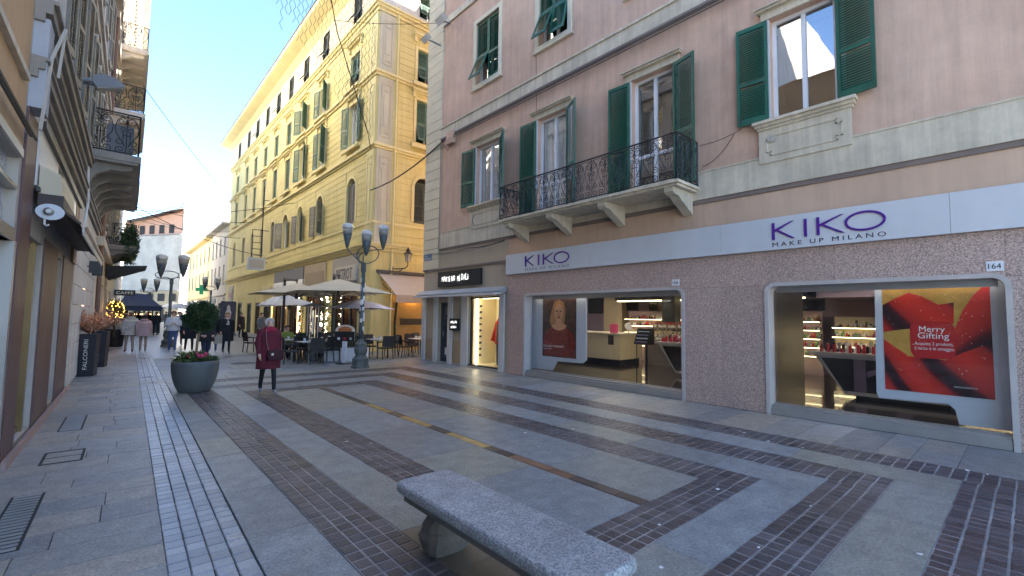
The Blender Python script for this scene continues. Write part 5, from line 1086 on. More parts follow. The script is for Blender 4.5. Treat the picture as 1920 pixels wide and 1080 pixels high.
MB(FL).box(-8.5, -.62, -.1, -.09, 2.55, 3.32).build('fascia_glass', mat('frosted_fascia', (.42, .45, .50), .25, .15, 1.5, 0), lA); MB(FL).box(-8.5, -.62, -.085, .02, 2.42, 2.55).box(-8.5, -.62, -.085, .03, 3.33, 3.42).box(-8.5, -.62, -.085, .0, 2.98, 3.02).build('fascia_trim', ALU, lA)
dd = MB(FL).box(-2.6, -.62, -.22, -.16, .02, 2.42).build('door', mat('blue_grey_door', (.085, .12, .20), .35, .1), lA); MB(FL).box(-.72, -.62, -.155, .03, .02, 2.42).build('door_frame', ALU, dd); MB(FL).box(-8.5, -3.1, -.2, -.19, .4, 2.42).build('shop_pane', GLASS, lA); MB(FL).box(-8.5, -3.1, -.5, -.45, .4, 2.42).build('blind', DARK, lA)
shell(-14, -.8, -2, 7.15, 0, 11, 'e').build('back_walls', ORG, lA)
cable(FL, [(-9, .06, 3.62), (-.5, .06, 3.62)], .02, lA, GREYC); cable(FL, [(-9, .1, 3.66), (-.5, .1, 3.58)], .014, lA, GREYC, sag=.03)

lB = thing('grey_stucco_building', 'grey stucco house with purple granite shop front and tall window pilasters', 'building', FL @ Vector((6, 0, 0)))
BH = 17.5
lw = [(a, a+.62, z0, z1) for a in (.75, 2.0, 3.6, 5.3, 7.0, 9.0, 11.2) for z0, z1 in ((5.5, 7.9), (9.7, 11.9), (13.2, 15.2))]
wall(FL, -.5, 13.4, 3.2, BH, lw, .25).build('wall', LWHITE, lB)
wall(FL, -.5, 13.4, 0, 3.2, [(.22, 1.5, .12, 2.62), (3.15, 3.95, .12, 2.62), (6.6, 8.0, .02, 2.9), (9.0, 12.4, .02, 2.9)], .4).build('shop_wall', LGREY, lB)
for h in lw:
    casement(FL, lB, *h, d=-.12, fw_=.05, bars=1 if h[2] < 9 else 0)
    MB(FL).box(h[0]-.13, h[0], .001, .06, h[2], h[3]+.1).box(h[1], h[1]+.13, .001, .06, h[2], h[3]+.1).box(h[0]-.2, h[1]+.2, .001, .14, h[3]+.1, h[3]+.22).box(h[0]-.18, h[1]+.18, .001, .12, h[2]-.14, h[2]).build('window_surround', LGREY, lB)
    shutter(FL, lB, h[1]+.03, .062, h[2]+.02, .4, h[3]-h[2]-.04, 8, 1, GREYS, .06)
for s_ in (.25, 1.65, 3.1, 4.8, 6.5, 8.3, 10.3, 12.6): MB(FL).box(s_-.11, s_+.11, .002, .1, 5.3, 8.3).build('pilaster', LWHITE, lB); MB(FL).box(s_-.1, s_+.1, .002, .09, 9.4, 12.3).build('pilaster', LWHITE, lB)
for z0, z1, d, m in ((4.3, 4.4, .07, LCORN), (4.4, 4.5, .12, LCORN), (4.5, 4.54, .15, LCORN), (4.95, 5.05, .09, LCORN), (5.05, 5.17, .15, LCORN), (5.17, 5.22, .19, LCORN), (8.45, 8.6, .1, LGREY), (8.6, 8.78, .16, LGREY), (12.4, 12.7, .28, LGREY), (16.6, 16.9, .3, LGREY), (16.9, 17.3, .55, LGREY)): MB(FL).box(-.5, 13.38, .003, d, z0, z1).build('cornice', m, lB)
for a, b, z1 in ((-.48, .2, 3.95), (1.55, 3.1, 2.72), (4.0, 5.75, 2.72)): MB(FL).box(a, b, .002, .025 if z1 > 3 else .02, 0, z1).build('granite_pier', PURP, lB)
for a, b, m in ((.22, 2.08, mat('pale_fascia', (.55, .54, .52), .35, .05)), (2.78, 5.2, MATS['pale_fascia'])): MB(FL).box(a, b, .003, .04, 3.22, 3.93).build('fascia_panel', m, lB)
MB(FL).box(2.1, 2.76, .003, .036, 3.22, 3.93).build('fascia_pier', DGREY, lB); MB(FL).box(5.22, 5.9, .003, .05, 2.7, 3.93).build('fascia_pier', mat('brown_pier', (.2, .11, .06), .5), lB); MB(FL).box(.2, 5.95, .041, .09, 3.94, 4.02).box(.2, 5.95, .041, .075, 3.15, 3.2).build('fascia_trim', mat('black_trim', (.03, .03, .03), .4), lB)
GOLD = mat('brass_frame', (.24, .17, .085), .35, .15, 2, .03, metal=.7)
for a, b in ((.22, 1.5), (3.15, 3.95)):
    f = MB(FL)
    for q in ((a, a+.05, .12, 2.62), (b-.05, b, .12, 2.62), (a, b, 2.55, 2.62), (a, b, .12, .2)): f.box(q[0], q[1], -.2, -.06, q[2], q[3])
    if b-a > 1: f.box(b-.42, b-.36, -.2, -.02, .12, 2.6)
    w_ = f.build('shop_window', GOLD, lB); MB(FL).box(a+.03, b-.03, -.13, -.124, .15, 2.6).build('pane', SHOPG, w_); MB(FL).add([(a-.1, -.9, .1), (b+.1, -.9, .1), (b+.1, -.9, 2.8), (a-.1, -.9, 2.8)], [(0, 1, 2, 3)]).add([(b+.1, -.3, .1), (b+.1, -.9, .1), (b+.1, -.9, 2.8), (b+.1, -.3, 2.8)], [(0, 1, 2, 3)]).build('display_back', mat('pale_green_display', (.46, .52, .44), .7, .2, 2), w_)
    MB(FL).box(a+.1, b-.1, -.6, -.5, 2.5, 2.55).build('display_lamp', glow('display_light', (1, .92, .78), 1.4), w_)
    for k in range(3): u = a+.2+.3*k*(b-a); MB(FL).lathe([(.09, .15), (.08, .5), (.1, .9), (.06, 1.3), (.07, 1.45)], 9, Matrix.Translation((u, -.5, 0))).build('display_form', (PR[4], WHITE, PR[1])[k], w_, True)
MB(FL).box(-.5, 5.95, .03, .07, 0, .1).build('plinth', mat('pink_plinth', (.34, .24, .22), .5, .1), lB)
for z in (.5, .95, 1.4, 1.85, 2.3, 2.75, 3.2, 3.65, 4.1): MB(FL).box(5.96, 13.38, .002, .022, z-.44, z-.01).build('render_course', LWHITE, lB)
for a in (6.6, 9.0, 10.7): MB(FL).box(a+.05, a+.09, -.1, -.05, .1, 2.8).build('light_strip', glow('copper_light', (1, .5, .28), 2), lB)
for a, b in ((6.6, 8.0), (9.0, 12.4)): MB(FL).add([(a, -.39, .02), (b, -.39, .02), (b, -.39, 2.9), (a, -.39, 2.9)], [(0, 1, 2, 3)]).build('shop_door', mat('copper_door', (.30, .17, .11), .4, .2, 3), lB)
shell(-14, -.8, 7.16, 21, 0, BH, 'e').build('back_walls', LWHITE, lB)
MB(FL).box(-.46, -.1, .002, .13, 3.96, 5.0).build('grey_pier', mat('blue_grey_plaster', (.36, .38, .42), .8, .1), lB)
cable(FL, [(-.5, .12, 3.7), (-.35, .15, 4.6), (-.1, .22, 5.1), (-.05, .18, 4.5)], .018, lB, GREYP); cable(FL, [(6.4, .1, 5.0), (6.45, .14, 4.2), (6.2, .1, 3.4)], .025, lB, PIL, sag=.0)
# awning of the granite shop front: cassette, end gear and rolled canvas
a2 = thing('rolled_awning', 'rolled brown awning with scalloped edge over the granite shop front', 'awning', FL @ Vector((4, .3, 3)))
MB(FL).box(.3, 5.9, .05, .28, 3.0, 3.14).build('cassette', mat('awning_brown', (.05, .035, .03), .6), a2); MB(FL).prism([(.05, 3.141), (.26, 3.141), (.24, 3.4), (.05, 3.5)], .3, 2.0, 'x').build('awning_hood', mat('cream_box', (.52, .45, .32), .6, .1), a2)
MB(FL).prism([(.27, 3.0), (.46, 2.84), (.46, 2.81), (.27, 2.96)], .5, 5.9, 'x').build('canvas', mat('awning_canvas', (.07, .05, .045), .8), a2); MB(FL).tube([(.5, .47, 2.83), (5.9, .47, 2.83)], .035, 8).build('front_bar', mat('beige_bar', (.55, .45, .36), .5), a2)
mb = MB(FL)
for k in range(27): u = .5+.2*k; mb.prism([(u, 2.8), (u+.2, 2.8), (u+.2, 2.74), (u+.15, 2.7), (u+.05, 2.7), (u, 2.74)], .455, .47, 'y')
stuff(mb.build('scalloped_edge', PIL, a2)); MB(FL).prism([(.17+.13*math.cos(q*math.pi/8), 2.92+.1*math.sin(q*math.pi/8)) for q in range(16)], .27, .299, 'x').build('end_plate', mat('white_gear', (.55, .58, .62), .4), a2); MB(FL).lathe([(.05, 0), (.05, .03), (.025, .05)], 12, Matrix.Translation((.27, .16, 2.92)) @ Matrix.Rotation(R(-90), 4, 'Y')).build('gear', ALU, a2); MB(FL).tube([(.26, .13, 2.84), (.26, .13, 2.76), (.26, .15, 2.74), (.26, .17, 2.76)], .012, 5).build('crank_eye', PIL, a2)
fl = thing('street_floodlight', 'big grey half-round street light projecting from the grey stucco house', 'street lamp', FL @ Vector((3.4, 0, 5.9)))
MB(FL).tube([(3.1, .0, 5.75), (3.25, .15, 5.8), (3.3, .24, 5.84)], .04, 8).box(2.95, 3.25, .001, .05, 5.6, 5.9).build('bracket', STEEL, fl)
c0 = FL @ Vector((3.4, .40, 5.86)); Mf = Matrix.Translation(c0) @ Matrix.Rotation(R(-8), 4, 'Y') @ Matrix.Scale(.62, 4)
MB().prism([(-.22, -.02), (-.2, .14), (-.08, .23), (.12, .24), (.34, .16), (.5, .0), (.46, -.06), (-.15, -.16)], -.17, .17, 'y', Mf).build('housing', mat('lamp_grey', (.16, .165, .18), .45, .1), fl); MB().prism([(-.14, -.165), (.45, -.065), (.44, -.085), (-.13, -.19)], -.15, .15, 'y', Mf).build('lens', CUPM, fl); MB().box(-.5, -.2, -.07, .07, -.06, .05, Mf).build('ballast', STEEL, fl)
# balconies of the left side
def left_balcony(bld, s0, s1, z, out, corb=True, m=LCORN, cd=.75):
    MB(FL).box(s0-.03, s1+.03, .003, out, z-.16, z).box(s0, s1, .003, out-.06, z-.22, z-.161).build('balcony_slab', m, bld)
    if corb:
        k = s0+.3
        while k < s1:
            MB(FL).prism([(.003, z-.22), (out*.85, z-.22), (out*.85, z-.3), (out*.66, z-.36), (out*.45, z-.36), (out*.2, z-.52), (.003, z-cd)], k-.09, k+.09, 'x').build('corbel', m, bld); k += 1.1
    return railing(FL, bld, [((s0, out-.06), (s1, out-.06)), ((s0, .02), (s0, out-.06)), ((s1, .02), (s1, out-.06))], z, .98, .45)
left_balcony(lB, 6.5, 13.2, 5.45, 1.02, cd=.95)
MB(FL).box(7.0, 7.06, .35, .85, 5.46, 6.3).build('screen', mat('mesh_screen', (.13, .14, .15), .5), lB)

lC = thing('cream_balcony_building', 'tall cream house with balconies and dentil cornice on the left side', 'building', FL @ Vector((25, 0, 0)))
LCRM = mat('cream_render', (.64, .58, .50), .85, .08, .8, .1, streak=.1); CH = 22.5
cwn = [(a, a+1.1, z0, z1) for a in (14.8, 17.6, 20.4, 23.2, 26.5, 29.8, 33) for z0, z1 in ((5.0, 7.3), (9.3, 11.6), (13.1, 15.3), (16.8, 18.9))]
wall(FL, 13.42, 36, 0, CH, cwn+[(15, 17.4, .02, 2.9), (19, 21.4, .02, 2.9), (23, 26, .02, 2.9), (28, 31, .02, 2.9)], .25).build('wall', LCRM, lC); shell(-14, -.7, 21.05, 43.7, 0, CH, 'e').build('back_walls', LCRM, lC)
for h in cwn:
    casement(FL, lC, *h, d=-.14); MB(FL).box(h[0]-.15, h[0], .002, .06, h[2], h[3]+.12).box(h[1], h[1]+.15, .002, .06, h[2], h[3]+.12).box(h[0]-.25, h[1]+.25, .002, .2, h[3]+.12, h[3]+.28).build('window_surround', LCRM, lC)
    shutter(FL, lC, h[1]+.03, .065, h[2]+.02, .5, h[3]-h[2]-.04, 10, 1, GREYS, .07); shutter(FL, lC, h[0]-.03, .065, h[2]+.02, .5, h[3]-h[2]-.04, 6, -1, GREYS, .07)
for z0, z1, d in ((4.0, 4.3, .2), (8.4, 8.6, .18), (12.4, 12.6, .18), (16.2, 16.4, .18), (20.4, 20.7, .3), (21.1, 21.5, .9), (21.5, 21.7, 1.05)): MB(FL).box(13.43, 36, .004, d, z0, z1).build('cornice', LCRM, lC)
dent = MB(FL).box(0, .22, .005, .75, 0, .38).mesh('dentil', LCRM, origin=FL @ Vector((0, 0, 0)))[0]
for k in range(44): put('dentil', dent, FL @ Vector((13.6+.5*k, 0, 20.71)), lC)
for a, b, z in ((14.3, 19.2, 9.2), (17.2, 24.5, 13.0), (25.8, 31.5, 9.2), (25.8, 31.5, 13.0)): left_balcony(lC, a, b, z, 1.08, True, LCRM)
MB(FL).tube([(13.9, .12, 0), (13.9, .12, 21)], .07, 8).build('downpipe', mat('brown_pipe', (.16, .08, .05), .5), lC)
left_balcony(lC, 19.8, 25.2, 4.75, 1.1, True, LCORN)
iv = thing('balcony_greenery', 'dark green foliage and Christmas garland covering a left-hand balcony rail', 'plant', FL @ Vector((22.5, 1.05, 4.75)))
for k in range(7): crown(FL @ Vector((19.9+.85*k, .82, 5.15-.12*(k % 3))), .34, .4, .75, 620, .13, .06, LEAF[2 if k % 2 else 0], iv, 'foliage', .25)
bl = thing('black_awning', 'black ribbed café awning projecting from the cream house', 'awning', FL @ Vector((23, .5, 3.3)))
for k in range(7):
    a = 21.6+.45*k; MB(FL).prism([(.05, 3.35), (.05, 3.9), (1.55, 4.02), (1.56, 3.98)], a, a+.42, 'x').build('rib_panel', mat('black_canvas', (.03, .03, .035), .7), bl)
for k, s_ in enumerate((9.6, 11.0)):
    t = thing('wall_sign_box', 'small black square shop sign box projecting from the grey stucco house', 'sign', FL @ Vector((s_, .3, 2.9)), 'small black box signs on the left side'); MB(FL).box(s_, s_+.12, .06, .3, 2.78, 3.1).build('box', BLACK, t); MB(FL).tube([(s_+.06, .001, 2.95), (s_+.06, .07, 2.95)], .02, 5).build('bracket', BLACK, t)
lD = thing('far_left_building', 'pale far house closing the left side of the street', 'building', FL @ Vector((44, 0, 0)))
dwn = [(a, a+1.1, z0, z0+2.1) for a in range(38, 74, 4) for z0 in (4.8, 8.6, 12.2)]
wall(FL, 36.02, 76, 0, 15, dwn+[(a, a+2.6, .02, 2.8) for a in range(37, 74, 4)], .25).build('wall', LWHITE, lD); shell(-14, -.3, 43.75, 84, 0, 15, 'e').build('back_walls', LWHITE, lD)
for h in dwn: shutter(FL, lD, h[0], -.05, h[2], .55, 2.1, 0, 1, GREYS, .1); shutter(FL, lD, h[0]+.55, -.05, h[2], .55, 2.1, 0, 1, GREYS, .1)
for a in range(37, 74, 4):
    MB(FL).add([(a, -.24, .02), (a+2.6, -.24, .02), (a+2.6, -.24, 2.8), (a, -.24, 2.8)], [(0, 1, 2, 3)]).build('shop_front', mat('lit_shop', (.5, .38, .2), .6, .5, 1.5), lD); MB(FL).box(a+.2, a+2.4, -.15, -.1, 2.5, 2.6).build('lamp', glow('far_lamp', (1, .8, .5), 2), lD)

# ------------------------------------------------------------------ far end of the street
def far_house(name, label, u0, u1, zt, m, ms, wcols, levels, shopm, w_=1.0):
    b = thing(name, label, 'building', (PX, (u0+u1)/2, 0)); hs = [(c-w_/2, c+w_/2, z, z+h) for c in wcols for z, h in levels]; n = max(2, int((u1-u0)/4)); so_ = [(u0+(u1-u0)*(k+.15)/n, u0+(u1-u0)*(k+.85)/n, .02, 2.8) for k in range(n)]
    wall(FP, u0, u1, 0, zt, hs+so_, .25).build('wall', m, b); shell(PX, PX+12, u0, u1, 0, zt, 'w').build('back_walls', m, b)
    for h in hs:
        MB(FP).add([(h[0], -.24, h[2]), (h[1], -.24, h[2]), (h[1], -.24, h[3]), (h[0], -.24, h[3])], [(0, 1, 2, 3)]).build('window', DARK, b)
        for k in (0, 1): shutter(FP, b, h[0]+k*w_/2, -.08, h[2], w_/2, h[3]-h[2], 0, 1, ms, .1)
        MB(FP).box(h[0]-.12, h[1]+.12, .002, .1, h[2]-.15, h[2]).build('sill', m, b)
    for i, q in enumerate(so_): MB(FP).add([(q[0], -.24, q[2]), (q[1], -.24, q[2]), (q[1], -.24, q[3]), (q[0], -.24, q[3])], [(0, 1, 2, 3)]).build('shop_front', shopm if i % 2 else DARK, b); MB(FP).box(q[0], q[1], -.1, .06, 2.85, 3.4).build('fascia', (GREYP, BLACK, WHITE)[i % 3], b)
    MB(FP).box(u0, u1, .002, .12, 3.6, 3.8).build('string_course', m, b); MB(FP).box(u0-.1, u1+.1, -.3, .7, zt, zt+.25).build('eave', m, b)
    return b
LIT = MATS['lit_shop']
far_house('grey_far_building', 'plain grey three-storey house beyond the yellow house', 56.1, 66.5, 11.1, mat('warm_grey_render', (.47, .45, .40), .85, .1, .6), GREYS, [58, 60.6, 63.2, 65.4], [(5, 2), (8.2, 1.9)], LIT)
far_house('ochre_far_building', 'ochre three-storey house with green shutters at the far end', 66.6, 88, 10.9, mat('ochre_render', (.60, .50, .28), .85, .1, .6), GREENF, [68.5, 72, 75.5, 79, 82.5, 86], [(5, 2), (8.2, 1.9)], LIT)
SHEET = mat('scaffold_sheet', (.50, .45, .37), .9, .2, .5, .5, 2, streak=.05)
sc = thing('sheeted_building', 'building wrapped in pale scaffold sheeting with an orange penthouse at the street end', 'building', (4, 100, 0))
A_, B_ = Vector((-2.5, 112, 0)), Vector((8.8, 95.5, 0)); n = 26; mb = MB(); Nf = Vector((-.8, -.6, 0))
for i in range(n):
    p = A_.lerp(B_, i/n); q = A_.lerp(B_, (i+1)/n); o1 = Nf*.12*math.sin(i*1.7); o2 = Nf*.12*math.sin((i+1)*1.7); mb.add([(p.x+o1.x, p.y+o1.y, 5.4), (q.x+o2.x, q.y+o2.y, 5.4), (q.x, q.y, 15.2), (p.x, p.y, 15.2)], [(0, 1, 2, 3)])
mb.build('sheeting', SHEET, sc, True)
for k in range(2): z = 5.45+9.6*k; MB().tube([A_+Vector((-.15, -.15, z)), B_+Vector((-.15, -.15, z))], .06, 5).build('scaffold_tube', ALU, sc)
MB().add([A_+Vector((0, 0, 0)), B_, B_+Vector((0, 0, 5.4)), A_+Vector((0, 0, 5.4))], [(0, 1, 2, 3)]).build('ground_floor_wall', mat('tan_far', (.42, .34, .22), .85, .2, .5), sc)
for k in range(8):
    p = A_.lerp(B_, (k+.2)/8); q = A_.lerp(B_, (k+.8)/8); o = Vector((-.05, -.06, 0)); MB().add([p+o, q+o, q+o+Vector((0, 0, 2.9)), p+o+Vector((0, 0, 2.9))], [(0, 1, 2, 3)]).build('shop_front', LIT if k % 2 else DARK, sc); p2_, q2_ = p+o*1.2+Vector((0, 0, 3.6)), q+o*1.2+Vector((0, 0, 3.6)); MB().add([p2_, q2_, q2_+Vector((0, 0, 1.3)), p2_+Vector((0, 0, 1.3))], [(0, 1, 2, 3)]).build('window', DARK, sc)
ORB = mat('terracotta_render', (.58, .33, .22), .85, .12, .4, .1); C_ = Vector((14, 106, 0)); D_ = Vector((3, 122, 0))
mb = MB(); mb.add([A_.lerp(B_, .12)+Vector((0, .5, 14.2)), B_+Vector((0, .5, 14.2)), B_+Vector((0, .5, 19.2)), A_.lerp(B_, .55)+Vector((0, .5, 17.8)), A_.lerp(B_, .12)+Vector((0, .5, 17.0))], [(0, 1, 2, 3, 4)]); mb.build('penthouse_wall', ORB, sc)
for k in range(7): p = A_.lerp(B_, .2+.11*k)+Vector((-.06, .44, 15.4)); q = p+(B_-A_).normalized()*1.1; MB().add([p, q, q+Vector((0, 0, 1.5)), p+Vector((0, 0, 1.5))], [(0, 1, 2, 3)]).build('window', DARK, sc)
MB().add([A_.lerp(B_, .1)+Vector((-1, -.8, 17.0)), A_.lerp(B_, .55)+Vector((-1, -.8, 17.9)), B_+Vector((-.4, -.8, 19.4)), C_+Vector((0, 0, 20)), D_+Vector((0, 0, 20))], [(0, 1, 2, 3, 4)]).build('roof', mat('roof_far', (.36, .22, .16), .8, .2, .7), sc)
rp = MB()
for h in (.5, 1.0): rp.tube([A_.lerp(B_, .3)+Vector((0, 0, 17.3+h)), A_.lerp(B_, .6)+Vector((0, 0, 17.9+h)), B_+Vector((0, 0, 19.4+h))], .06, 4)
rp.build('roof_rail', STEEL, sc)
MB().add([B_, C_, C_+Vector((0, 0, 19.3)), B_+Vector((0, 0, 19.3))], [(0, 1, 2, 3)]).add([C_, D_, D_+Vector((0, 0, 19.3)), C_+Vector((0, 0, 19.3))], [(0, 1, 2, 3)]).add([D_, A_, A_+Vector((0, 0, 17)), D_+Vector((0, 0, 17))], [(0, 1, 2, 3)]).build('side_sheeting', mat('white_sheet', (.78, .77, .74), .9, .06, .5), sc)
wb = thing('white_far_building', 'bright white sunlit block rising behind the ochre house', 'building', (25, 110, 0)); MB().box(8.9, 34, 95.4, 103, 0, 21.5).build('wall', mat('white_render', (.78, .76, .72), .9, .05), wb)
for k in range(5): MB().box(12+4*k, 13.2+4*k, 95.3, 95.39, 16, 18).build('window', GREYS, wb)
# pharmacy cross, banner, marquee, kiosk sign, far parasols
g = on_x(378, 543, 8.5); gc = thing('pharmacy_cross', 'green lit pharmacy cross on the far house front', 'sign', (8.5, g.y, g.z)); GG = mat('green_cross', (.005, .16, .07), .4, .1, emit=.06); q = .6
MB().box(8.5-q, 8.5+q, g.y, g.y+.2, g.z-q/3, g.z+q/3).box(8.5-q/3, 8.5+q/3, g.y+.002, g.y+.198, g.z+q/3, g.z+q).box(8.5-q/3, 8.5+q/3, g.y+.002, g.y+.198, g.z-q, g.z-q/3).build('cross', GG, gc); MB().tube([(8.5+q, g.y+.1, g.z), (PX, g.y+.1, g.z)], .05, 6).build('bracket', STEEL, gc)
bp = on_z(427, 628); bp = Vector((7.3, 40.5, 0)); bn = thing('advert_banner', 'dark blue upright banner with a pale figure in front of the yellow house', 'banner', bp); c_ = on_y(427, 608, bp.y)
MB().box(c_.x-.5, c_.x+.5, bp.y, bp.y+.08, .1, 2.6).build('panel', mat('navy_print', (.03, .035, .07), .5, .3, 3), bn); MB().lathe([(.14, 0), (.2, .45), (.1, .7), (.12, .85), (.02, 1.05)], 10, Matrix.Translation((c_.x, bp.y-.02, 1.3)) @ Matrix.Diagonal((1, .06, 1, 1))).build('figure_print', mat('pale_print', (.5, .48, .47), .5, .3, 5), bn); MB().box(c_.x-.55, c_.x+.55, bp.y-.3, bp.y+.35, .002, .1).build('foot', STEEL, bn)
MY = 46; a = on_y(222, 573, MY); b = on_y(303, 571, MY); mq_ = thing('navy_marquee', 'navy blue café marquee with glass sides in the middle of the far street', 'marquee', ((a.x+b.x)/2, MY, 0)); NAVY = mat('navy_canvas', (.035, .045, .09), .7, .15)
x0, x1, zt = a.x, b.x, a.z; y0, y1 = MY, MY+7
MB().add([(x0, y0, zt), (x1, y0, zt), (x1, y1, zt), (x0, y1, zt), (x0+.5, y0+2, zt+1.1), (x1-.9, y0+2, zt+1.0), (x1-.9, y1-2, zt+1.0), (x0+.5, y1-2, zt+1.1)], [(0, 1, 5, 4), (1, 2, 6, 5), (2, 3, 7, 6), (3, 0, 4, 7), (4, 5, 6, 7)]).build('roof', NAVY, mq_); MB().box(x0, x1, y0-.03, y0, zt-.38, zt+.02).box(x1, x1+.03, y0, y1, zt-.38, zt+.02).build('valance', NAVY, mq_)
for k in range(6): xx = x0+.05+(x1-x0-.1)*k/5; MB().tube([(xx, y0+.05, 0), (xx, y0+.05, zt-.3)], .05, 6).build('post', DGREY, mq_); 
for k in range(5): xx = x0+.1+(x1-x0-.1)*k/5; MB().box(xx, xx+(x1-x0)/5-.1, y0+.05, y0+.06, .9, zt-.4).build('pane', BROWNG, mq_); MB().box(xx, xx+(x1-x0)/5-.1, y0+.03, y0+.07, .05, .9).build('panel', DGREY, mq_); MB().box(xx+.3, xx+.6, y0+2, y0+2.3, zt-.7, zt-.6).build('lamp', glow('marquee_lamp', (1, .8, .5), 3), mq_)
ks = thing('kiosk_sign', 'black oblong sign above the navy marquee', 'sign', (on_y(234, 549, MY-.5).x, MY-.5, 3.6)); c_ = on_y(234, 549, MY-.5); MB().box(c_.x-.62, c_.x+.62, MY-.5, MY-.4, c_.z-.22, c_.z+.22).build('panel', BLACK, ks); text('lettering', 'CAFFÈ', .3, Matrix.Translation((c_.x-.5, MY-.505, c_.z-.1)) @ Matrix.Rotation(R(90), 4, 'X'), PWH, ks, .002, width=1.0, height=.24); MB().tube([(c_.x-.5, MY-.45, 0), (c_.x-.5, MY-.45, c_.z-.22)], .03, 5).build('post', IRON, ks)
WCV = MATS['white_canvas']
for k, (u, v, Y) in enumerate(((338, 578, 56), (362, 577, 52), (325, 575, 66))):
    p = on_y(u, v, Y); parasol(p.x, Y, 1.3, p.z-.1, p.z+.55, WCV, ('small white parasol beside the lamp behind the man in white', 'small white parasol behind the clipped tree', 'small white parasol furthest down the street')[k], 'white parasols far down the street', 'centre', False)
tr = thing('lit_christmas_tree', 'small Christmas tree covered in amber lights on the left side', 'tree', (.55, 29, 0)); p = on_y(216, 583, 29); tr.location = (p.x, 29, 0); WL[tr.name] = Vector((p.x, 29, 0))
MB().tube([(p.x, 29, .5), (p.x, 29, p.z+.3)], .04, 6).build('trunk', mat('bark', (.10, .07, .045), .9, .3, 12, .5), tr); crown((p.x, 29, p.z), .34, .34, .5, 1300, .1, .045, LEAF[2], tr, 'crown', .4); mb = MB()
for i in range(80): a = rnd.uniform(0, 6.28); z = rnd.uniform(-.55, .55); r_ = .34*math.sqrt(max(.05, 1-(z/.58)**2)); mb.ball((p.x+r_*math.cos(a), 29+r_*math.sin(a), p.z+z*.85), .022, 5, 4)
stuff(mb.build('bulbs', glow('amber_bulb', (1, .45, .08), 3), tr))
def tub(x, y, r, h, m, label, leafm=None, lr=.4, cat='planter', lz=.3):
    t = thing('planter_tub', label, cat, (x, y, 0)); MB().lathe([(r*.75, 0), (r*.8, .03), (r, h*.95), (r*1.02, h), (r*.9, h), (r*.85, h-.06), (.01, h-.07)], 18, Matrix.Translation((x, y, .002))).build('pot', m, t, True)
    if leafm: crown((x, y, h+lz*.5), lr, lr, lz, 900, .1, .05, leafm, t, 'foliage', .35)
    return t
p = on_z(213, 650); tub(p.x, p.y, .42, .85, BLACK, 'black planter tub with white flowers on the left pavement', mat('white_petals', (.6, .6, .6), .7, .1, rn=.3), .42); p = on_z(208, 640); tub(p.x-.1, p.y+2, .4, 1.2, DGREY, 'dark tall planter with dark shrub under the lit tree', LEAF[2], .6, lz=.7)

# ------------------------------------------------------------------ bench, planter tree, shop planters
GBN = mat('bench_granite', (.33, .335, .34), .5, .15, 3, .5, 90, spk=.8, spks=75, med=.15, meds=9)
be = thing('granite_bench', 'grey granite slab bench on two carved stone feet', 'bench', (1.93, 2.3, 0))
X0, X1, Y0, Y1 = 1.69, 2.17, 1.40, 3.24
def rrxy(a0, a1, b0, b1, r, n=6):
    P = []
    for cx, cy, q0 in ((a1-r, b1-r, 0), (a0+r, b1-r, 90), (a0+r, b0+r, 180), (a1-r, b0+r, 270)):
        for i in range(n+1): q = R(q0+90*i/n); P.append((cx+r*math.cos(q), cy+r*math.sin(q)))
    return P
Rg = lambda k, z: [(x, y, z) for x, y in rrxy(X0+k, X1-k, Y0+k, Y1-k, .06)]
MB().loft([Rg(.035, .355), Rg(.03, .36), Rg(.012, .375), Rg(.002, .39), Rg(0, .41), Rg(.003, .432), Rg(.012, .445), Rg(.024, .45)]).build('seat_slab', GBN, be, False)
STN = mat('foot_stone', (.155, .135, .115), .8, .25, 5, .5, 40)
MB().loft([[(x, y, z) for x, y in rrxy(X0+.05, X1-.05, Y0+.05, Y1-.05, .03)] for z in (.31, .354)]).build('under_slab', STN, be)
for yc in (2.9, 1.72):
    rows = [(.12, 0), (.15, .02), (.16, .06), (.165, .1), (.15, .15), (.155, .18), (.13, .22), (.11, .25), (.13, .285), (.15, .309)]
    mb = MB(); rings = []
    for r, z in rows:
        rg = []
        for k in range(16): a = 2*math.pi*k/16; c_, s_ = math.cos(a), math.sin(a); m_ = (abs(c_)**4+abs(s_)**4)**-.25; rr_ = r*m_*(1+.05*math.sin(k*5+z*31)); rg.append((1.93+rr_*c_, yc+rr_*s_*.85, z))
        rings.append(rg)
    mb.loft(rings).build('foot', STN, be)
pc = on_z(370, 737); PXc, PYc = pc.x-.02, pc.y+.32
pt = thing('planter_tree', 'round clipped tree with flowers in a grey bowl planter', 'planter', (PXc, PYc, 0))
BOWL = mat('planter_grey', (.115, .125, .125), .6, .15, 2, .15, 50, streak=.12)
MB().lathe([(.28, 0), (.30, .02), (.36, .15), (.405, .3), (.43, .45), (.44, .6), (.43, .66), (.41, .66), (.4, .6), (.01, .58)], 32, Matrix.Translation((PXc, PYc, .002))).build('bowl', BOWL, pt, True)
crown((PXc, PYc, .66), .37, .37, .14, 800, .13, .035, LEAF[3], pt, 'bedding_plants', .2, lambda p: p.z > .665 and math.hypot(p.x-PXc, p.y-PYc) < .36); crown((PXc, PYc, .64), .4, .4, .1, 400, .1, .05, LEAF[1], pt, 'bedding_plants', .3, lambda p: p.z > .665 and math.hypot(p.x-PXc, p.y-PYc) < .38)
mb = MB()
for k in range(9): x, y, z = PXc+.06+rnd.gauss(0, .05), PYc-.22+rnd.gauss(0, .05), .78+rnd.gauss(0, .03); mb.ball((x, y, z), .035, 7, 5)
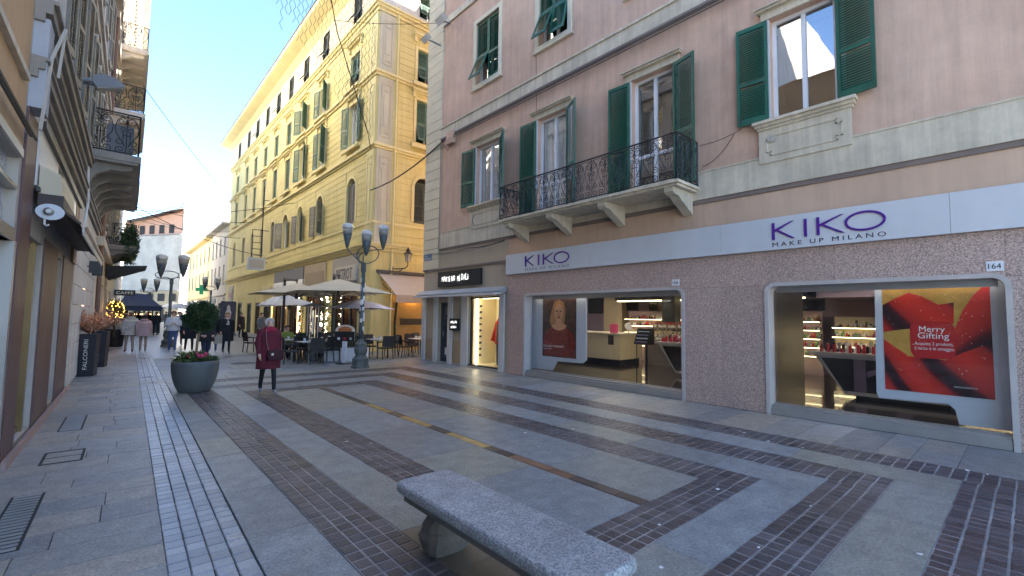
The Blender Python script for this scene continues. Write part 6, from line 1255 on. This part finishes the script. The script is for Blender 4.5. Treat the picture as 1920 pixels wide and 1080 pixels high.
mb.build('cyclamen', mat('pink_flower', (.55, .05, .16), .6), pt); MB().ball((PXc-.17, PYc-.25, .77), .03, 7, 5).build('flower', mat('dark_red_flower', (.25, .01, .03), .6), pt); MB().ball((PXc+.32, PYc-.2, .78), .03, 7, 5).build('flower', WHITE, pt)
MB().tube([(PXc-.02, PYc, .55), (PXc, PYc, .9), (PXc+.03, PYc, 1.3), (PXc+.05, PYc, 1.6)], [.03, .026, .024, .015], 8).build('trunk', mat('pale_bark', (.26, .17, .095), .8, .2, 15, .3), pt)
for k in range(6): a = k; MB().tube([(PXc+.03, PYc, 1.33), (PXc+.03+.2*math.cos(a), PYc+.2*math.sin(a), 1.62)], [.012, .005], 5).build('limb', MATS['pale_bark'], pt)
for i, n in enumerate((3400, 2600, 1800)): crown((PXc+.05, PYc, 1.62), .315-.02*i, .315-.02*i, .32-.02*i, n, .05, .022, LEAF[(2, 0, 2)[i]], pt, 'crown', .55)
# tapered black shop planters with copper-coloured branches
COP = mat('copper_leaf', (.70, .31, .15), .5, .35, 8, .1, rn=.4); COP2 = mat('dusty_pink_leaf', (.70, .45, .32), .6, .3, 8, .1, rn=.3)
for i, (u, v, s_) in enumerate(((161, 706, 1.0), (184, 689, .95))):
    p = on_z(u, v); x, y = p.x, p.y+.2
    t = thing('shop_planter', ('tall black shop planter with white vertical lettering and copper branches', 'second black lettered planter with copper branches, behind the first one')[i], 'planter', (x, y, 0)); M = Matrix.Translation((x, y, 0)) @ Matrix.Rotation(R(-12), 4, 'Z'); h = 1.1
    MB().add([(-.17, -.17, .002), (.17, -.17, .002), (.17, .17, .002), (-.17, .17, .002), (-.2, -.2, h), (.2, -.2, h), (.2, .2, h), (-.2, .2, h)], [(0, 1, 5, 4), (1, 2, 6, 5), (2, 3, 7, 6), (3, 0, 4, 7), (4, 5, 6, 7), (0, 3, 2, 1)], M).build('pot', mat('anthracite', (.022, .022, .03), .5, .15), t)
    text('lettering', 'FALCONERI', .1, M @ Matrix.Translation((.045, -.202, .18)) @ Matrix.Rotation(math.atan2(.03, h), 4, 'X') @ Matrix.Rotation(R(90), 4, 'X') @ Matrix.Rotation(R(90), 4, 'Z'), PWH, t, .002, width=.78, height=.085)
    tw = MB(); lf = [MB(), MB()]
    for k in range(70):
        a = rnd.uniform(0, 6.283); e = rnd.uniform(.25, 1.0); L_ = rnd.uniform(.35, .8); d = Vector((math.cos(a)*e, math.sin(a)*e, 1-.35*e)); b0 = Vector((x, y, h)); pts = [b0+d*L_*q*.33+Vector((0, 0, -.1*q*q*.1*e)) for q in range(4)]; tw.tube(pts, [.006, .005, .004, .002], 4, cap=False)
        for q in range(26): s2_ = rnd.uniform(.25, 1); pp_ = b0+d*L_*s2_; leaf(lf[k % 2], pp_, Vector((rnd.gauss(0, 1), rnd.gauss(0, 1), rnd.gauss(.3, .6))), rnd.uniform(.05, .11), rnd.uniform(.02, .04))
    stuff(tw.build('branches', mat('copper_twig', (.2, .09, .05), .6), t)); stuff(lf[0].build('dry_leaves', COP, t, fix=False)); stuff(lf[1].build('dry_leaves', COP2, t, fix=False))
# ------------------------------------------------------------------ cables and the light curtain across the street
def wire(name, label, pts, r, grp=None, sag=.3, m=BLACK):
    out = []
    for p, q in zip(pts, pts[1:]):
        p, q = Vector(p), Vector(q)
        for i in range(16): s_ = i/16; v_ = p.lerp(q, s_); v_.z -= sag*4*s_*(1-s_); out.append(v_)
    out.append(Vector(pts[-1])); return tag(MB().tube(out, r, 5).build(name, m), label, 'cable', grp)
NY = 17.0
NP = [on_y(*q, NY) for q in ((610, -60), (632, 60), (690, 250))]
wire('support_cable', 'thick dark support cable slanting down in front of the yellow house', [(NP[0].x-1.2, NY, NP[0].z+2.6), NP[0], NP[1], NP[2], (8.95, 20.45, 9.6)], .022, None, .0)
wire('street_cable', 'black cable from the pink house corner to the yellow house corner', [FP @ Vector((14.3, .1, 8.28)), (9.0, 20.42, 7.6)], .03, None, .25)
wire('street_cable', 'thin cable crossing above the lane between pink and yellow house', [FP @ Vector((14.5, .06, 13.0)), on_y(628, 38, NY)], .01, None, .1)
lc = thing('light_curtain', 'unlit curtain of string lights hanging over the street before the yellow house', 'string lights', (5.4, NY, 9)); mb = MB(); bb = MB(); x = on_y(512, 5, NY).x; xe = NP[2].x+.15; k = 0
def zbot(x):
    t_ = (x-3.7)/(xe-3.7); z = 12.3-1.4*min(1, t_*2.2) if t_ < .35 else 11.1-2.6*(t_-.35)/.65; return z+.35*math.sin(x*9)
while x < xe:
    z = 16.5; zl = zbot(x)+rnd.uniform(-.15, .35); pts = []; j = 0
    while z > zl: pts.append((x+(.045 if (j+k) % 2 else -.045), NY+rnd.uniform(-.03, .03), z)); bb.ball(pts[-1], .013, 4, 3) if j % 2 else None; z -= .21; j += 1
    if len(pts) > 1: mb.tube(pts, .009, 3, cap=False)
    x += .14; k += 1
stuff(mb.build('wires', mat('net_wire', (.05, .05, .06), .6), lc)); stuff(bb.build('bulbs', mat('clear_bulb', (.5, .48, .42), .3), lc)); MB().tube([(3.2, NY, 16.5), (9.0, NY+.5, 16.6)], .02, 5).build('carrier_cable', BLACK, lc)
far_c = [((on_y(268, 160, 21)), FP @ Vector((54.5, .02, 13.5))), (FL @ Vector((30, .1, 8.2)), FP @ Vector((33, .05, 9.3))), (FL @ Vector((34, .1, 9.6)), FP @ Vector((45, .05, 9.7))), (FL @ Vector((40, .1, 10)), FP @ Vector((50, .05, 8.9))), (FL @ Vector((50, .1, 11)), FP @ Vector((55, .05, 10.2))), (FL @ Vector((22, .1, 7.5)), FP @ Vector((41, .05, 6.4)))]
for k, (p, q) in enumerate(far_c): wire('street_cable', 'thin overhead cable spanning the far street between house fronts', [p, q], .02 if k else .012, 'overhead cables in the far street', .5 if k else .3)

# ------------------------------------------------------------------ people
SKIN = mat('skin', (.60, .37, .27), .55, .1, 8, .02); SHOE = mat('shoe_dark', (.03, .03, .035), .5, .2)
def cloth(name, c, **k): return mat(name, c, .85, .16, 7, .25, 60, **k)
def person(label, x, y, h, rz, top, legs, hair, shoe=None, hem=.86, bulk=1.0, puff=False, stride=.22, arms='down', hairlen=.0, skirt=0, group=None, hood=False, sit=False, phase=1):
    """one continuous skinned body, with coat and hair as children; faces local -y"""
    t = thing('person', label, 'person', (0, 0, 0), group); k = h/1.7; V = []; E = []; Rr = []
    def v(p, r, par=None):
        V.append(Vector(p)*k); Rr.append(r*k); i = len(V)-1
        if par is not None: E.append((par, i))
        return i
    pel = v((0, 0, .94), .125); sp = v((0, .0, 1.12), .115, pel); chs = v((0, 0, 1.32), .13, sp); nk = v((0, -.005, 1.455), .052, chs); hd = v((0, -.02, 1.52), .066, nk); h2 = v((0, -.012, 1.59), .088, hd); h3 = v((0, 0, 1.66), .066, h2); v((0, -.105, 1.565), .014, h2)
    arm_pts = {}
    for s_ in (-1, 1):
        f = s_*phase
        if sit: hp, kn, an, to = (s_*.09, 0, .9), (s_*.1, -.42, .93), (s_*.1, -.44, .53), (s_*.1, -.58, .48)
        else:
            a = f*stride; hp = (s_*.085, 0, .88); kn = (s_*.09, -a*.55-.03, .49); an = (s_*.09, -a if a > 0 else -a*1.05, .08 if a > 0 else .13); to = (s_*.1, an[1]-.15, .035 if a > 0 else .04)
        q = v(hp, .085, pel); q = v(kn, .058, q); q = v(an, .042, q); v(to, .034, q)
        sh = (s_*.175, 0, 1.385); b = -f*stride*.6
        if arms == 'down': el, wr, ha = (s_*.225, .02-b*.3, 1.12), (s_*.235, -.05-b*.9, .89), (s_*.23, -.075-b*1.1, .82)
        elif arms == 'up': el, wr, ha = (s_*.23, -.02, 1.12), (s_*.09, -.22, 1.16), (s_*.04, -.25, 1.2)
        else: el, wr, ha = (s_*.23, .04, 1.12), (s_*.2, -.16, 1.0), (s_*.14, -.22, 1.0)
        q = v(sh, .058, chs); q = v(el, .045, q); q = v(wr, .032, q); w0 = q; q = v(ha, .034, q); d = Vector(ha)-Vector(wr); d.normalize(); arm_pts[s_] = (sh, el, wr); S = Vector((0, 1, 0)) if abs(d.z) > .6 else Vector((0, 0, 1))
        for j in range(4): b0 = Vector(ha)+S*(j-1.5)*.02; m1 = v(b0+d*.045, .0095, q); v(b0+d*(.09-.008*abs(j-1.4))+Vector((-s_*.012, 0, 0)), .008, m1)
        m1 = v(Vector(ha)-S*.04+d*.012, .010, w0); v(Vector(ha)-S*.05+d*.05, .009, m1)
    me = bpy.data.meshes.new('body'); me.from_pydata(V, E, []); ob = bpy.data.objects.new('body_tmp', me); COL.objects.link(ob)
    sm = ob.modifiers.new('skin', 'SKIN'); sm.use_smooth_shade = True
    for i, r in enumerate(Rr): me.skin_vertices[0].data[i].radius = (r, r)
    me.skin_vertices[0].data[pel].use_root = True
    ss = ob.modifiers.new('sub', 'SUBSURF'); ss.levels = ss.render_levels = 1
    b = bpy.data.meshes.new_from_object(ob.evaluated_get(bpy.context.evaluated_depsgraph_get())); bpy.data.objects.remove(ob); b.name = 'body'
    for m in (SKIN, top, legs, shoe or SHOE): b.materials.append(m)
    for p in b.polygons:
        c = p.center/k; p.use_smooth = True
        hand = abs(c.x) > .03 and any((c-Vector(arm_pts[s_][2])).length < .17 and (c-Vector(arm_pts[s_][1])).length > .2 for s_ in (-1, 1)) and (c.z < .96 if arms == 'down' else c.y < -.1) and (arms != 'down' or abs(c.x) > .17)
        p.material_index = 0 if (c.z > 1.45 or hand) else 3 if c.z < (.1 if not sit else .5) else 2 if c.z < .95 else 1
    bo = put('body', b, (0, 0, 0), t)
    # coat: torso rings and sleeves in one mesh
    mb = MB(); rows = [(1.475, .075, .07), (1.45, .12, .09), (1.40, .19, .115), (1.30, .20, .135), (1.15, .195, .14), (1.0, .205, .15), (hem+.02, .215+.03*(1-hem), .165+.03*(1-hem)), (hem, .21+.03*(1-hem), .16+.03*(1-hem))]
    if hem < .8: rows.insert(6, (.85, .22, .165))
    if puff:
        rr = []; z = 1.46
        while z > hem: a = min(1, (1.47-z)/.09); w_ = .09+.115*a**.6; rr += [(z, w_*.96, w_*.66), (z-.035, w_*1.06, w_*.76), (z-.07, w_*1.06, w_*.76), (z-.085, w_*.97, w_*.68)]; z -= .09
        rows = rr
    n = 30; rings = []
    for i, (z, rx, ry) in enumerate(rows): rings.append([(rx*bulk*k*(1+.03*math.sin(3*a_+i*1.3)+.016*math.sin(9*a_+i*.7))*math.cos(a_), (ry*bulk*(1+.03*math.sin(4*a_+i)+.016*math.sin(8*a_-i*.9))*math.sin(a_)+.004)*k, z*k) for a_ in [2*math.pi*j/n for j in range(n)]])
    mb.loft(rings)
    for s_ in (-1, 1):
        sh, el, wr = [Vector(q)*k for q in arm_pts[s_]]; pts = [sh+Vector((-s_*.05, 0, .01))*k, sh]; rad = [.06, .075]
        m = 4
        for j in range(1, m+1): pts.append(sh.lerp(el, j/m)); rad.append((.074 if not puff else (.088 if j % 2 else .074)))
        for j in range(1, m+1): pts.append(el.lerp(wr, j/m)); rad.append((.066-.004*j if not puff else (.08 if j % 2 else .066)))
        mb.tube(pts, [r*k*(.75+.25*bulk) for r in rad], 10)
    co = mb.build('coat' if hem < .8 else 'jacket', top, t, True)
    if skirt: pass
    if hood: MB().loft([[((.1+.05*math.sin(q*.9))*math.cos(a_)*k, (.05+(.09)*math.sin(a_)+.02*q)*k, (1.42+.05*q)*k) for a_ in [2*math.pi*j/12 for j in range(12)]] for q in range(3)]).build('hood', top, co, True)
    hb = MB(); hb.ball((0, .012*k, 1.615*k), .108*k, 14, 9, .93, 1.02, .98); hv = [q for q in hb.v]
    for i, q in enumerate(hv):
        c = q/k
        if c.y < -.03 and c.z < 1.668: q.y = -.03*k+(q.y+.03*k)*.05
        if c.z < 1.645 and c.y < .02: q.y = .02*k
        q.x *= 1+.05*math.sin(i*2.3); q.y *= 1+.03*math.sin(i*1.9)
    if hairlen: hb.loft([[(.095*math.cos(a_)*k*(1-.15*z_), (.045+.06*math.sin(a_))*k, (1.62-hairlen*z_)*k) for a_ in [2*math.pi*j/10 for j in range(10)]] for z_ in (0, .35, .7, 1)])
    hb.build('hair', hair, t, True)
    ey = MB(); [ey.ball((s_*.033*k, -.092*k, 1.60*k), .0095*k, 6, 4) for s_ in (-1, 1)]; ey.build('eyes', BLACK, t); MB().ball((0, -.083*k, 1.522*k), .02*k, 8, 4, 1, .35, .3).build('mouth', mat('lips', (.34, .12, .1), .5), t)
    for s_ in (-1, 1): MB().ball((s_*.09*k, 0, 1.585*k), .025*k, 6, 4, .4, .7, 1.2).build('ear', SKIN, t)
    place(t, x, y, 0, rz)
    if sit: t.location.z = -.44
    return t
BURG = cloth('burgundy_coat', (.115, .012, .025)); BLKC = cloth('black_cloth', (.016, .016, .02)); NAVYC = cloth('navy_cloth', (.02, .026, .055)); WHTJ = cloth('white_jacket', (.62, .63, .65)); PNKJ = cloth('pink_jacket', (.55, .38, .38)); BGJ = cloth('oatmeal_jacket', (.56, .52, .47)); BEI = cloth('beige_trousers', (.36, .27, .22)); JEAN = cloth('blue_jeans', (.075, .12, .26)); GRYC = cloth('grey_cloth', (.16, .16, .165))
HW = mat('white_hair', (.55, .54, .53), .7, .2, 30, .4); HB = mat('dark_hair', (.03, .02, .016), .6, .3, 30, .4); HBR = mat('brown_hair', (.12, .06, .035), .6, .3, 30, .4); HBL = mat('blond_hair', (.3, .2, .1), .6, .3, 30, .4)
W = on_z(500, 737)
person('elderly woman with white hair in a burgundy coat walking with a crossbody bag', W.x, W.y, 1.6, .03, BURG, BLKC, HW, mat('grey_trainer', (.3, .3, .31), .6), .56, 1.12, stride=.2)
sc_t = MB().loft([[(r*math.cos(a_)*1.1, r*math.sin(a_)-.01, z) for a_ in [2*math.pi*j/14 for j in range(14)]] for r, z in ((.12, 1.3), (.135, 1.34), (.12, 1.38), (.085, 1.42))]).build('scarf', cloth('red_scarf', (.30, .012, .04))); tag(sc_t, 'dark red scarf round the neck of the woman in the burgundy coat', 'scarf'); sc_t.location += Vector((W.x, W.y, 0)); sc_t.rotation_euler.z = .03
bg_ = thing('handbag', 'dark red crossbody handbag worn over the burgundy coat', 'handbag', (W.x, W.y, 0)); MBg = Matrix.Translation((W.x, W.y, 0)) @ Matrix.Rotation(.03, 4, 'Z')
MB().loft([[(a*s_+.07, -.245+b*s_*.45, z) for a, b in ((-.15, -.08), (.15, -.08), (.17, 0), (.15, .08), (-.15, .08), (-.17, 0))] for s_, z in ((.85, .72), (1, .76), (1, .86), (.8, .93), (.5, .94))], MBg).build('bag', cloth('oxblood_leather', (.045, .01, .015)), bg_); MB().tube([(-.06, -.22, .92), (-.1, -.19, 1.1), (-.11, -.175, 1.28), (-.09, -.12, 1.4), (-.02, 0, 1.43)], .009, 5, MBg).tube([(.2, -.2, .92), (.22, -.1, 1.1)], .008, 5, MBg).build('strap', cloth('strap_leather', (.25, .12, .12)), bg_); MB().box(-.02, .02, -.295, -.285, .82, .87, MBg).build('buckle', ALU, bg_)
def at(u, v): p = on_z(u, v); return p.x, p.y
person('person in an oatmeal puffer jacket and beige trousers seen from behind', *at(241, 661), 1.68, math.pi+.1, BGJ, BEI, HBR, None, .82, 1.3, True, .2, hairlen=.2, hood=True)
person('person in a pink puffer jacket and beige trousers seen from behind', *at(267, 661), 1.58, math.pi-.05, PNKJ, BEI, HB, WHITE, .82, 1.25, True, .12, hairlen=.12, hood=True)
person('man in a white jacket and blue jeans looking at his phone', *at(322, 661), 1.75, -.08, WHTJ, JEAN, HBR, WHITE, .9, 1.12, False, .15, arms='up')
person('person in a black puffer coat half hidden behind the clipped tree', *at(353, 660), 1.72, .1, BLKC, BLKC, HB, WHITE, .6, 1.25, True, .18)
person('person in navy trousers and black jacket walking behind the planter tree', *at(383, 684), 1.62, .2, BLKC, NAVYC, HB, SHOE, .8, 1.2, False, .2, arms='bent', phase=-1)
person('person in dark jacket with white trainers behind the tree', *at(398, 661), 1.7, .0, BLKC, JEAN, HB, WHITE, .82, 1.1, False, .16)
wb_x, wb_y = at(423, 662)
person('woman in a long black coat with pale scarf carrying a beige bag', wb_x, wb_y, 1.72, .02, BLKC, BLKC, HBL, SHOE, .5, 1.12, False, .1, hairlen=.28)
t = thing('shopping_bag', 'beige shopping bag carried by the woman in the long black coat', 'bag', (wb_x-.35, wb_y-.1, .45)); MB().box(wb_x-.48, wb_x-.18, wb_y-.2, wb_y-.06, .42, .78).build('bag', mat('beige_bag', (.38, .33, .25), .7), t); MB().tube([(wb_x-.4, wb_y-.13, .78), (wb_x-.36, wb_y-.13, .9), (wb_x-.28, wb_y-.13, .9), (wb_x-.25, wb_y-.13, .78)], .01, 5).build('handle', BLACK, t)
t = MB().loft([[(r*math.cos(a_), r*math.sin(a_)*.9-.01-o, z) for a_ in [2*math.pi*j/12 for j in range(12)]] for r, z, o in ((.07, 1.2, .1), (.12, 1.34, .03), (.13, 1.42, 0), (.1, 1.5, 0))]).build('scarf', cloth('cream_scarf', (.5, .46, .38))); tag(t, 'pale scarf of the woman in the long black coat', 'scarf'); t.location += Vector((wb_x, wb_y, 0))
person('person all in dark clothes walking away beyond the pink jacket', *at(291, 629), 1.72, math.pi, BLKC, NAVYC, HB, SHOE, .82, 1.1, False, .2)
person('dark figure close behind the man in the white jacket', *at(334, 647), 1.75, .1, NAVYC, BLKC, HB, SHOE, .7, 1.1, False, .1)
person('dark clothed person standing by the yellow house next to the banner', *at(451, 634), 1.72, .6, BLKC, BLKC, HB, SHOE, .6, 1.15, False, .05)
person('man in a grey jacket in front of the far shop window of the yellow house', *at(489, 643), 1.74, .5, GRYC, BLKC, HB, SHOE, .8, 1.15, False, .05)
for i, (u, v, m, f) in enumerate(((255, 622, BLKC, 0), (281, 620, BGJ, 3.1), (276, 624, GRYC, 0), (262, 618, NAVYC, 3), (340, 617, BLKC, 0), (310, 616, GRYC, 3), (232, 634, BLKC, 3))):
    person('small distant pedestrian in %s and %s near the navy marquee' % ({BLKC: 'black', BGJ: 'oatmeal', GRYC: 'grey', NAVYC: 'navy'}[m], ('black trousers', 'blue jeans')[i % 2]), *at(u, v), rnd.uniform(1.62, 1.8), f, m, (BLKC, JEAN)[i % 2], (HB, HBR)[i % 2], SHOE, .8, 1.1, False, .15, group='distant pedestrians near the marquee')
person('seated café guest with grey hair and dark jacket under the big parasols', 6.2, 18.3, 1.68, 0, BLKC, BLKC, HW, SHOE, .86, 1.1, sit=True, arms='bent'); person('seated café guest with dark hair and green top under the big parasols', 5.3, 19.28, 1.68, 0, cloth('green_top', (.2, .26, .05)), BLKC, HB, SHOE, .88, 1.05, sit=True, arms='bent')
